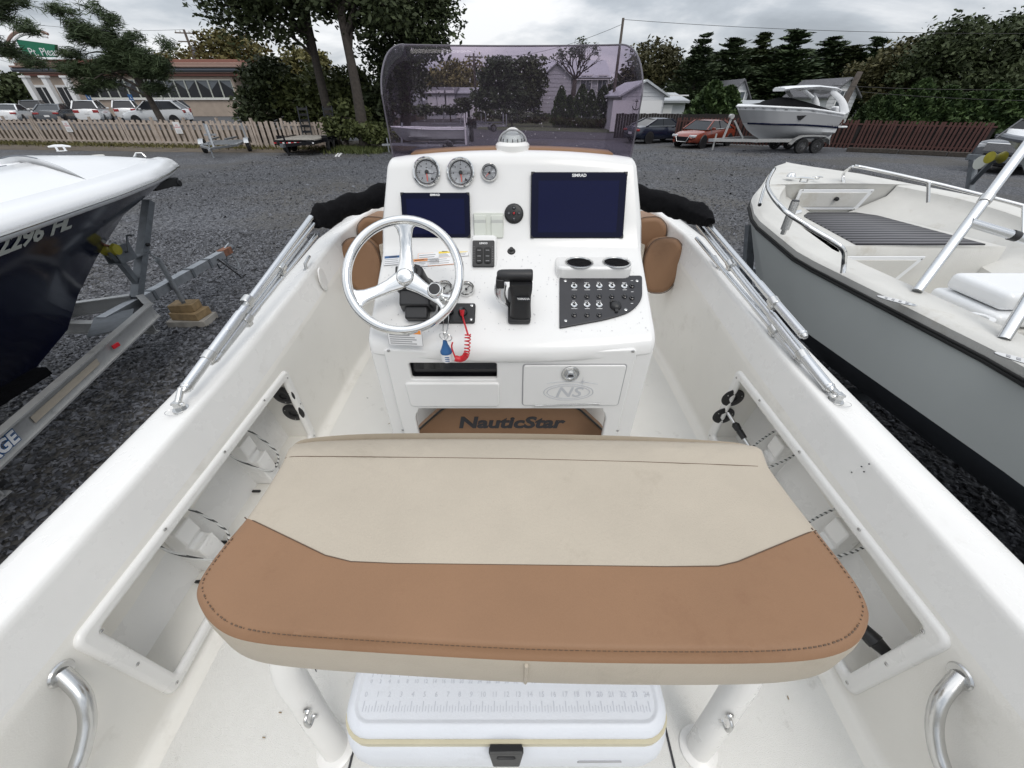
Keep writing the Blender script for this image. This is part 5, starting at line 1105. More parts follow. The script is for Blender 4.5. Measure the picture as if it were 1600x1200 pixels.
# bow rails
def rail(pts, r, posts, nm='bow_rail'):
    b = MB(); b.tube(crom(pts, 6), r, 'chrome', 10)
    for a, c in posts: b.tube([a, c], r * .95, 'chrome', 10)
    return b.build(nm, RB)
zd = lambda y: 1.70 + shf(y) + .068
P = lambda px, py, z: rz_(px, py, z)
n1, n2, n3 = P(1193, 318, zd(1.7)), P(1205, 265, zd(2.2) + .10), P(1196, 300, zd(2.0) + .09)
rl_ = [P(1187, 320, zd(1.7)), P(1196, 290, zd(1.7) + .06), P(1210, 264, zd(2.0) + .13), P(1199, 290, zd(1.7) + .13), P(1222, 325, zd(1.5) + .13), P(1260, 352, zd(1.1) + .13), P(1303, 378, zd(.8) + .13), P(1318, 392, zd(.7) + .11), P(1319, 408, zd(.7) + .05), P(1317, 427, zd(.6))]
rail(rl_, .0115, [])
rf = [P(1318, 287, zd(1.9)), P(1318, 272, zd(1.9) + .06), P(1330, 262, zd(1.9) + .12), P(1345, 261, zd(1.8) + .12), P(1450, 284, zd(1.4) + .12), P(1600, 322, zd(.9) + .12), P(1700, 350, zd(.5) + .12)]
rail(rf, .0115, [(P(1450, 316, zd(1.4)), P(1451, 285, zd(1.4) + .12)), (P(1599, 372, zd(.6)), P(1600, 322, zd(.9) + .12))])
b = MB(); c_ = P(1223, 366, zd(1.2)); b.tube([c_, c_ + Vector((0, 0, .03))], .013, 'steel', 10); b.tube([c_ + Vector((0, 0, .025)), c_ + Vector((.004, .01, .17))], .021, 'steel', 14); b.tube([c_ + Vector((.004, .01, .165)), c_ + Vector((.004, .01, .176))], [.021, .017], 'black', 14); b.tube([c_ + Vector((.0, .01, .10)), c_ + Vector((.06, .02, .115))], .012, 'chrome', 8); b.build('rod_holder', RB)
cleat(RB, P(1255, 285, zd(2.2)), (.6, -.5, 0), .75); b = MB(); b.lathe([(0, .03), (.02, .026), (.03, .01), (.034, 0)], 'chrome', Matrix.Translation(P(1236, 276, zd(2.4))), 14); b.build('bow_light', RB)
cleat(RB, P(1276, 280, zd(2.2)), (.9, -.2, 0), .45)
# T-top pipes, console and seat
pa, pb_ = P(1433, 455, zd(.3)), None
pb_ = RB.matrix_world.inverted() @ gy(1620, 205, (RB.matrix_world @ pa).y + .5)
b = MB(); b.tube([pa, pb_], .0195, 'alu', 14); ax_ = (pb_ - pa); b.tube([pa + ax_ * .56, pa + ax_ * .60], .024, 'steel', 14); b.build('top_pipe', RB)
pc = P(1568, 530, zd(-.3)); pd = RB.matrix_world.inverted() @ gy(1660, 380, (RB.matrix_world @ pc).y + .25); b = MB(); b.tube([pc, pd], .0195, 'alu', 14); b.build('top_pipe', RB)
h1_ = RB.matrix_world.inverted() @ gy(1514, 347, (RB.matrix_world @ (pa + ax_ * .42)).y); h2_ = RB.matrix_world.inverted() @ gy(1640, 385, (RB.matrix_world @ (pa + ax_ * .42)).y - .1); b = MB(); b.tube([h1_, h2_], .019, 'alu', 14); b.tube([h1_.lerp(h2_, .52), h1_.lerp(h2_, .60)], .022, 'black', 14); b.build('cross_pipe', RB)
cA = P(1500, 560, 1.42)
b = MB(); cyl = [(.10, -.62, 1.30), (.10, -.30, 1.30), (.10, -.02, 1.98), (.10, -.5, 2.05)]
b.prism([(-.52, 1.28), (.10, 1.28), (-.18, 1.98), (-.62, 2.0)], -.30, .42, 'oldgel', Matrix(((0, 0, 1, 0), (1, 0, 0, 0), (0, 1, 0, 0), (0, 0, 0, 1))) @ Matrix.Translation((.0, 0, 0))); b.build('console', RB, .02, 2)
fd = frame((.12, -.02, 1.58), (1, 0, 0), (0, -.28, .70)); b = MB(); b.lathe([(.052, .0), (.052, .012), (.062, .016), (.074, .01), (.076, 0)], 'boatwhite', fd, 26)
for k in range(6): b.box((0, 0, .010), (.12, .008, .006), 'boatwhite', fd @ Matrix.Rotation(k * PI / 6, 4, 'Z'))
b.lathe([(0, .004), (.05, .006)], 'navy', fd, 20); b.build('speaker', RB)
b = MB(); b.box((.13, .40, cz - .27), (.60, .36, .14), 'oldgel'); b.build('seat_box', RB, .02, 3)
b = MB(); b.box((.13, .41, cz - .155), (.60, .38, .07), 'boatwhite'); b.build('seat_cushion', RB, .025, 4)
b = MB(); b.box((.13, .42, cz - .07), (.54, .32, .09), 'boatwhite'); b.build('seat_cushion', RB, .03, 4)
b = MB(); b.box((.2, .208, cz - .24), (.20, .012, .05), 'steel'); b.build('seat_latch', RB, .004)
for px, py in ((1537, 497), (1568, 517), (1597, 533)):
    p = P(px - 6, py, 1.63); T_ = Matrix.Translation(p) @ Matrix.Rotation(.5, 4, 'Z'); plate('rod_holder_flange', [circ(.055, 18), circ(.030, 14)[::-1]], 0, .008, 'boatwhite', T_, RB, .002)
def emblem(px, py, s):
    p = P(px, py, zd(.2)); T_ = Matrix.Translation(p + Vector((0, 0, .001))) @ Matrix.Rotation(R(-48), 4, 'Z'); o = plate('emblem', [[(.07 * s * math.cos(a), .020 * s * math.sin(a)) for a in np.linspace(0, 2 * PI, 20, False)]], 0, .004, 'chrome', T_, RB, .001)
    for k in range(4): MB().box((-.036 * s + k * .024 * s, 0, .0046), (.010 * s, .018 * s, .001), 'greyprint', T_).build('emblem_mark', o)
emblem(1400, 471, 1.0); emblem(1598, 565, 1.0)
RT = thing('boat_trailer', 'weathered steel trailer under the grey boat with curved tread plate fender', 'trailer', (2.58 * KS, 2.2 * KS, 0)); bpy.context.view_layer.update(); ri = RT.matrix_world.inverted()
b = MB()
q0 = ri @ gz(1205, 375, .95); q1 = ri @ gz(1212, 440, .62)
for sx in (-1, 1):
    b = MB(); b.beam((sx * .95, -5.5, .5), (sx * .80, .6, .52), .08, .12, 'galvd'); b.beam((sx * .80, .58, .52), (0, 2.9, .52), .08, .12, 'galvd'); b.build('side_rail', RT)
for yy in (-4, -2, -.2, 1.2): b = MB(); b.beam((-.9 + max(0, yy) * .2, yy, .44), (.9 - max(0, yy) * .2, yy, .44), .08, .08, 'galvd'); b.build('cross_beam', RT)
b = MB(); b.beam((0, 2.3, .52), (0, 4.2, .52), .09, .09, 'galvd'); b.build('tongue', RT)
b = MB(); b.beam((-.35, 1.75, .5), (-.42, 2.05, 1.28), .09, .09, 'galvd', up=(0, 1, 0)); b.beam((-.35, 1.8, .6), (-.2, 1.1, .75), .06, .06, 'galvd'); b.build('winch_post', RT)
b = MB(); b.box((-.72, 1.0, .56), (.03, .09, .06), 'orange'); b.build('marker_lamp', RT)
b = MB(); b.beam((-.88, .3, .56), (-.45, 1.5, .56), .09, .13, 'galvd'); b.beam((-.9, .1, .50), (-.3, .35, .5), .10, .10, 'galvd'); b.build('tongue_arm', RT)
b = MB(); b.tube(crom([(-.75, 1.9, .9), (-.9, 1.8, .7), (-.95, 1.5, .62), (-.8, 1.2, .6)], 5), .012, 'black', 6); b.build('wiring', RT)
# fender of tread plate
fc = ri @ gz(1575, 850, 1.04); fb = MB(); rows = []
fw = .30; cx_ = fc.x + .05
arc = [(fc.y + .52 * math.cos(a) - .46, .62 + .42 * math.sin(a)) for a in np.linspace(.0, PI, 18)]
ob_ = 0
fb.sheet([[(cx_ - fw / 2, y, z) for y, z in arc], [(cx_ - fw / 2 + .02, y, z + .012) for y, z in arc], [(cx_ + fw / 2, y, z + .012) for y, z in arc]], 'diamond'); fb.sheet([[(cx_ - fw / 2, y, z) for y, z in arc], [(cx_ - fw / 2, y, max(.3, z - .06)) for y, z in arc]], 'diamond')
fe = fb.build('fender', RT, sharp=30); tr_ = MB()
L_ = [Vector((0, y, z)) for y, z in arc]
for i in range(30):
    t = i / 30 * (len(arc) - 1); q = int(t); p = L_[q].lerp(L_[q + 1], t - q); d = (L_[q + 1] - L_[q]).normalized()
    for j in range(9):
        x = cx_ - fw / 2 + .035 + j * .030; sg = 1 if (i + j) % 2 else -1; dd_ = (d * .012 + Vector((sg * .012, 0, 0))); c_ = Vector((x, p.y, p.z + .013)); tr_.beam(c_ - dd_ * .8, c_ + dd_ * .8, .0055, .003, 'alum')
tag(tr_.build('tread_pattern', fe), kind='stuff')
wheel_obj(RT, Vector((cx_, fc.y - .46, .34)), .34, .2); wheel_obj(RT, Vector((-cx_ if cx_ < 0 else -.95, fc.y - .46, .34)), .34, .2)
# ================================================================== vegetation
LEAVES = {}
def leafcloud(lobes, per, size, elong=1.0, thin=.55, spread=.45, clump=42, droop=0.0, shell=.55, sd=0):
    """lobes: (center, radii, weight) -> numpy quads of leaves gathered in clumps"""
    g = np.random.default_rng(sd + 11); C = []; 
    wt = np.array([l[2] for l in lobes], float); wt /= wt.sum(); nc = max(3, int(per / clump))
    for (c, r, _), q in zip(lobes, wt):
        k = max(1, int(round(nc * q))); d = g.normal(size=(k, 3)); d /= np.linalg.norm(d, axis=1)[:, None]; rad = shell + (1 - shell) * g.random(k) ** .6
        C.append(np.array(c) + d * rad[:, None] * np.array(r))
    C = np.concatenate(C); k = len(C); tone_c = g.random(k)
    idx = np.repeat(np.arange(k), clump); n = len(idx); sp = spread * g.uniform(.6, 1.4, k)
    P = C[idx] + np.clip(g.normal(size=(n, 3)), -1.55, 1.55) * sp[idx][:, None] * np.array([1, 1, .62]); P[:, 2] -= droop * np.abs(g.normal(size=n)) * sp[idx]
    u = g.normal(size=(n, 3)); u[:, 2] *= .55; u /= np.linalg.norm(u, axis=1)[:, None]; v = np.cross(u, g.normal(size=(n, 3))); v /= np.linalg.norm(v, axis=1)[:, None]
    s = size * g.uniform(.55, 1.35, n)[:, None]; a, b = u * s * elong, v * s * thin
    V = np.stack([P - a, P + b * .9 - a * .1, P + a, P - b * .9 + a * .1], 1).reshape(-1, 3); F = np.arange(4 * n).reshape(-1, 4)
    tone = np.clip(.6 * tone_c[idx] + .4 * g.random(n), 0, 1); return V, F, tone, C
def crown(name, root, lobes, per, size, mt, **kw):
    V, F, t, C = leafcloud(lobes, per, size, **kw); tag(link(name, fastmesh(name, V, F, [M[mt]], t), root)); return C
def limbs(b, base, top, r, C, n=9, mt='bark', sd=0, lo=.45):
    g = random.Random(sd); base, top = Vector(base), Vector(top)
    mid = base.lerp(top, .5) + Vector((g.uniform(-.2, .2), g.uniform(-.2, .2), 0)); path = crom([base, mid, top], 5); b.tube(path, [r * (1.25 if i == 0 else 1) * (1 - .6 * i / (len(path) - 1)) for i in range(len(path))], mt, 9)
    if C is None or not len(C): return
    for c in g.sample(list(range(len(C))), min(n, len(C))):
        e = Vector(C[c]); q = g.uniform(lo, .98); s = path[int(q * (len(path) - 1))]; m = s.lerp(e, .5) + Vector((0, 0, .12 * (e - s).length)); b.tube(crom([s, m, e], 3), [r * .38, r * .3, r * .25, r * .2, r * .15, r * .10, r * .05], mt, 6)
def tree(name, label, base, lobes, per, size, mt, r=.25, top=None, group=None, cat='tree', nl=9, sd=0, bark='bark', lo=.45, **kw):
    base = Vector(base); o = thing(name, label, cat, base, group=group); L_ = [((Vector(c) - base), rr, w_) for c, rr, w_ in lobes]
    L_ = [(tuple(c), rr, w_) for c, rr, w_ in L_]; C = crown('crown', o, L_, per, size, mt, sd=sd, **kw)
    top = (Vector(top) - base) if top is not None else Vector((0, 0, max(c[2] for c, _, _ in L_) + .2)); b = MB(); limbs(b, (0, 0, -.15), top, r, C, nl, bark, sd, lo); b.build('trunk', o, sharp=180); return o
def px_lobe(px, py, wpx, hpx, y, dy=None):
    c = gy(px, py, y); k = c.y * math.cos(PITCH) + (CAM_H - c.z) * math.sin(PITCH); k /= FOC
    return (tuple(c), (wpx / 2 * k, (dy or wpx / 2 * k), hpx / 2 * k / 1.18), wpx * hpx)
GBASE = lambda px, y, z=0: (gy(px, 200, y).x * 1.0, y, z)
def base_at(px, y, z=0):
    # ground point whose picture column is px
    c = math.cos(PITCH); s = math.sin(PITCH); t = y * c + (CAM_H - z) * s; return Vector(((px - 800) / FOC * t, y, z))
def conifer_cloud(h, r, n, size, sd, kind='spruce'):
    g = np.random.default_rng(sd); P = []; U = []; T = []
    if kind == 'arb':
        z = h * g.random(n) ** 1.15; rr = r * (1 - z / h) ** .62 * (np.minimum(1, .55 + z / h * 2.5)); a = g.uniform(0, 6.283, n); bump_ = 1 + .16 * np.sin(a * 5 + z * 3.1 + sd) + .10 * np.sin(a * 9 - z * 5); q = rr * bump_ * (1 - .35 * g.random(n) ** 2)
        P = np.stack([q * np.cos(a), q * np.sin(a), z + .1], 1); u = np.stack([np.cos(a) * .35, np.sin(a) * .35, np.ones(n)], 1) + g.normal(0, .35, (n, 3)); T = np.clip(.5 + .3 * np.sin(a * 5 + z * 3.1 + sd) + g.normal(0, .2, n), 0, 1)
    else:
        lv = int(h / .42); P = []; u = []; T = []
        for i in range(lv):
            f = (i + .5) / lv; z0 = h * (.08 + .92 * f); R_ = r * (1 - f) ** .75 * g.uniform(.75, 1.15) + .10; nb = int(5 + 5 * (1 - f)); a0 = g.uniform(0, 6.28)
            for j in range(nb):
                a = a0 + 6.283 * j / nb + g.normal(0, .25); L_ = R_ * g.uniform(.6, 1.2); m = max(6, int(n / lv / nb)); t = g.random(m) ** .7; up = g.uniform(-.15, .75); z0 = z0 + g.normal(0, .16)
                sp = .10 + .16 * L_ * (1 - t * .6)
                P.append(np.stack([np.cos(a) * L_ * t + g.normal(0, 1, m) * sp, np.sin(a) * L_ * t + g.normal(0, 1, m) * sp, z0 + up * L_ * t + .18 * L_ * t * t - np.abs(g.normal(0, .6, m)) * sp], 1))
                u.append(np.stack([np.full(m, math.cos(a)), np.full(m, math.sin(a)), np.full(m, .5)], 1) + g.normal(0, .4, (m, 3))); T.append(np.clip(g.normal(.2 + .6 * g.random(), .2, m), 0, 1))
        P = np.concatenate(P); u = np.concatenate(u); T = np.concatenate(T)
    n = len(P); u /= np.linalg.norm(u, axis=1)[:, None]; v = np.cross(u, g.normal(size=(n, 3))); v /= np.linalg.norm(v, axis=1)[:, None]; s = size * g.uniform(.6, 1.4, n)[:, None]; a, b = u * s, v * s * .38
    V = np.stack([P - a, P + b, P + a, P - b], 1).reshape(-1, 3); return V, np.arange(4 * n).reshape(-1, 4), T
CONE = {}
def conifer(name, label, base, h, r, mt, kind='spruce', n=3600, size=.2, var=0, group=None, lean=0.0):
    key = (kind, var, mt); base = Vector(base); H0, R0 = (5.0, 1.25) if kind == 'arb' else (10.0, 2.2)
    if key not in CONE: CONE[key] = fastmesh('crown', *[q for q in conifer_cloud(H0, R0, n, size, 40 + var, kind)][:2], [M[mt]], conifer_cloud(H0, R0, n, size, 40 + var, kind)[2])
    o = thing(name, label, 'tree', base, random.uniform(0, 6.28), group); sc_ = Matrix.Diagonal((r / R0, r / R0, h / H0, 1)); c = inst('crown', CONE[key], o, sc_)
    MB().tube([(0, 0, -.2), (0, 0, h * .5), (0, 0, h * .93)], [.03 * h + .03, .02 * h, .02], 'bark', 8).build('trunk', o); return o
# ================================================================== the lot beyond the boats
ground_sheet('parking_lot', [tuple(gz(px, py, 0).xy) if False else q for q in ((-70, 33.6), (-13.5, 33.0), (-13.5, 75), (-90, 75))], .70, 'asph')
b = MB(); b.add([(-70, 33.6, .70), (-13.5, 33.0, .70), (-13.5, 33.0, 0), (-70, 33.6, 0)], [(0, 1, 2, 3)], 'soil'); b.add([(-13.5, 33.0, .70), (-13.5, 75, .70), (-13.5, 75, 0), (-13.5, 33.0, 0)], [(0, 1, 2, 3)], 'soil'); tag(b.build('embankment'), kind='structure')
ground_sheet('soil_strip', [(-45, 29.0), (-19, 26.0), (-11, 25.6), (-6.2, 26.6), (-6.0, 33.5), (-45, 34.5)], .006, 'soil')
ground_sheet('road', [(-18, 40), (12, 33.5), (40, 33.2), (40, 39.5), (10, 41), (-4, 46), (-4, 130), (-11, 130), (-18, 50)], .012, 'asph')
ground_sheet('grass', [(-3.6, 46.5), (10, 41.5), (30, 40), (60, 40), (60, 110), (-3.6, 110)], .02, 'grassm')
b = MB()
for px in (313, 345, 366):
    p = gz(px, 176, .71)
    b.beam(p, p + Vector((1.6, -3.0, 0)), .16, .006, 'paint')
tag(b.build('parking_line'), kind='structure')
# ---- picket fence on the left
FA, FB = base_at(-12, 32.4), base_at(452, 28.1)
FC = base_at(520, 28.3); FH = 1.38
fl = thing('picket_fence', 'faded beige wooden picket fence between gravel lot and diner parking', 'fence', FA); 
pk = MB(); pk.box((0, 0, FH / 2), (.135, .022, FH), 'fencew'); pk_me = pk.mesh('picket'); 
def fence_run(root, A, B, sp, post=2.4, tilt=0):
    A, B = Vector(A) - root.location, Vector(B) - root.location; d = (B - A); L_ = d.length; d.normalize(); a = math.atan2(d.y, d.x); nn = Vector((-d.y, d.x, 0)); k = int(L_ / sp)
    for i in range(k):
        p = A + d * (i * sp) + nn * (-.045 if i % 2 == 0 else .045); T = Matrix.Translation(p + Vector((0, 0, random.uniform(-.02, .03)))) @ Matrix.Rotation(a, 4, 'Z') @ Matrix.Rotation(random.uniform(-.02, .02) + tilt, 4, 'Y') @ Matrix.Scale(random.uniform(.98, 1.03), 4, (0, 0, 1)); inst('picket', pk_me, root, T)
    for z in (.22, FH - .16):
        for q in range(int(L_ / post)): b = MB(); b.beam(A + d * q * post + Vector((0, 0, z)), A + d * min(L_, (q + 1) * post) + Vector((0, 0, z)), .06, .09, 'fencew'); b.build('rail', root)
    for q in range(int(L_ / post) + 1): b = MB(); b.box(A + d * q * post + Vector((0, 0, .78)), (.12, .12, 1.56), 'fencew', None, Matrix.Rotation(a, 3, 'Z')); b.build('post', root)
fence_run(fl, FA, FB, .21); fence_run(fl, FB, FC, .19)
for px, py, lab in ((137, 191, 'small white no parking notice on the picket fence near the white cars'), (306, 193, 'small white notice on the picket fence behind the galvanised trailer')):
    t = (px + 12) / 464; p = FA.lerp(FB, t); d = (FB - FA).normalized(); T = frame(p + Vector((0, -.12, 1.02)), d, (0, 0, 1)); s = thing('fence_sign', lab, 'sign', T.translation, group='notices on the picket fence'); TT = T.copy(); TT.translation = (0, 0, 0)
    b = MB(); b.box((0, 0, 0), (.48, .62, .02), 'white', TT); b.build('sign_board', s); text('lettering', 'NO\nPARKING', .11, 'red', TT @ Matrix.Translation((0, .08, .012)), s, .001)
    b = MB()
    for k in range(3): b.box((0, -.12 - k * .06, .011), (.34, .022, .002), 'greyprint', TT)
    b.build('sign_print', s)
# ---- rust brown slat fence on the right
RA, RB2 = base_at(1052, 31.6), base_at(1332, 27.2); RC = base_at(1532, 24.4)
fr_o = thing('slat_fence', 'low rust brown slatted fence along the right edge of the lot', 'fence', RA); sl = MB(); sl.box((0, 0, .78), (.11, .02, 1.42), 'fencer'); sl_me = sl.mesh('slat')
def slat_run(A, B):
    A, B = A - fr_o.location, B - fr_o.location; d = B - A; L_ = d.length; d.normalize(); a = math.atan2(d.y, d.x); k = int(L_ / .19)
    for i in range(k): inst('slat', sl_me, fr_o, Matrix.Translation(A + d * i * .19 + Vector((0, 0, random.uniform(-.02, .03)))) @ Matrix.Rotation(a, 4, 'Z') @ Matrix.Rotation(random.uniform(-.03, .03), 4, 'Y'))
    b = MB()
    for z in (.3, 1.3): b.beam(A + Vector((0, .04, z)), B + Vector((0, .04, z)), .05, .07, 'fencer')
    b.build('rail', fr_o)
    b = MB(); b.beam(A + Vector((0, .07, .72)), B + Vector((0, .07, .72)), .01, 1.25, 'fenced'); b.build('backing', fr_o)
slat_run(RA, RB2); slat_run(RB2, RC)
b = MB()
tm = thing('timber_kerb', 'row of dark weathered timbers along the foot of the slatted fence', 'kerb', RB2)
for q, (p0, p1) in enumerate(((1322, 1400), (1402, 1476), (1478, 1535))):
    A, B = base_at(p0, 26.2 + (1332 - p0) * .0145), base_at(p1, 26.2 + (1332 - p1) * .0145); b = MB(); b.beam(A - RB2 + Vector((0, 0, .10)), B - RB2 + Vector((0, 0, .12)), .24, .22, 'bark'); b.build('timber', tm, .02)
fd_ = thing('board_fence', 'dark stained board fence behind the blue and orange sedans', 'fence', base_at(960, 36)); bd = MB(); bd.box((0, 0, .8), (.19, .025, 1.6), 'fenced'); bd_me = bd.mesh('board')
A, B = Vector((0, 0, 0)), base_at(1175, 34.0) - base_at(960, 36); d = (B - A).normalized(); a = math.atan2(d.y, d.x)
for i in range(int((B - A).length / .2)): inst('board', bd_me, fd_, Matrix.Translation(d * i * .2 + Vector((0, 0, random.uniform(-.03, .03)))) @ Matrix.Rotation(a, 4, 'Z'))
# ================================================================== cars
def car(label, p, head, kind, col, cname, group=None, glass='glass', rear_plate=True, z=0):
    L_, W_, H_ = {'sedan': (4.75, 1.84, 1.45), 'suv': (4.65, 1.87, 1.70), 'pickup': (5.4, 1.98, 1.85)}[kind]; hw = W_ / 2; pm_ = paint(col, cname); hl = L_ / 2
    o = thing('parked_car' if kind != 'pickup' else 'pickup_truck', label, {'sedan': 'car', 'suv': 'suv', 'pickup': 'truck'}[kind], (p[0], p[1], z), head, group)
    if kind == 'sedan': top = [(-hl, .72, .80), (-hl + .12, .96, .90), (-hl + .5, 1.02, .96), (-1.15, 1.0, 1), (-.2, .97, 1), (.95, .96, 1), (hl - .75, .86, .97), (hl - .2, .74, .88), (hl, .58, .74)]; gh = (-1.75, -.75, .45, 1.25, 1.0, .96)
    elif kind == 'suv': top = [(-hl, .95, .84), (-hl + .1, 1.08, .93), (-hl + .5, 1.12, .98), (-1, 1.10, 1), (0, 1.07, 1), (.9, 1.05, 1), (hl - .7, .98, .97), (hl - .15, .86, .90), (hl, .65, .78)]; gh = (-hl + .15, -hl + .75, .35, 1.15, 1.11, 1.05)
    else: top = [(-hl, 1.12, .93), (-hl + .1, 1.16, .97), (-1, 1.16, 1), (0, 1.16, 1), (.9, 1.16, 1), (1.5, 1.16, 1), (hl - .3, 1.12, .97), (hl - .05, 1.04, .92), (hl, .70, .88)]; gh = (-.9, -.75, .55, 1.25, 1.16, 1.15)
    rows = []
    for x, zt, f in top:
        w_ = hw * f; zb = .24 if abs(x) < hl - .25 else .34; rows.append([Vector((x, s * a * w_, zz)) for s, a, zz in [(-1, .86, zb), (-1, .97, zb + .08), (-1, 1.0, .55), (-1, .985, zt - .22 if zt > .8 else zt - .12), (-1, .93, zt - .04), (-1, .80, zt), (0, 0, zt + .025), (1, .80, zt), (1, .93, zt - .04), (1, .985, zt - .22 if zt > .8 else zt - .12), (1, 1.0, .55), (1, .97, zb + .08), (1, .86, zb)]])
    b = MB(); b.sheet(rows, pm_); b.add(rows[0], [tuple(range(13))], pm_); b.add(rows[-1], [tuple(range(13))], pm_); b.add([(-hl + .2, -hw * .86, .25), (hl - .2, -hw * .86, .25), (hl - .2, hw * .86, .25), (-hl + .2, hw * .86, .25)], [(0, 1, 2, 3)], 'black'); b.build('body', o, sharp=45)
    x0, x1, x2, x3, zb0, zb1 = gh; zt = H_; wb, wt_ = hw * .92, hw * .70
    V = [(x0, -wb, zb0), (x1, -wt_, zt - .05), (x2, -wt_, zt - .04), (x3, -wb, zb1), (x0, wb, zb0), (x1, wt_, zt - .05), (x2, wt_, zt - .04), (x3, wb, zb1)]
    b = MB(); b.add(V, [(0, 1, 2, 3), (7, 6, 5, 4), (3, 2, 6, 7), (0, 4, 5, 1)], glass); b.build('window', o)
    b = MB(); rr = [[Vector((x, s * wt_ * 1.02, z_)) for s, z_ in ((-1, zz - .045), (-.8, zz - .008), (0, zz + .01), (.8, zz - .008), (1, zz - .045))] for x, zz in ((x1 - .06, zt - .05), (x1 + .2, zt - .005), ((x1 + x2) / 2, zt), (x2 - .15, zt - .01), (x2 + .06, zt - .05))]; b.sheet(rr, pm_); b.build('roof', o, sharp=60)
    for s in (-1, 1):
        for q0, q1, t_ in ((V[0], V[1], .09), (V[3], V[2], .06)): b = MB(); b.beam(Vector((q0[0], s * abs(q0[1]) * 1.005, q0[2])), Vector((q1[0], s * abs(q1[1]) * 1.01, q1[2])), t_, t_, pm_, up=(0, 1, 0)); b.build('pillar', o)
        xm = (x1 + x2) / 2 - .05; b = MB(); b.beam((xm - .05, s * wb * 1.005, zb1), (xm, s * wt_ * 1.01, zt - .05), .07, .05, 'gloss', up=(0, 1, 0)); b.build('pillar', o)
    b = MB()
    for s in (-1, 1):
        b = MB(); b.tube([(x0 + .05, s * wb * 1.01, zb0 + .01), (x3 - .05, s * wb * 1.01, zb1 + .01)], .014, 'chrome', 6); b.build('window_trim', o)
        b = MB(); b.box((.75, s * hw * 1.06, zb1 + .06), (.14, .20, .13), pm_); b.build('mirror', o, .03)
    for s in (-1, 1):
        b = MB(); b.box((-hl + .07, s * hw * .68, .80 if kind == 'sedan' else .92), (.16, hw * .42, .13 if kind == 'sedan' else .22), 'taillight'); b.build('tail_lamp', o, .03)
        b = MB(); b.box((hl - .17, s * hw * .66, .66 if kind != 'pickup' else .92), (.28, hw * .40, .13 if kind != 'pickup' else .2), 'lamp'); b.build('headlamp', o, .03)
        for x in (-L_ * .295, L_ * .30): 
            wheel_obj(o, Vector((x, s * (hw - .09), .33)), .33, .21, ax=(0, 1, 0), spokes=7); 
            b = MB(); b.lathe([(.36, -.02), (.385, .015), (.36, .02)], 'black', frame((x, s * (hw - .01), .34), (1, 0, 0), (0, 0, 1)), 24); b.build('wheel_arch', o)
    b = MB(); b.box((-hl - .01, 0, .62 if kind == 'sedan' else .80), (.03, .34, .13), 'white'); b.build('number_plate', o)
    b = MB(); b.box((hl - .03, 0, .50), (.10, hw * 1.05, .26 if kind != 'pickup' else .42), 'gloss'); 
    if kind == 'pickup':
        b.box((hl + .0, 0, .92), (.10, hw * 1.2, .30), 'chrome'); b.box((hl + .06, 0, .52), (.12, hw * 1.9, .22), 'galvd')
    else: b.tube([(hl + .01, -hw * .5, .62), (hl + .03, -hw * .35, .36), (hl + .03, hw * .35, .36), (hl + .01, hw * .5, .62)], .022, 'chrome', 8)
    b.build('grille', o, .02); return o
WHT, SLV = (.72, .73, .74), (.30, .31, .33)
def rear_at(px, y, z, head=R(90)):
    p = base_at(px, y, z); return p
g_ = 'cars parked at the diner'
for px, y, kind, col, nm, lab, hd in (
    (30, 42.0, 'sedan', WHT, 'white_paint', 'white sedan seen from behind at the far left of the diner parking', 122), (70, 48.5, 'suv', (.012, .012, .016), 'black_paint', 'black suv parked at the diner entrance between the white and grey sedans', 124),
    (97, 41.8, 'sedan', (.06, .065, .075), 'grey_paint', 'dark grey sedan parked behind the picket fence', 118), (155, 42.5, 'suv', WHT, 'white_paint', 'white suv with its back to the fence, beside the grey sedan', 120),
    (209, 47.0, 'suv', WHT, 'white_paint', 'white suv facing the diner below the accessible parking sign', 122), (273, 47.0, 'suv', (.012, .012, .016), 'black_paint', 'black suv half hidden behind the white crossover near the pine trunk', 150), (254, 40.5, 'suv', (.70, .72, .74), 'pearl_paint', 'white crossover parked side on behind the leaning pine trunk', 196)):
    car(lab, base_at(px, y, .7), R(hd), kind, col, nm, g_, z=.705)
car('dark blue sedan parked beside the orange red sedan', base_at(1024, 32.6), R(24), 'sedan', (.008, .012, .028), 'midnight_paint', 'cars by the slat fence')
car('orange red sedan facing the lot with dark grille', base_at(1097, 29.6), R(215), 'sedan', (.215, .042, .022), 'orange_paint', 'cars by the slat fence')
car('silver and dark pickup truck nosing in at the right edge', base_at(1590, 19.2), R(205), 'pickup', (.05, .055, .065), 'dark_silver_paint')
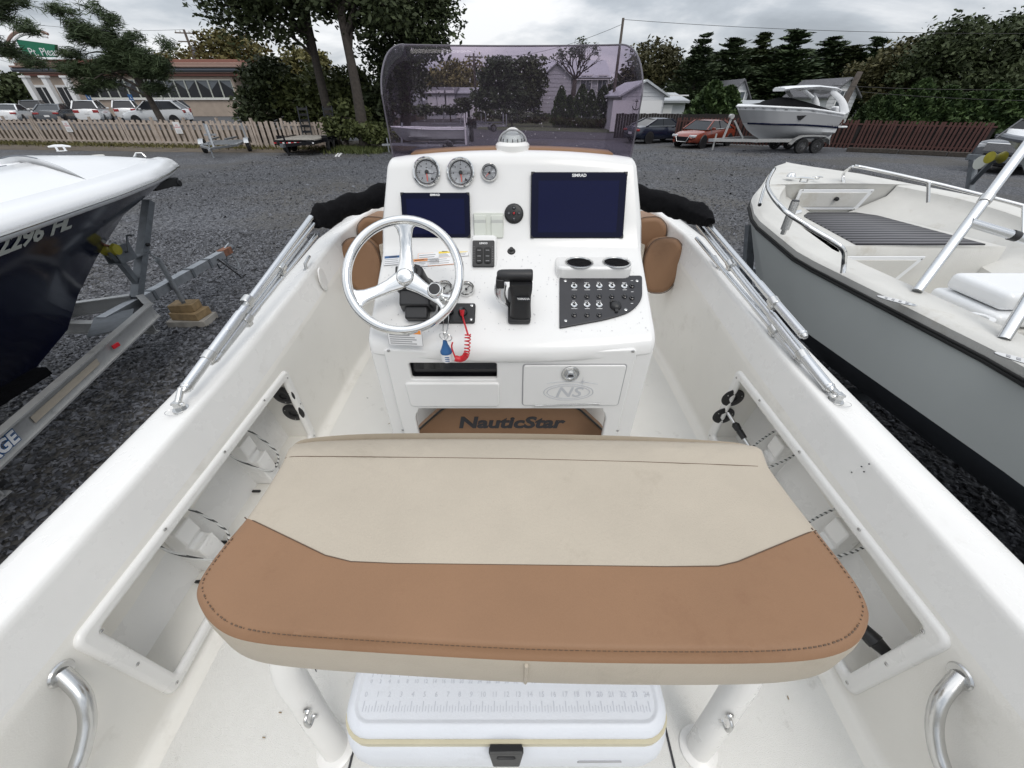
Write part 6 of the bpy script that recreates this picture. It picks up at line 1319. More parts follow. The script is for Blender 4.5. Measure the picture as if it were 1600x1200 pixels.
# ================================================================== diner
DY = 60.0; dz0 = .70
dn = thing('diner', 'beige diner with salmon cornice, rounded metal band and a row of large windows', 'building', (base_at(210, DY, dz0).x, DY, dz0)); bpy.context.view_layer.update()
def dl(px, py, y=DY): p = gy(px, py, y); return Vector((p.x, y, p.z)) - dn.location
xl, xr = dl(62, 150).x, dl(372, 150).x; zb_ = 0; zc_ = dl(360, 119).z
zwt, zwb = dl(330, 125).z, dl(330, 153).z
b = MB(); b.box(((xl + xr) / 2, 6.0, zc_ / 2), (xr - xl, 12, zc_), 'stucco'); b.build('wall', dn)
b = MB(); zr = dl(330, 93).z; x1_, x0_ = dl(385, 110).x, dl(30, 110).x; h1 = zr - zc_
for k, (f0, f1, ov_, m_) in enumerate(((0, .16, .35, 'terrad'), (.16, .26, .55, 'terra'), (.50, .62, .95, 'terra'), (.62, .82, .55, 'terra'), (.82, 1.0, .25, 'terrad'))):
    b = MB(); b.box(((x0_ + x1_) / 2, 6.0, zc_ + h1 * (f0 + f1) / 2), (x1_ - x0_ - 1.8 + 2 * ov_, 12 + 2 * ov_, h1 * (f1 - f0)), m_); b.build('cornice', dn, .04)
b = MB(); b.tube([(x0_ - .2, -.55, zc_ + h1 * .38), (x1_ + .2, -.55, zc_ + h1 * .38)], h1 * .15, 'tubegrey', 12); b.tube([(x1_ + .1, -.55, zc_ + h1 * .38), (x1_ + .1, 12.5, zc_ + h1 * .38)], h1 * .15, 'tubegrey', 12); b.box(((x0_ + x1_) / 2, 6, zc_ + h1 * .38), (x1_ - x0_ - .4, 12.6, h1 * .24), 'stucco'); b.build('metal_band', dn)
wxs = [dl(p, 140).x for p in (136, 152, 168, 184, 200, 216, 232, 248, 262, 277, 293, 311, 329.5, 347, 366)]
for i in range(len(wxs) - 1):
    a_, c_ = wxs[i], wxs[i + 1]; f = MB()
    for xx in (a_ + .04, c_ - .04): f.box((xx, -.04, (zwt + zwb) / 2), (.05, .12, zwt - zwb), 'coverp')
    for zz in (zwt, zwb): f.box(((a_ + c_) / 2, -.04, zz), (c_ - a_, .14, .08), 'coverp')
    fo = f.build('window', dn); g = MB(); g.box(((a_ + c_) / 2, -.015, (zwt + zwb) / 2), (c_ - a_ - .1, .03, zwt - zwb - .06), 'glass'); g.build('pane', fo)
    cu_ = MB(); sgn = 1 if i % 2 else -1; xm_ = (a_ + c_) / 2; cu_.add([(xm_ - sgn * (c_ - a_) * .42, -.032, zwt - .1), (xm_ + sgn * (c_ - a_) * .42, -.032, zwt - .1), (xm_ + sgn * (c_ - a_) * .42, -.032, zwt - (zwt - zwb) * .55)], [(0, 1, 2)], 'galvd'); cu_.build('curtain', fo)
b = MB(); b.box(((wxs[0] + wxs[-1]) / 2, -.08, zwb - .12), (wxs[-1] - wxs[0] + .4, .2, .14), 'gel'); b.build('sill', dn)
for px in (50, 80, 112):
    p = dl(px, 140, DY - 1.5); b = MB(); b.box((p.x, -1.5, zc_ / 2), (.55, .5, zc_), 'white'); b.box((p.x, -1.5, zc_ - .1), (.75, .7, .2), 'white'); b.build('column', dn)
for px, w_ in ((68, 2.2), (101, 1.7)):
    p = dl(px, 140); f = MB(); f.box((p.x, -.06, zc_ * .42), (w_, .12, zc_ * .74), 'white'); fo = f.build('entrance_door', dn); g = MB()
    for sx in (-.5, .5): g.box((p.x + sx * w_ * .46, -.13, zc_ * .42), (w_ * .38, .03, zc_ * .62), 'glass')
    g.build('pane', fo)
b = MB(); p0, p1 = dl(85, 150, DY - 3), dl(122, 150, DY - 3)
for i in range(16): x = p0.x + (p1.x - p0.x) * i / 15; b.box((x, -3, .75), (.04, .04, 1.1), 'black')
b.box(((p0.x + p1.x) / 2, -3, 1.32), (p1.x - p0.x, .07, .07), 'black'); b.build('railing', dn)
sgp = [dl(38, 63), dl(98, 71), dl(98, 90), dl(52, 90)]
b = MB(); T_ = Matrix(((1, 0, 0, 0), (0, 0, -1, 0), (0, 1, 0, 0), (0, 0, 0, 1))); b.prism([(p.x, p.z) for p in sgp][::-1], .6, 1.0, 'green', T_)
ar = []
c0_ = dl(84, 96); so_ = b.build('roof_sign', dn)
for rr, w_, m_ in ((3.6, .30, 'terra'), (3.15, .22, 'white')):
    b = MB(); pts = [(c0_.x + rr * 1.1 * math.cos(a), c0_.z + rr * .75 * math.sin(a)) for a in np.linspace(R(60), R(178), 14)]; b.tube([(x, -1.02, z) for x, z in pts], w_ * .5, m_, 6); b.build('sign_arc', so_)
q_ = dl(81, 83); text('lettering', 'Pt. Pleas', 1.0, 'white', frame((q_.x, -1.03, q_.z), (1, 0, 0), (0, 0, 1)), so_, .01)
b = MB(); b.box((dl(389, 115).x, 8, dl(389, 108).z / 2), (3.4, 8, dl(389, 107).z), 'stucco'); b.build('annex', dn)
for px, py, lab in ((139, 152, 'blue accessible parking sign beside the tall white suv'), (205, 153, 'blue accessible parking sign in front of the diner windows')):
    p = gy(px, py, 52); s = thing('parking_sign', lab, 'sign', (p.x, 52, .7), group='accessible parking signs'); b = MB(); b.box((0, 0, (p.z - .7) / 2), (.06, .06, p.z - .7), 'galv'); b.build('post', s); b = MB(); b.box((0, -.05, p.z - .7), (.45, .03, .62), 'blue'); b.build('sign_board', s); b = MB(); b.tube([(.0, -.07, p.z - .62), (.0, -.07, p.z - .72), (.08, -.07, p.z - .80)], .03, 'white', 6); b.build('symbol', s)
# ================================================================== houses
def gable(o, x0, x1, y0, y1, zw, zr, axis, wall, roof, over=.35):
    b = MB(); b.box(((x0 + x1) / 2, (y0 + y1) / 2, zw / 2), (x1 - x0, y1 - y0, zw), wall)
    if axis == 'x': xm = (y0 + y1) / 2; b.add([(x0, y0, zw), (x0, y1, zw), (x0, xm, zr), (x1, y0, zw), (x1, y1, zw), (x1, xm, zr)], [(0, 2, 1), (3, 4, 5)], wall)
    else: xm = (x0 + x1) / 2; b.add([(x0, y0, zw), (x1, y0, zw), (xm, y0, zr), (x0, y1, zw), (x1, y1, zw), (xm, y1, zr)], [(0, 1, 2), (3, 5, 4)], wall)
    b.build('wall', o)
    c = MB(); n_ = int((zw) / .22)
    r = MB(); t_ = .14
    if axis == 'x':
        for s, ya in ((-1, y0), (1, y1)):
            k_ = (zr - zw) / abs(xm - ya); e = ya + s * over; r.add([(x0 - over, e, zw - over * k_ + .02), (x1 + over, e, zw - over * k_ + .02), (x1 + over, xm, zr + .02), (x0 - over, xm, zr + .02)] + [(x0 - over, e, zw - over * k_ + t_ + .02), (x1 + over, e, zw - over * k_ + t_ + .02), (x1 + over, xm, zr + t_ + .02), (x0 - over, xm, zr + t_ + .02)], [(0, 1, 2, 3), (4, 5, 6, 7), (0, 1, 5, 4), (1, 2, 6, 5), (0, 3, 7, 4)], roof)
    else:
        for s, xa in ((-1, x0), (1, x1)):
            k_ = (zr - zw) / abs(xm - xa); e = xa + s * over; r.add([(e, y0 - over, zw - over * k_ + .02), (e, y1 + over, zw - over * k_ + .02), (xm, y1 + over, zr + .02), (xm, y0 - over, zr + .02)] + [(e, y0 - over, zw - over * k_ + t_ + .02), (e, y1 + over, zw - over * k_ + t_ + .02), (xm, y1 + over, zr + t_ + .02), (xm, y0 - over, zr + t_ + .02)], [(0, 1, 2, 3), (4, 5, 6, 7), (0, 1, 5, 4), (0, 3, 7, 4), (1, 2, 6, 5)], roof)
    return r.build('roof', o)
def clapboards(o, x0, x1, y, z0, z1, m_, step=.3, zr=None):
    b = MB(); z = z0 + step
    while z < (zr or z1) - .05:
        a, c = x0, x1
        if z > z1 and zr: f = (z - z1) / (zr - z1); xm = (x0 + x1) / 2; a, c = x0 + (xm - x0) * f, x1 - (x1 - xm) * f
        b.add([(a, y - .03, z - .02), (c, y - .03, z - .02), (c, y - .002, z + step * .8), (a, y - .002, z + step * .8)], [(0, 1, 2, 3)], m_); b.add([(a, y - .03, z - .02), (c, y - .03, z - .02), (c, y, z - .02), (a, y, z - .02)], [(0, 1, 2, 3)], m_); z += step
    return tag(b.build('clapboard', o), kind='stuff')
def win(o, x, y, z, w_, h_, ax='y', s=-1, panes=2):
    f = MB(); T_ = frame((x, y, z), (1, 0, 0), (0, 0, 1)) if ax == 'y' else frame((x, y, z), (0, 1, 0) if s > 0 else (0, -1, 0), (0, 0, 1)); f.box((0, 0, .02), (w_ + .2, h_ + .2, .08), 'white', T_); fo = f.build('window', o)
    for k in range(panes): g = MB(); g.box(((k + .5) / panes * w_ - w_ / 2, 0, .065), (w_ / panes - .07, h_ - .06, .02), 'glassl', T_); g.build('pane', fo)
HY = 66.0
hs = thing('house', 'white two storey house with pale roof behind the bare tree', 'house', (base_at(905, HY).x, HY, 0)); bpy.context.view_layer.update()
hl_ = lambda px, py, y=HY: Vector((gy(px, py, y).x, 0, gy(px, py, y).z)) - Vector((hs.location.x, 0, 0))
x0, x1, x2 = hl_(846, 120).x, hl_(893, 120).x, hl_(955, 120).x; zw = hl_(870, 121).z; zr = hl_(873, 99).z
gable(hs, x0, x2, 1.5, 12.5, zw, zr + .6, 'x', 'sidingg', 'roofm'); gable(hs, x0, x1, 0, 6, zw, zr, 'y', 'siding', 'roofm'); clapboards(hs, x0, x1, 0, .2, zw, 'siding', .45, zr); clapboards(hs, x1, x2, 1.5, .2, zw, 'sidingg', .45)
for px, w_ in ((918, 1.5), (944, 1.2)): p = hl_(px, 130); win(hs, p.x, 1.47, p.z, w_, 1.7)
b = MB(); b.box(((x1 + x2) / 2, 1.3, zw - .1), (x2 - x1 + .3, .3, .25), 'white'); b.build('gutter', hs)
b = MB(); p = hl_(865, 112); b.box((p.x, 1.47, 3.2), (.1, .1, .1), 'white')
# low garages at the left of the road
HY2 = 72.0
h2 = thing('garage', 'low grey roofed garage with white doors seen through the windscreen', 'garage', (base_at(680, HY2).x, HY2, 0)); f2 = lambda px, py: gy(px, py, HY2).x - h2.location.x; z2 = lambda py: gy(690, py, HY2).z
gable(h2, f2(664, 150), f2(709, 150), 0, 9, z2(147), z2(137), 'x', 'sidingg', 'roofg')
for px in (676, 690, 703): b = MB(); b.box((f2(px, 160), -.05, z2(160)), (1.45, .1, z2(149)), 'white'); b.build('garage_door', h2)
h3 = thing('garage', 'pale flat fronted garage next to the low grey roofed one', 'garage', (base_at(735, HY2).x, HY2 + 2, 0)); f3 = lambda px: gy(px, 150, HY2 + 2).x - h3.location.x; gable(h3, f3(712), f3(757), 0, 9, z2(146), z2(137), 'x', 'siding', 'roofm')
for px in (722, 735): b = MB(); b.box((f3(px), -.05, 1.3), (2.2, .1, 2.5), 'white'); b.build('garage_door', h3)
h0 = thing('house', 'grey roofed low house peeping out left of the windscreen', 'house', (base_at(588, 64).x, 64, 0)); f0 = lambda px: gy(px, 150, 64).x - h0.location.x; gable(h0, f0(578), f0(640), 0, 9, gy(590, 146, 64).z, gy(590, 134, 64).z, 'x', 'sidingg', 'roofg')
# garage building on the right with metal roof
GY = 42.0
gb = thing('garage', 'white sided garage with pale metal roof and anchor emblem on the gable', 'garage', (base_at(1010, GY).x, GY, 0)); gf = lambda px, y=GY: gy(px, 150, y).x - gb.location.x; gzz = lambda py, px=1010, y=GY: gy(px, py, y).z
gx0, gx1 = gf(972), gf(1039); zw = gzz(149); zr = gzz(128)
gable(gb, gx0, gx1, 0, 7.5, zw, zr, 'y', 'siding', 'roofm'); clapboards(gb, gx0, gx1, 0, .1, zw, 'siding', .26, zr)
seam = MB()
for q in range(9): seam.beam(((gx0 + gx1) / 2, q * .95 - .3, zr + .17), (gx1 + .36, q * .95 - .3, zw - .05), .05, .05, 'galv')
tag(seam.build('roof_seam', gb), kind='stuff')
for px in (975, 1014): b = MB(); b.box((gf(px), -.06, 1.25), (2.5 if px > 1000 else 1.8, .1, 2.3), 'white'); b.build('garage_door', gb)
an = MB(); a_ = Vector((gf(996), -.08, gzz(163))); an.tube([a_ + Vector((0, 0, .35)), a_ + Vector((0, 0, -.35))], .05, 'ink', 6); an.tube([a_ + Vector((.32 * math.cos(t), 0, -.12 + .28 * math.sin(t))) for t in np.linspace(PI, 2 * PI, 9)], .05, 'ink', 6); an.tube([a_ + Vector((-.15, 0, .22)), a_ + Vector((.15, 0, .22))], .05, 'ink', 6); an.build('anchor_emblem', gb)
ax0, ax1 = gx1 + .15, gf(1090); b = MB(); b.box(((ax0 + ax1) / 2, 4.5, 1.2), (ax1 - ax0, 4, 2.4), 'sidingg'); b.beam((ax0, 2.2, 2.75), (ax1, 2.2, 2.75), .2, .1, 'white'); b.box(((ax0 + ax1) / 2, 4.3, 2.6), (ax1 - ax0 + .4, 4.6, .18), 'roofm', None, Matrix.Rotation(R(8), 3, 'X')); b.build('lean_to', gb)
b = MB(); b.box((ax0 + 1.1, 2.46, 1.05), (.85, .08, 2.0), 'white'); b.build('side_door', gb)
for nm, lab, px0, px1, y, zt, zr_, ax in (('house', 'white gabled house half hidden behind cedars right of the cruiser', 1296, 1338, 46, 148, 124, 'y'), ('house', 'tall pale house with balcony behind the fir trees', 1142, 1168, 52, 148, 126, 'y'), ('shed', 'low white roofed outbuilding behind the cruiser bow', 1166, 1222, 44, 172, 160, 'x')):
    o = thing(nm, lab, 'house' if nm == 'house' else 'shed', (base_at(px0, y).x, y, 0)); xx0 = gy(px0, 150, y).x - o.location.x; xx1 = gy(px1, 150, y).x - o.location.x; gable(o, xx0, xx1, 0, 7, gy(px0, zt, y).z, gy(px0, zr_, y).z, ax, 'siding', 'roofg' if nm == 'house' else 'roofm'); clapboards(o, xx0, xx1, 0, .1, gy(px0, zt, y).z, 'siding', .3, gy(px0, zr_, y).z if ax == 'y' else None)
    win(o, (xx0 + xx1) / 2, -.02, gy(px0, zt + 6, y).z, 1.0, 1.2)
# ================================================================== cruiser on its tandem trailer
CY = 26.5
cl_ = lambda px, py, y=CY: gy(px, py, y)
cb0 = base_at(1203, CY); CR = thing('cabin_cruiser', 'grey and white cruiser with white hardtop and black cockpit cover on a trailer', 'boat', (cb0.x, cb0.y, 0), R(90 + 4)); bpy.context.view_layer.update()
ci = CR.matrix_world.inverted()
L0 = (cl_(1318, 200) - cl_(1147, 180)).length
zk = [cl_(1240, py).z for py in (217, 207, 194, 176, 170)]
xs_ = L0 / 2 * .86
flat = lambda B: ([0, .5, .7, .82, .9, .96, 1], [B, 1, .95, .80, .58, .30, 0])
CH_ = Hull(-xs_ + .1, [(zk[0], .05, xs_ - 1.9, 3), (zk[0] + .22, .75, xs_ - 1.35, 2.6), (zk[1] + .12, 1.08, xs_ - .95, 3), (zk[2], 1.15, xs_ - .6, flat(.96)), (zk[3] + .02, 1.25, xs_ - .1, flat(.95)), (zk[4], 1.27, xs_, flat(.95))], lambda y: .12 * max(0, min(1, (y + 1) / 3)) - .32 * max(0, (-y - .6) / 2.7) ** 1.3)
M['crgrey'] = mat('cruiser_grey', (.44, .445, .455), .2, coat=.4)
b = MB(); CH_.band(b, 0, 3, 'boatwhite'); b.build('hull_bottom', CR, sharp=50); b = MB(); CH_.band(b, 3, 4, 'crgrey'); b.build('hull_side', CR, sharp=50); b = MB(); CH_.band(b, 4, 5, 'boatwhite')
e_ = CH_.edge(5); b.sheet([[Vector((p.x * s, p.y, p.z + .10 * (1 - s * s))) for s in (-1, -.6, 0, .6, 1)] for p in e_], 'boatwhite'); b.build('deck', CR, sharp=40)
for sx in (-1, 1): MB().tube([Vector((p.x * sx, p.y, p.z)) for p in CH_.edge(5, 24)], .055, 'boatwhite', 8).build('rub_rail', CR)
b = MB(); b.tube([Vector((CH_.pt(3, s).x + .012, CH_.pt(3, s).y, CH_.pt(3, s).z)) for s in np.linspace(0, .97, 20)], .04, 'panelblk', 6); b.tube([Vector((-CH_.pt(3, s).x - .012, CH_.pt(3, s).y, CH_.pt(3, s).z)) for s in np.linspace(0, .97, 20)], .05, 'navy', 6); b.build('boot_stripe', CR)
b = MB(); rows = []
for y, hh, w_ in ((xs_ - .8, .04, .5), (xs_ - 1.5, .14, .85), (1.1, .26, 1.0), (.5, .40, 1.02), (-.2, .40, 1.05), (-1.0, .28, 1.08), (-1.9, .16, 1.1), (-2.7, .06, 1.1)):
    zg_ = zk[4] + CH_.sh(y); rows.append([Vector((s * w_, y, zg_ + hh * (1 - abs(s) ** 2.5) + .06)) for s in (-1, -.85, -.5, 0, .5, .85, 1)])
b.sheet(rows, 'canvas'); b.build('cockpit_cover', CR, sharp=70)
zh = cl_(1255, 138).z; ya, yb = (ci @ cl_(1216, 140)).y, (ci @ cl_(1304, 140)).y
b = MB(); rows = []
for t, w_, dz in ((0, .55, -.05), (.08, .85, .0), (.5, 1.05, .06), (.85, 1.0, -.02), (1, .8, -.12)):
    y = ya + (yb - ya) * t; rows.append([Vector((x, y, zh + dz + q)) for x, q in ((-w_, 0), (-w_ * .85, .06), (0, .09), (w_ * .85, .06), (w_, 0), (w_ * .85, -.08 - .08 * t), (0, -.08), (-w_ * .85, -.08 - .08 * t))])
b.sheet(rows, 'boatwhite', closed=True); b.add(rows[0], [tuple(range(8))], 'boatwhite'); b.add(rows[-1], [tuple(range(8))], 'boatwhite'); b.build('hardtop', CR, sharp=50)
for sx in (-1, 1):
    b = MB(); p0 = Vector((sx * .85, (ci @ cl_(1283, 144)).y, zh - .12)); p2 = Vector((sx * 1.1, (ci @ cl_(1301, 176)).y, zk[4] + CH_.sh(-2.6) + .0)); p1 = Vector((sx * 1.0, (ci @ cl_(1297, 158)).y, (zh + p2.z) / 2)); b.tube(crom([p0, p1, p2], 6), [.10, .11, .12, .13, .14, .15, .16, .18, .2, .21, .22, .23, .24], 'boatwhite', 10, flat=.4, up=(1, 0, 0)); b.build('arch_leg', CR)
    b = MB(); b.tube([Vector((sx * .7, (ci @ cl_(1240, 143)).y, zh - .05)), Vector((sx * .85, (ci @ cl_(1250, 165)).y, zk[4] + .5))], .09, 'boatwhite', 8, flat=.5); b.build('hardtop_support', CR)
b = MB(); p = ci @ cl_(1310, 178); b.box((0, p.y, p.z), (.5, .55, .7), 'boatwhite'); b.box((0, p.y - .1, p.z - .75), (.25, .3, 1.0), 'boatwhite'); b.build('outboard_motor', CR, .1, 3)
b = MB(); b.box((0, -xs_ - .25, zk[2] - .1), (1.9, .7, .09), 'boatwhite'); b.build('swim_platform', CR, .03)
p = CH_.pt(4, .45); vz = cl_(1228, 183).z
for sx in (-1, 1): b = MB(); xx_ = CH_.xat((ci @ cl_(1229, 183)).y, vz); b.prism([(-.28, .1), (.28, .12), (.05, -.10), (-.08, -.10)][::-1], 0, .02, 'gloss', frame((sx * (xx_ + .0), (ci @ cl_(1229, 183)).y, vz), (0, sx, 0), (0, 0, 1)));  b.build('port_vent', CR)
yy_ = (ci @ cl_(1284, 194)).y; xx_ = CH_.xat(yy_, cl_(1284, 195).z); text('lettering', 'REGAL', .2, 'greyprint', frame((-xx_ - .02, yy_, cl_(1284, 194).z), (0, -1, 0), (0, 0, 1)), CR, .004, .2, sx=1.5)
CT_ = thing('boat_trailer', 'tandem axle aluminium trailer under the grey and white cruiser', 'trailer', (cb0.x, cb0.y, 0), R(94))
for sx in (-1, 1):
    b = MB(); b.beam((sx * 1.0, -xs_ + .3, .62), (sx * .95, xs_ - 1.2, .62), .08, .16, 'alum'); b.beam((sx * .95, xs_ - 1.25, .62), (0, xs_ + .9, .58), .08, .14, 'alum'); b.build('side_rail', CT_)
    for yy in (-.95, -1.85): wheel_obj(CT_, Vector((sx * 1.15, yy, .36)), .36, .22)
    b = MB(); arc_ = [(-.30 + .08, .45), (-.42, .72), (-.75, .86), (-1.4, .88), (-2.05, .86), (-2.38, .72), (-2.5, .45)]; b.sheet([[(sx * 1.02, y, z) for y, z in arc_], [(sx * 1.30, y, z) for y, z in arc_], [(sx * 1.30, y, z - .06) for y, z in arc_]], 'alum'); b.build('fender', CT_, sharp=30)
for yy in (-2.6, -.2, 1.6): b = MB(); b.beam((-.95, yy, .55), (.95, yy, .55), .1, .08, 'alum'); b.build('cross_beam', CT_)
b = MB(); b.beam((0, xs_ + .3, .6), (0, xs_ + .1, 1.75), .1, .08, 'alum', up=(0, 1, 0)); b.beam((0, xs_ - .9, .65), (0, xs_ - .1, 1.5), .08, .08, 'alum', up=(0, 1, 0)); b.tube([(-.12, xs_ + .15, 1.7), (.12, xs_ + .15, 1.7)], .12, 'alum', 10); b.build('winch_post', CT_)
b = MB(); b.tube([(0, xs_ + .75, .1), (0, xs_ + .75, .9)], .05, 'alum', 8); b.box((0, xs_ + .95, .58), (.14, .35, .14), 'galv'); b.build('jack', CT_)
# ================================================================== trailers on the lot
def lot_trailer(label, p, rz, L_=4.6, W_=1.0, guides=False, mt='galv'):
    o = thing('boat_trailer', label, 'trailer', p, rz, 'empty boat trailers on the lot'); 
    for sx in (-1, 1):
        b = MB(); b.beam((sx * W_ * .85, -L_ * .45, .45), (sx * W_ * .8, L_ * .15, .45), .08, .10, mt); b.beam((sx * W_ * .8, L_ * .15, .45), (0, L_ * .52, .45), .08, .10, mt); b.build('side_rail', o)
        b = MB(); b.beam((sx * W_ * .45, -L_ * .42, .68), (sx * W_ * .35, L_ * .10, .72), .12, .07, 'galvd'); b.build('bunk', o)
        wheel_obj(o, Vector((sx * (W_ + .08), -L_ * .2, .30)), .30, .18)
        b = MB(); ar = [(-L_ * .2 + .38 * math.cos(a), .36 + .34 * math.sin(a)) for a in np.linspace(.3, PI - .3, 8)]; b.sheet([[(sx * (W_ - .04), y, z) for y, z in ar], [(sx * (W_ + .2), y, z) for y, z in ar]], mt); b.build('fender', o)
        if guides: b = MB(); b.tube([(sx * (W_ + .1), -L_ * .42, .5), (sx * (W_ + .1), -L_ * .42, 1.9)], .045, 'white', 8); b.build('guide_post', o)
        b = MB(); b.box((sx * W_ * .9, -L_ * .44, .95), (.09, .09, .9), mt); b.box((sx * W_ * .9, -L_ * .44, 1.42), (.11, .11, .10), 'black'); b.build('bunk_post', o)
    for yy in (-L_ * .42, -L_ * .2, L_ * .05): b = MB(); b.beam((-W_ * .85, yy, .5), (W_ * .85, yy, .5), .08, .08, mt); b.build('cross_beam', o)
    b = MB(); b.beam((0, L_ * .3, .45), (0, L_ * .62, .42), .09, .09, mt); b.beam((0, L_ * .38, .45), (0, L_ * .34, 1.45), .09, .09, mt, up=(0, 1, 0)); b.box((0, L_ * .33, 1.0), (.55, .08, .08), mt); b.tube([(0, L_ * .55, .05), (0, L_ * .55, .75)], .035, mt, 8); b.build('tongue', o); return o
lot_trailer('empty galvanised boat trailer in front of the picket fence', base_at(352, 25.2), R(200), 4.6, 1.05)
for i, (px, y, a, lab) in enumerate(((722, 47, 80, 'galvanised trailer frame beside the road, left of the compass'), (752, 44, 100, 'galvanised trailer frame with winch post just left of the compass'))): lot_trailer(lab, base_at(px, y), R(a), 5.2, 1.05)
ut = thing('utility_trailer', 'black flatbed utility trailer with plank deck and raised loading ramps', 'trailer', base_at(482, 25.6), R(180)); W_, L_ = 1.15, 4.2
for k in range(9): b = MB(); x = -W_ * .82 + k * W_ * 1.64 / 8; b.box((x, -.4, .72), (W_ * .19, L_ * .8, .05), 'woodg'); b.build('plank', ut)
b = MB(); b.box((0, 1.32, .62), (2.1, .12, .22), 'gloss')
for sx in (-1, 1): b.beam((sx * 1.0, 1.3, .6), (sx * .05, 2.5, .58), .1, .14, 'gloss'); b.box((sx * W_ * .92, -.4, .62), (.1, L_ * .82, .16), 'gloss')
b.build('frame', ut); b = MB()
for k in range(14):
    t = k / 13; b.box((-1.0 + 2.0 * t, 1.39, .60), (.13, .02, .07), 'red' if k % 2 else 'white')
b.build('reflective_tape', ut)
for sx in (-1, 1):
    b = MB(); b.box((sx * (W_ + .10), -.6, .78), (.30, 1.7, .06), 'gloss'); b.box((sx * (W_ + .10), .3, .72), (.30, .06, .3), 'gloss'); b.build('fender', ut)
    for yy in (-.2, -1.0): wheel_obj(ut, Vector((sx * (W_ + .10), yy, .34)), .34, .2, 'gloss')
    b = MB()
    for q in range(5): b.box((sx * .75, -2.2 - q * .05, .9 + q * .28), (.52, .06, .12), 'gloss')
    for s2 in (-.27, .27): b.beam((sx * .75 + s2, -2.15, .7), (sx * .75 + s2, -2.42, 2.15), .06, .06, 'gloss', up=(0, 1, 0))
    b.build('ramp', ut)
b = MB(); b.box((0, 2.6, .58), (.16, .36, .14), 'galvd'); b.tube([(0, 2.3, .1), (0, 2.3, 1.0)], .05, 'gloss', 8); b.build('coupler', ut)
bw = thing('loose_board', 'two white boards lying on the gravel beside the black trailer', 'board', base_at(532, 24.4)); 
for dx in (0, .16): b = MB(); b.beam((dx, -.7, .03), (dx - .35, .7, .03), .09, .04, 'white'); b.build('plank', bw)
sk_ = thing('skiff', 'small grey skiff with black outboard on a trailer behind the windscreen', 'boat', base_at(678, 25.5), R(92)); SH = Hull(-2.0, [(.62, .35, 1.5, 3), (.75, .75, 1.8, 3), (1.18, .9, 2.2, 3.2)], lambda y: .04 * max(0, y)); b = MB(); SH.band(b, 0, 2, 'hullgrey', 16)
for sx in (-1, 1): b.tube([Vector((p.x * sx, p.y, p.z)) for p in SH.edge(2, 16)], .035, 'boatwhite', 6)
b.sheet([[(s * .72, y, .85) for s in (-1, 1)] for y in (-2, 1.2)], 'hullgrey'); b.build('hull', sk_); b = MB(); b.box((0, -.3, 1.05), (1.5, .3, .08), 'boatwhite'); b.build('thwart', sk_)
b = MB(); b.box((0, -2.25, 1.45), (.36, .50, .50), 'gloss'); b.box((0, -2.2, .95), (.18, .24, .8), 'gloss'); b.build('outboard_motor', sk_, .08, 3)
lot_trailer('trailer with two white guide posts carrying the small grey skiff', base_at(678, 25.5), R(92), 4.6, .95, True)
# right edge: next boat on a trailer
rt = thing('boat_trailer', 'grey trailer with yellow bow roller beyond the far rail of the grey boat', 'trailer', (0, 0, 0)); pA = gz(1512, 318, .75); pB = gy(1522, 250, pA.y + .35); pC = gy(1556, 246, pA.y - .25)
b = MB(); b.beam(pA, pB, .11, .09, 'galvd', up=(0, 1, 0)); b.build('winch_post', rt); b = MB(); b.beam(pA.lerp(pB, .45), pC, .07, .07, 'galvd'); b.build('roller_arm', rt)
b = MB(); b.lathe([(.02, -.13), (.10, -.12), (.05, -.02), (.05, .02), (.10, .12), (.02, .13)], 'yroll', frame(pC, (0, 1, 0), (0, 0, 1)), 16); b.build('bow_roller', rt); pD = gy(1537, 254, pA.y + .1); b = MB(); b.lathe([(.02, -.08), (.12, -.08), (.12, -.06), (.07, -.05), (.07, .05), (.12, .06), (.12, .08), (.02, .08)], 'coverp', frame(pD, (0, 1, 0), (0, 0, 1)), 16); b.build('winch', rt)
b = MB(); b.beam(pA + Vector((0, -2.5, -.2)), pA + Vector((0, 1.6, -.2)), .12, .12, 'galvd'); b.beam(pA + Vector((-.06, -.6, -.2)), pA + Vector((-1.1, -4.5, -.2)), .1, .14, 'galvd'); b.beam(pA + Vector((.06, -.6, -.2)), pA + Vector((1.1, -4.5, -.2)), .1, .14, 'galvd'); b.tube([pA + Vector((0, 1.2, -.75)), pA + Vector((0, 1.2, .05))], .035, 'galv', 8); b.build('frame', rt)
for sx in (-1, 1): wheel_obj(rt, pA + Vector((sx * 1.25, -4.2, .34 - pA.z)), .34, .2)
jb = thing('moored_boat', 'pale grey bow of another boat cut off by the right edge', 'boat', (pA.x, 0, 0)); tipp = gy(1573, 213, pA.y - .15)
JH = Hull(pA.y - 6, [(1.0, .05, pA.y - 1.6, 3), (1.3, .7, pA.y - 1.0, 2.6), (1.75, 1.0, pA.y - .45, 3), (tipp.z, 1.2, pA.y - .1, 4)], lambda y: 0); jb.location.x = tipp.x; b = MB(); JH.band(b, 0, 3, 'hullgrey', 24); b.build('hull', jb); b = MB(); e_ = JH.edge(3, 24); b.sheet([[Vector((p.x * s, p.y, p.z + .12 * (1 - s * s))) for s in (-1, -.5, 0, .5, 1)] for p in e_], 'boatwhite')
for sx in (-1, 1): b.tube([Vector((p.x * sx, p.y, p.z)) for p in e_], .05, 'tubegrey', 8)
b.build('deck', jb)
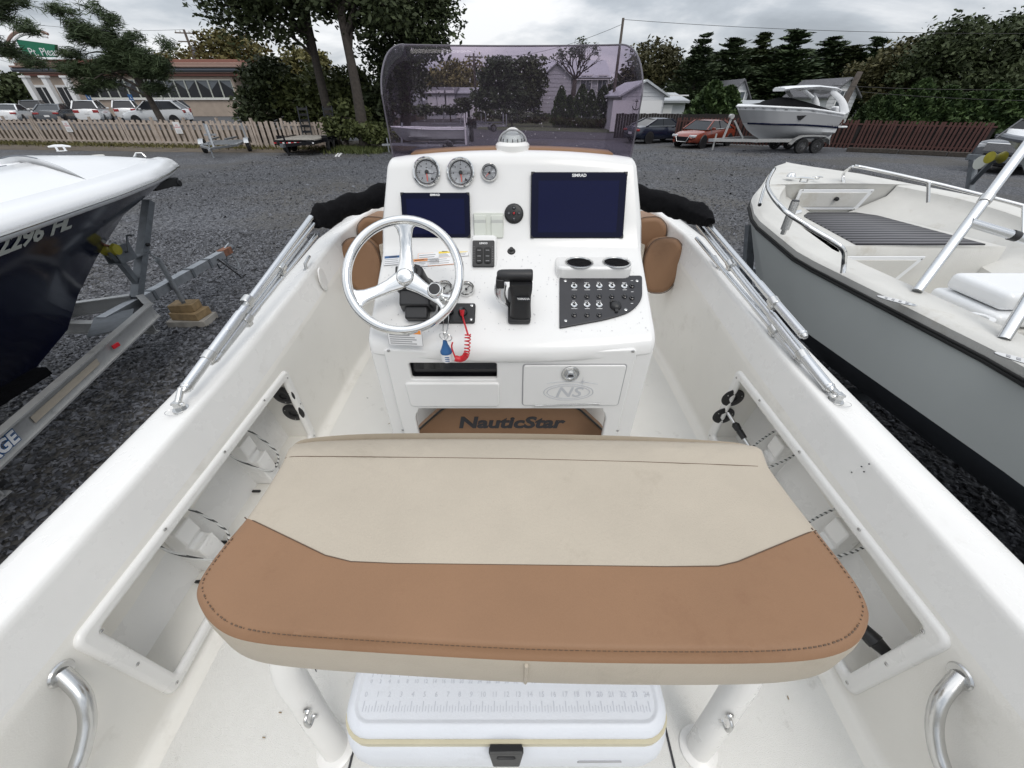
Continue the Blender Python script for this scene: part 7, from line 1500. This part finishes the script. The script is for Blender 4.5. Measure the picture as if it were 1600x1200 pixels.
# ================================================================== poles and wires
def pole(label, px, ytop, y, z0=0, r=.16, arm=True, lean=0.0):
    p = gy(px, ytop, y); o = thing('utility_pole', label, 'pole', (p.x, y, z0), group='utility poles'); h = p.z - z0; b = MB(); b.tube([(0, 0, -.2), (lean * .5, 0, h * .5), (lean, 0, h)], [r, r * .85, r * .7], 'barkp', 10); b.build('pole', o)
    if arm:
        for dz in (.35, 1.2): b = MB(); b.box((lean, 0, h - dz), (2.3, .12, .12), 'barkp', None, Matrix.Rotation(R(20), 3, 'Z')); b.build('crossarm', o); 
        for x in (-1, -.5, .5, 1): b = MB(); b.lathe([(0, .2), (.05, .18), (.06, .05), (.03, 0)], 'coverp', Matrix.Translation((lean + x * math.cos(R(20)), x * math.sin(R(20)), h - .29)), 8); b.build('insulator', o)
        b = MB(); b.lathe([(.22, 0), (.22, .8), (0, .85)], 'galvd', Matrix.Translation((lean + .35, 0, h - 2.6)), 12); b.build('transformer', o)
    return Vector((p.x + lean, y, p.z))
P1 = pole('leaning utility pole with crossarm standing behind the diner roof', 287, 46, 68, 0, .2); P2 = pole('utility pole with crossarms seen through the windscreen', 740, 83, 62, 0); P3 = pole('tall slim pole rising right of the windscreen', 974, 28, 47, 0, .16, False); P4 = pole('broken grey pole stub in front of the white gabled house', 1334, 112, 38, 0, .28, False, .5)
def wire(label, pts, r=.016):
    o = MB().tube(pts, r, 'wire', 5).build('overhead_wire', None); return tag(o, label, 'cable', 'overhead wires')
def sag(a, c, s): return [a.lerp(c, t) + Vector((0, 0, -s * 4 * t * (1 - t))) for t in np.linspace(0, 1, 14)]
Wl = gy(-60, 12, 60); wire('upper cable from the left edge to the leaning pole', sag(gy(-80, 20, 60), P1, .6)); wire('lower cable across the sky at the left edge', sag(gy(-80, 55, 55), gy(120, 105, 60), .4)); wire('second low cable across the sky at the left edge', sag(gy(-80, 70, 55), gy(130, 118, 60), .4))
wire('cable running from the windscreen pole up to the tall slim pole', sag(P2 + Vector((0, 0, -.3)), P3 + Vector((0, 0, -.4)), .8)); wire('high cable from the slim pole to the right edge', sag(P3 + Vector((0, 0, -.1)), gy(1680, 52, 40), .3))
wire('cable crossing the dark trees on the right', sag(gy(1300, 133, 33), gy(1700, 138, 30), .15), .014); wire('lower cable crossing the dark trees on the right', sag(gy(1330, 142, 33), gy(1700, 158, 30), .15), .014)
# ================================================================== trees
LB_ = px_lobe
# leaning pine in front of the diner
PY_ = 34.5
tree('pine_tree', 'windswept leaning pine with spreading dark branches in front of the diner', base_at(262, PY_, .6), [LB_(x, y, w_ * .8, h_ * .72, PY_, 1.0) for x, y, w_, h_ in ((235, 112, 70, 34), (180, 100, 90, 36), (130, 108, 90, 30), (112, 84, 40, 16), (70, 100, 50, 8), (50, 48, 60, 9), (22, 34, 40, 8), (125, 45, 50, 30), (95, 15, 40, 16), (150, 60, 80, 40), (190, 75, 60, 36), (225, 90, 60, 30), (250, 100, 36, 30), (160, 130, 70, 22), (135, 140, 34, 20), (40, 92, 50, 7), (15, 84, 40, 7), (172, 32, 18, 40), (205, 58, 20, 26), (262, 70, 12, 30), (150, 15, 10, 26), (245, 138, 36, 22))], 30000, .13, 'leaf_pine', r=.27, top=gy(205, 95, PY_), nl=26, sd=3, elong=1.9, thin=.17, spread=.23, clump=52, shell=.15)
tree('pine_tree', 'pine branch entering at the top left corner', base_at(-110, 30, 0), [LB_(x, y, w_, h_, 30, .8) for x, y, w_, h_ in ((5, 2, 70, 20), (-20, 20, 70, 16), (5, 78, 40, 22), (-25, 60, 60, 26), (-60, 40, 90, 50), (-5, 22, 30, 10))], 8000, .13, 'leaf_pine', r=.28, top=gy(-90, -20, 30), nl=10, sd=5, elong=1.9, thin=.17, spread=.2, clump=48, shell=.15)
OY = 25.0
def oak(label, base, topv, lobes, per, sd, r=.30):
    return tree('oak_tree', label, base, [LB_(*l) for l in lobes], per, .155, 'leaf_dark', r=r, top=topv, nl=26, sd=sd, spread=.46, clump=46, droop=.5, group='tall oaks over the fence', shell=.25, lo=.66)
oak('tall dark oak whose trunk leans left, behind the second trunk', base_at(527, 29.5), gy(470, -20, 29.5), [(360, -6, 100, 40, 29), (400, 14, 80, 40, 29), (440, -2, 90, 50, 29), (335, 16, 40, 20, 29), (452, 38, 40, 24, 29), (385, 34, 50, 24, 29), (420, 44, 30, 20, 29), (405, -60, 240, 90, 30)], 8000, 21, .34)
oak('tall dark oak with the straight trunk nearest the windscreen', base_at(572, 27), gy(520, -30, 27), [(490, -4, 80, 40, 27), (530, -10, 100, 50, 27.5), (590, 10, 100, 80, 27.5), (500, -70, 260, 100, 28)], 8500, 22, .36)
oak('dense dark oak hanging over the top of the windscreen', base_at(632, 31), gy(625, -30, 31), [(625, 60, 110, 120, 31), (660, 35, 100, 90, 31), (690, 25, 60, 60, 31), (600, 85, 60, 80, 31), (650, 95, 50, 90, 31.5), (635, 130, 60, 60, 31.5), (620, -40, 220, 130, 31.5)], 13000, 23, .4)
b2 = lambda name, label, px, y, lobes, per, mt, sd, size=.17, cat='bush', z=0, grp=None, **kw: tree(name, label, base_at(px, y, z), [LB_(*l) for l in lobes], per, size, mt, r=.10, sd=sd, cat=cat, group=grp, nl=6, **kw)
b2('shrub', 'tall dark rounded shrub at the corner of the diner parking', 412, 32.5, [(410, 168, 76, 60, 32.5), (412, 135, 64, 60, 32.5), (420, 112, 44, 40, 32.5)], 6500, 'leaf_dark', 31, .15, spread=.33, shell=.6)
b2('shrub', 'yellowish green broad shrub behind the black trailer', 470, 33, [(462, 160, 70, 70, 33), (480, 135, 70, 60, 33), (500, 165, 60, 60, 33)], 6000, 'leaf_bush', 32, spread=.36, shell=.6)
b2('shrub', 'mid green shrub between the two oak trunks', 540, 32, [(530, 160, 60, 70, 32), (552, 140, 60, 70, 32), (575, 165, 50, 60, 32), (590, 185, 40, 50, 32)], 5500, 'leaf_bush', 33, spread=.36, shell=.6)
b2('shrub', 'low leafy brush at the foot of the straight oak', 545, 27.5, [(535, 195, 60, 36, 27.5), (575, 205, 60, 24, 27), (600, 212, 40, 16, 26.5), (550, 180, 40, 40, 28)], 4500, 'leaf_bush', 34, .13, spread=.26, shell=.5)
b2('shrub', 'ivy covered clump left of the windscreen', 590, 30, [(588, 175, 40, 60, 30), (605, 160, 50, 60, 30.5)], 3000, 'leaf_dark', 35, spread=.3)
b2('broadleaf_tree', 'sparse yellow green tree rising behind the diner roof', 370, 70, [(345, 70, 60, 40, 70), (380, 80, 60, 50, 70), (365, 95, 90, 30, 70), (300, 88, 50, 20, 72), (260, 90, 40, 16, 72)], 4200, 'leaf_gold', 36, .30, 'tree', spread=.75, shell=.4)
b2('broadleaf_tree', 'thin golden tree between the shrubs and the leaning oak', 470, 52, [(475, 95, 60, 34, 52), (500, 100, 40, 30, 52), (455, 110, 40, 30, 52)], 3000, 'leaf_gold', 37, .22, 'tree', spread=.5, shell=.4)
b2('shrub', 'round bush at the far left beyond the diner porch', 38, 64, [(38, 140, 50, 46, 64), (15, 160, 60, 30, 64)], 2600, 'leaf_dark', 38, .3, spread=.6)
# seen through the windscreen
b2('broadleaf_tree', 'brownish tree above the low garages', 715, 84, [(700, 118, 50, 34, 84), (725, 112, 60, 36, 84), (715, 132, 80, 24, 84), (676, 128, 30, 20, 84)], 3600, 'leaf_gold', 41, .30, 'tree', spread=.8, shell=.4)
b2('evergreen_tree', 'large dark evergreen in the middle of the windscreen', 785, 60, [(778, 122, 48, 60, 60), (768, 155, 60, 30, 60), (790, 105, 34, 30, 60), (800, 150, 56, 50, 60)], 8000, 'leaf_pine', 42, .22, 'tree', spread=.42, elong=1.3)
b2('evergreen_tree', 'dark rounded tree beside the white house', 835, 62, [(826, 112, 42, 44, 62), (838, 128, 26, 50, 62), (822, 150, 50, 44, 62)], 6000, 'leaf_dark', 43, .22, 'tree', spread=.42)
b2('hedge', 'low trimmed hedge along the far side of the road', 800, 52, [(770, 180, 60, 10, 52, 1.0), (810, 182, 50, 10, 52, 1.0), (845, 184, 30, 10, 52, 1.0)], 2600, 'leaf_dark', 44, .2, 'hedge', spread=.3)
b2('hedge', 'dark hedge below the low garages', 705, 64, [(722, 166, 24, 18, 64), (690, 172, 60, 8, 64, 1.0), (660, 172, 40, 10, 64, 1.0)], 2200, 'leaf_dark', 45, .22, 'hedge', spread=.35)
bt = thing('bare_tree', 'nearly bare tree with a few leaf clumps in front of the white house', 'tree', base_at(893, 56)); g = random.Random(5); b = MB(); bt_b = bt.location
def br(p, d, L_, r, dep):
    e = p + d * L_; m = p.lerp(e, .5) + Vector((g.uniform(-.1, .1), g.uniform(-.1, .1), g.uniform(-.05, .1))) * L_; b.tube([p, m, e], [r, r * .82, r * .62], 'bark', 6); ends.append(e)
    if dep:
        for k in range(3 if dep > 2 else 2): dd = (d + Vector((g.uniform(-.75, .75), g.uniform(-.75, .75), g.uniform(-.1, .55)))).normalized(); br(e if k < 2 else m, dd, L_ * g.uniform(.62, .85), r * .60, dep - 1)
ends = []; H_ = gy(893, 125, 56).z
b.tube([(0, 0, -.2), (-.1, 0, H_ * .5), (.0, 0, H_)], [.40, .30, .26], 'bark', 9)
for dx, dz in ((-.8, .7), (-.35, 1), (.2, 1.1), (.75, .7), (.5, .9)): br(Vector((0, 0, H_)), Vector((dx, g.uniform(-.4, .4), dz)).normalized(), 1.15, .12, 4)
b.build('trunk', bt, sharp=180)
lo = [((e.x, e.y, e.z), (.5, .5, .4), 1) for e in g.sample([e for e in ends if 5 < e.z < H_ + 4.2], 16)]; crown('crown', bt, lo, 620, .17, 'leaf_dark', spread=.30, clump=36, sd=4)
for i, (px, ytop, w_) in enumerate(((874, 136, 22), (887, 150, 22), (905, 134, 26), (919, 142, 22), (937, 136, 28))):
    y = 50 - .3 * i; p = base_at(px, y); conifer('arborvitae', ('tallest pointed cedar at the left end of the row before the white house', 'short cedar second from the left in the row before the white house', 'pointed cedar in the middle of the row before the white house', 'narrow cedar second from the right in the row before the white house', 'broad cedar at the right end of the row before the white house')[i], p, gy(px, ytop, y).z, w_ / 2 * y * 1.12 / 600 * 1.1, 'leaf_arb', 'arb', 4200, .17, i % 2, 'cedars before the white house')
# right hand tree row
for i, (px, ytop, w_, y, lab, mt) in enumerate(((1072, 58, 50, 58, 'slim spiky fir behind the metal roofed garage', 'leaf_pine'), (1116, 54, 60, 60, 'pointed fir left of the pale tall house', 'leaf_pine'), (1155, 56, 54, 62, 'fir right above the pale tall house', 'leaf_dark'), (1200, 48, 76, 60, 'tallest broad fir above the cruiser bow', 'leaf_pine'), (1254, 62, 70, 60, 'fir above the cruiser hardtop', 'leaf_pine'), (1285, 66, 60, 58, 'ragged fir right of the hardtop', 'leaf_dark'), (1318, 62, 56, 57, 'lighter ragged fir above the gabled house', 'leaf_pine'), (1092, 84, 56, 64, 'low fir filling the gap behind the garage roof', 'leaf_dark'), (1136, 84, 60, 66, 'low fir left of the pale tall house roof', 'leaf_pine'), (1178, 78, 60, 66, 'low fir directly behind the hardtop bow end', 'leaf_dark'), (1228, 82, 66, 66, 'low fir behind the middle of the hardtop', 'leaf_pine'), (1270, 88, 60, 64, 'low fir behind the arch of the cruiser', 'leaf_dark'))):
    conifer('fir_tree', lab, base_at(px, y), gy(px, ytop, y).z, w_ / 2 * y * 1.1 / 600 * 1.4, mt, 'spruce', 9000, .16, i % 4, 'firs behind the right fence')
for i, (px, ytop, w_, y, lab) in enumerate(((1098, 128, 54, 39, 'broad arborvitae hiding the right end of the garage'), (1122, 136, 46, 38.5, 'second arborvitae left of the cruiser bow'), (1196, 168, 30, 42, 'small cedar behind the cruiser cover'), (1170, 165, 26, 42, 'thin cedar behind the cruiser bow'), (1342, 150, 34, 36, 'cedar next to the outboard of the cruiser'), (1368, 142, 40, 35.5, 'cedar right of the gabled house'), (1402, 126, 50, 35, 'tall pointed cedar behind the slatted fence'), (1442, 136, 54, 34.5, 'wide cedar at the middle of the slatted fence'), (1478, 146, 56, 34, 'rounded cedar towards the right end of the slatted fence'), (1510, 132, 60, 33.5, 'tall cedar near the right end of the slatted fence'), (1545, 140, 60, 33, 'last cedar beside the pickup truck'))):
    conifer('arborvitae', lab, base_at(px, y), gy(px, ytop, y).z, w_ / 2 * y * 1.12 / 600 * 1.15, 'leaf_arb', 'arb', 4200, .17, i % 3, 'cedars along the right fence')
b2('oak_tree', 'rust tinged oak just right of the windscreen', 1010, 60, [(1015, 100, 70, 56, 60), (1040, 95, 50, 40, 60), (1000, 130, 70, 50, 60)], 4800, 'leaf_rust', 51, .24, 'tree', spread=.6, shell=.45)
b2('broadleaf_tree', 'dark mixed tree filling the gap behind the garage', 1050, 66, [(1060, 130, 90, 60, 66), (1100, 120, 80, 60, 66), (1150, 125, 100, 60, 68), (1230, 125, 120, 60, 68)], 8000, 'leaf_dark', 52, .28, 'tree', spread=.75, shell=.4)
b2('oak_tree', 'huge dark oak reaching the top right corner', 1560, 44, [(1560, 70, 140, 70, 44), (1500, 60, 90, 60, 44), (1470, 90, 100, 60, 44), (1560, 120, 180, 80, 44), (1620, 60, 120, 90, 44), (1460, 125, 120, 60, 44), (1540, 165, 200, 60, 44)], 21000, 'leaf_dark', 53, .20, 'tree', spread=.55, shell=.35)
b2('oak_tree', 'olive brown oak left of the huge corner oak', 1400, 48, [(1400, 100, 60, 40, 48), (1430, 85, 60, 46, 48), (1375, 112, 50, 30, 48), (1400, 140, 110, 60, 48), (1350, 110, 40, 20, 50)], 7500, 'leaf_rust', 54, .22, 'tree', spread=.55, shell=.35)
b2('broadleaf_tree', 'dark underwood behind the last cedar at the right edge', 1590, 37, [(1600, 170, 120, 80, 37), (1640, 140, 120, 120, 37)], 6000, 'leaf_dark', 55, .2, 'tree', spread=.5)
# far wooded skyline closing the view
V_, F_, T_2, _ = leafcloud([((x, 150 + 10 * math.sin(x), 5.5 + 2 * math.sin(x * .13)), (9, 5, 4.5), 1) for x in range(-230, 240, 11)], 15000, 1.1, spread=2.0, sd=77)
o = link('distant_woods', fastmesh('distant_woods', V_, F_, [M['leaf_dark']], T_2)); tag(o, kind='stuff')
# low weeds along the fences
def weeds(name, A, B, n, hgt, mt, sd, wid=.5):
    g = np.random.default_rng(sd); t = g.random(n); A, B = np.array(A), np.array(B); P = A[None] + (B - A)[None] * t[:, None] + g.normal(0, wid, (n, 3)) * np.array([.4, 1, 0]); h = hgt * g.uniform(.3, 1.2, n); a = g.uniform(0, 6.28, n); dx = np.stack([np.cos(a), np.sin(a), np.zeros(n)], 1) * .03; le = g.normal(0, .12, (n, 3)) * np.array([1, 1, 0])
    V = np.stack([P - dx, P + dx, P + le + np.stack([np.zeros(n), np.zeros(n), h], 1)], 1).reshape(-1, 3); return tag(link(name, fastmesh(name, V, np.arange(3 * n).reshape(-1, 3), [M[mt]], g.random(n))), kind='stuff')
weeds('grass_tufts', FA + Vector((0, -.7, 0)), FC + Vector((0, -.5, 0)), 5200, .20, 'leaf_gold', 61); weeds('roadside_weeds', base_at(520, 26.6), base_at(600, 26.2), 2600, .3, 'leaf_bush', 62, .6)
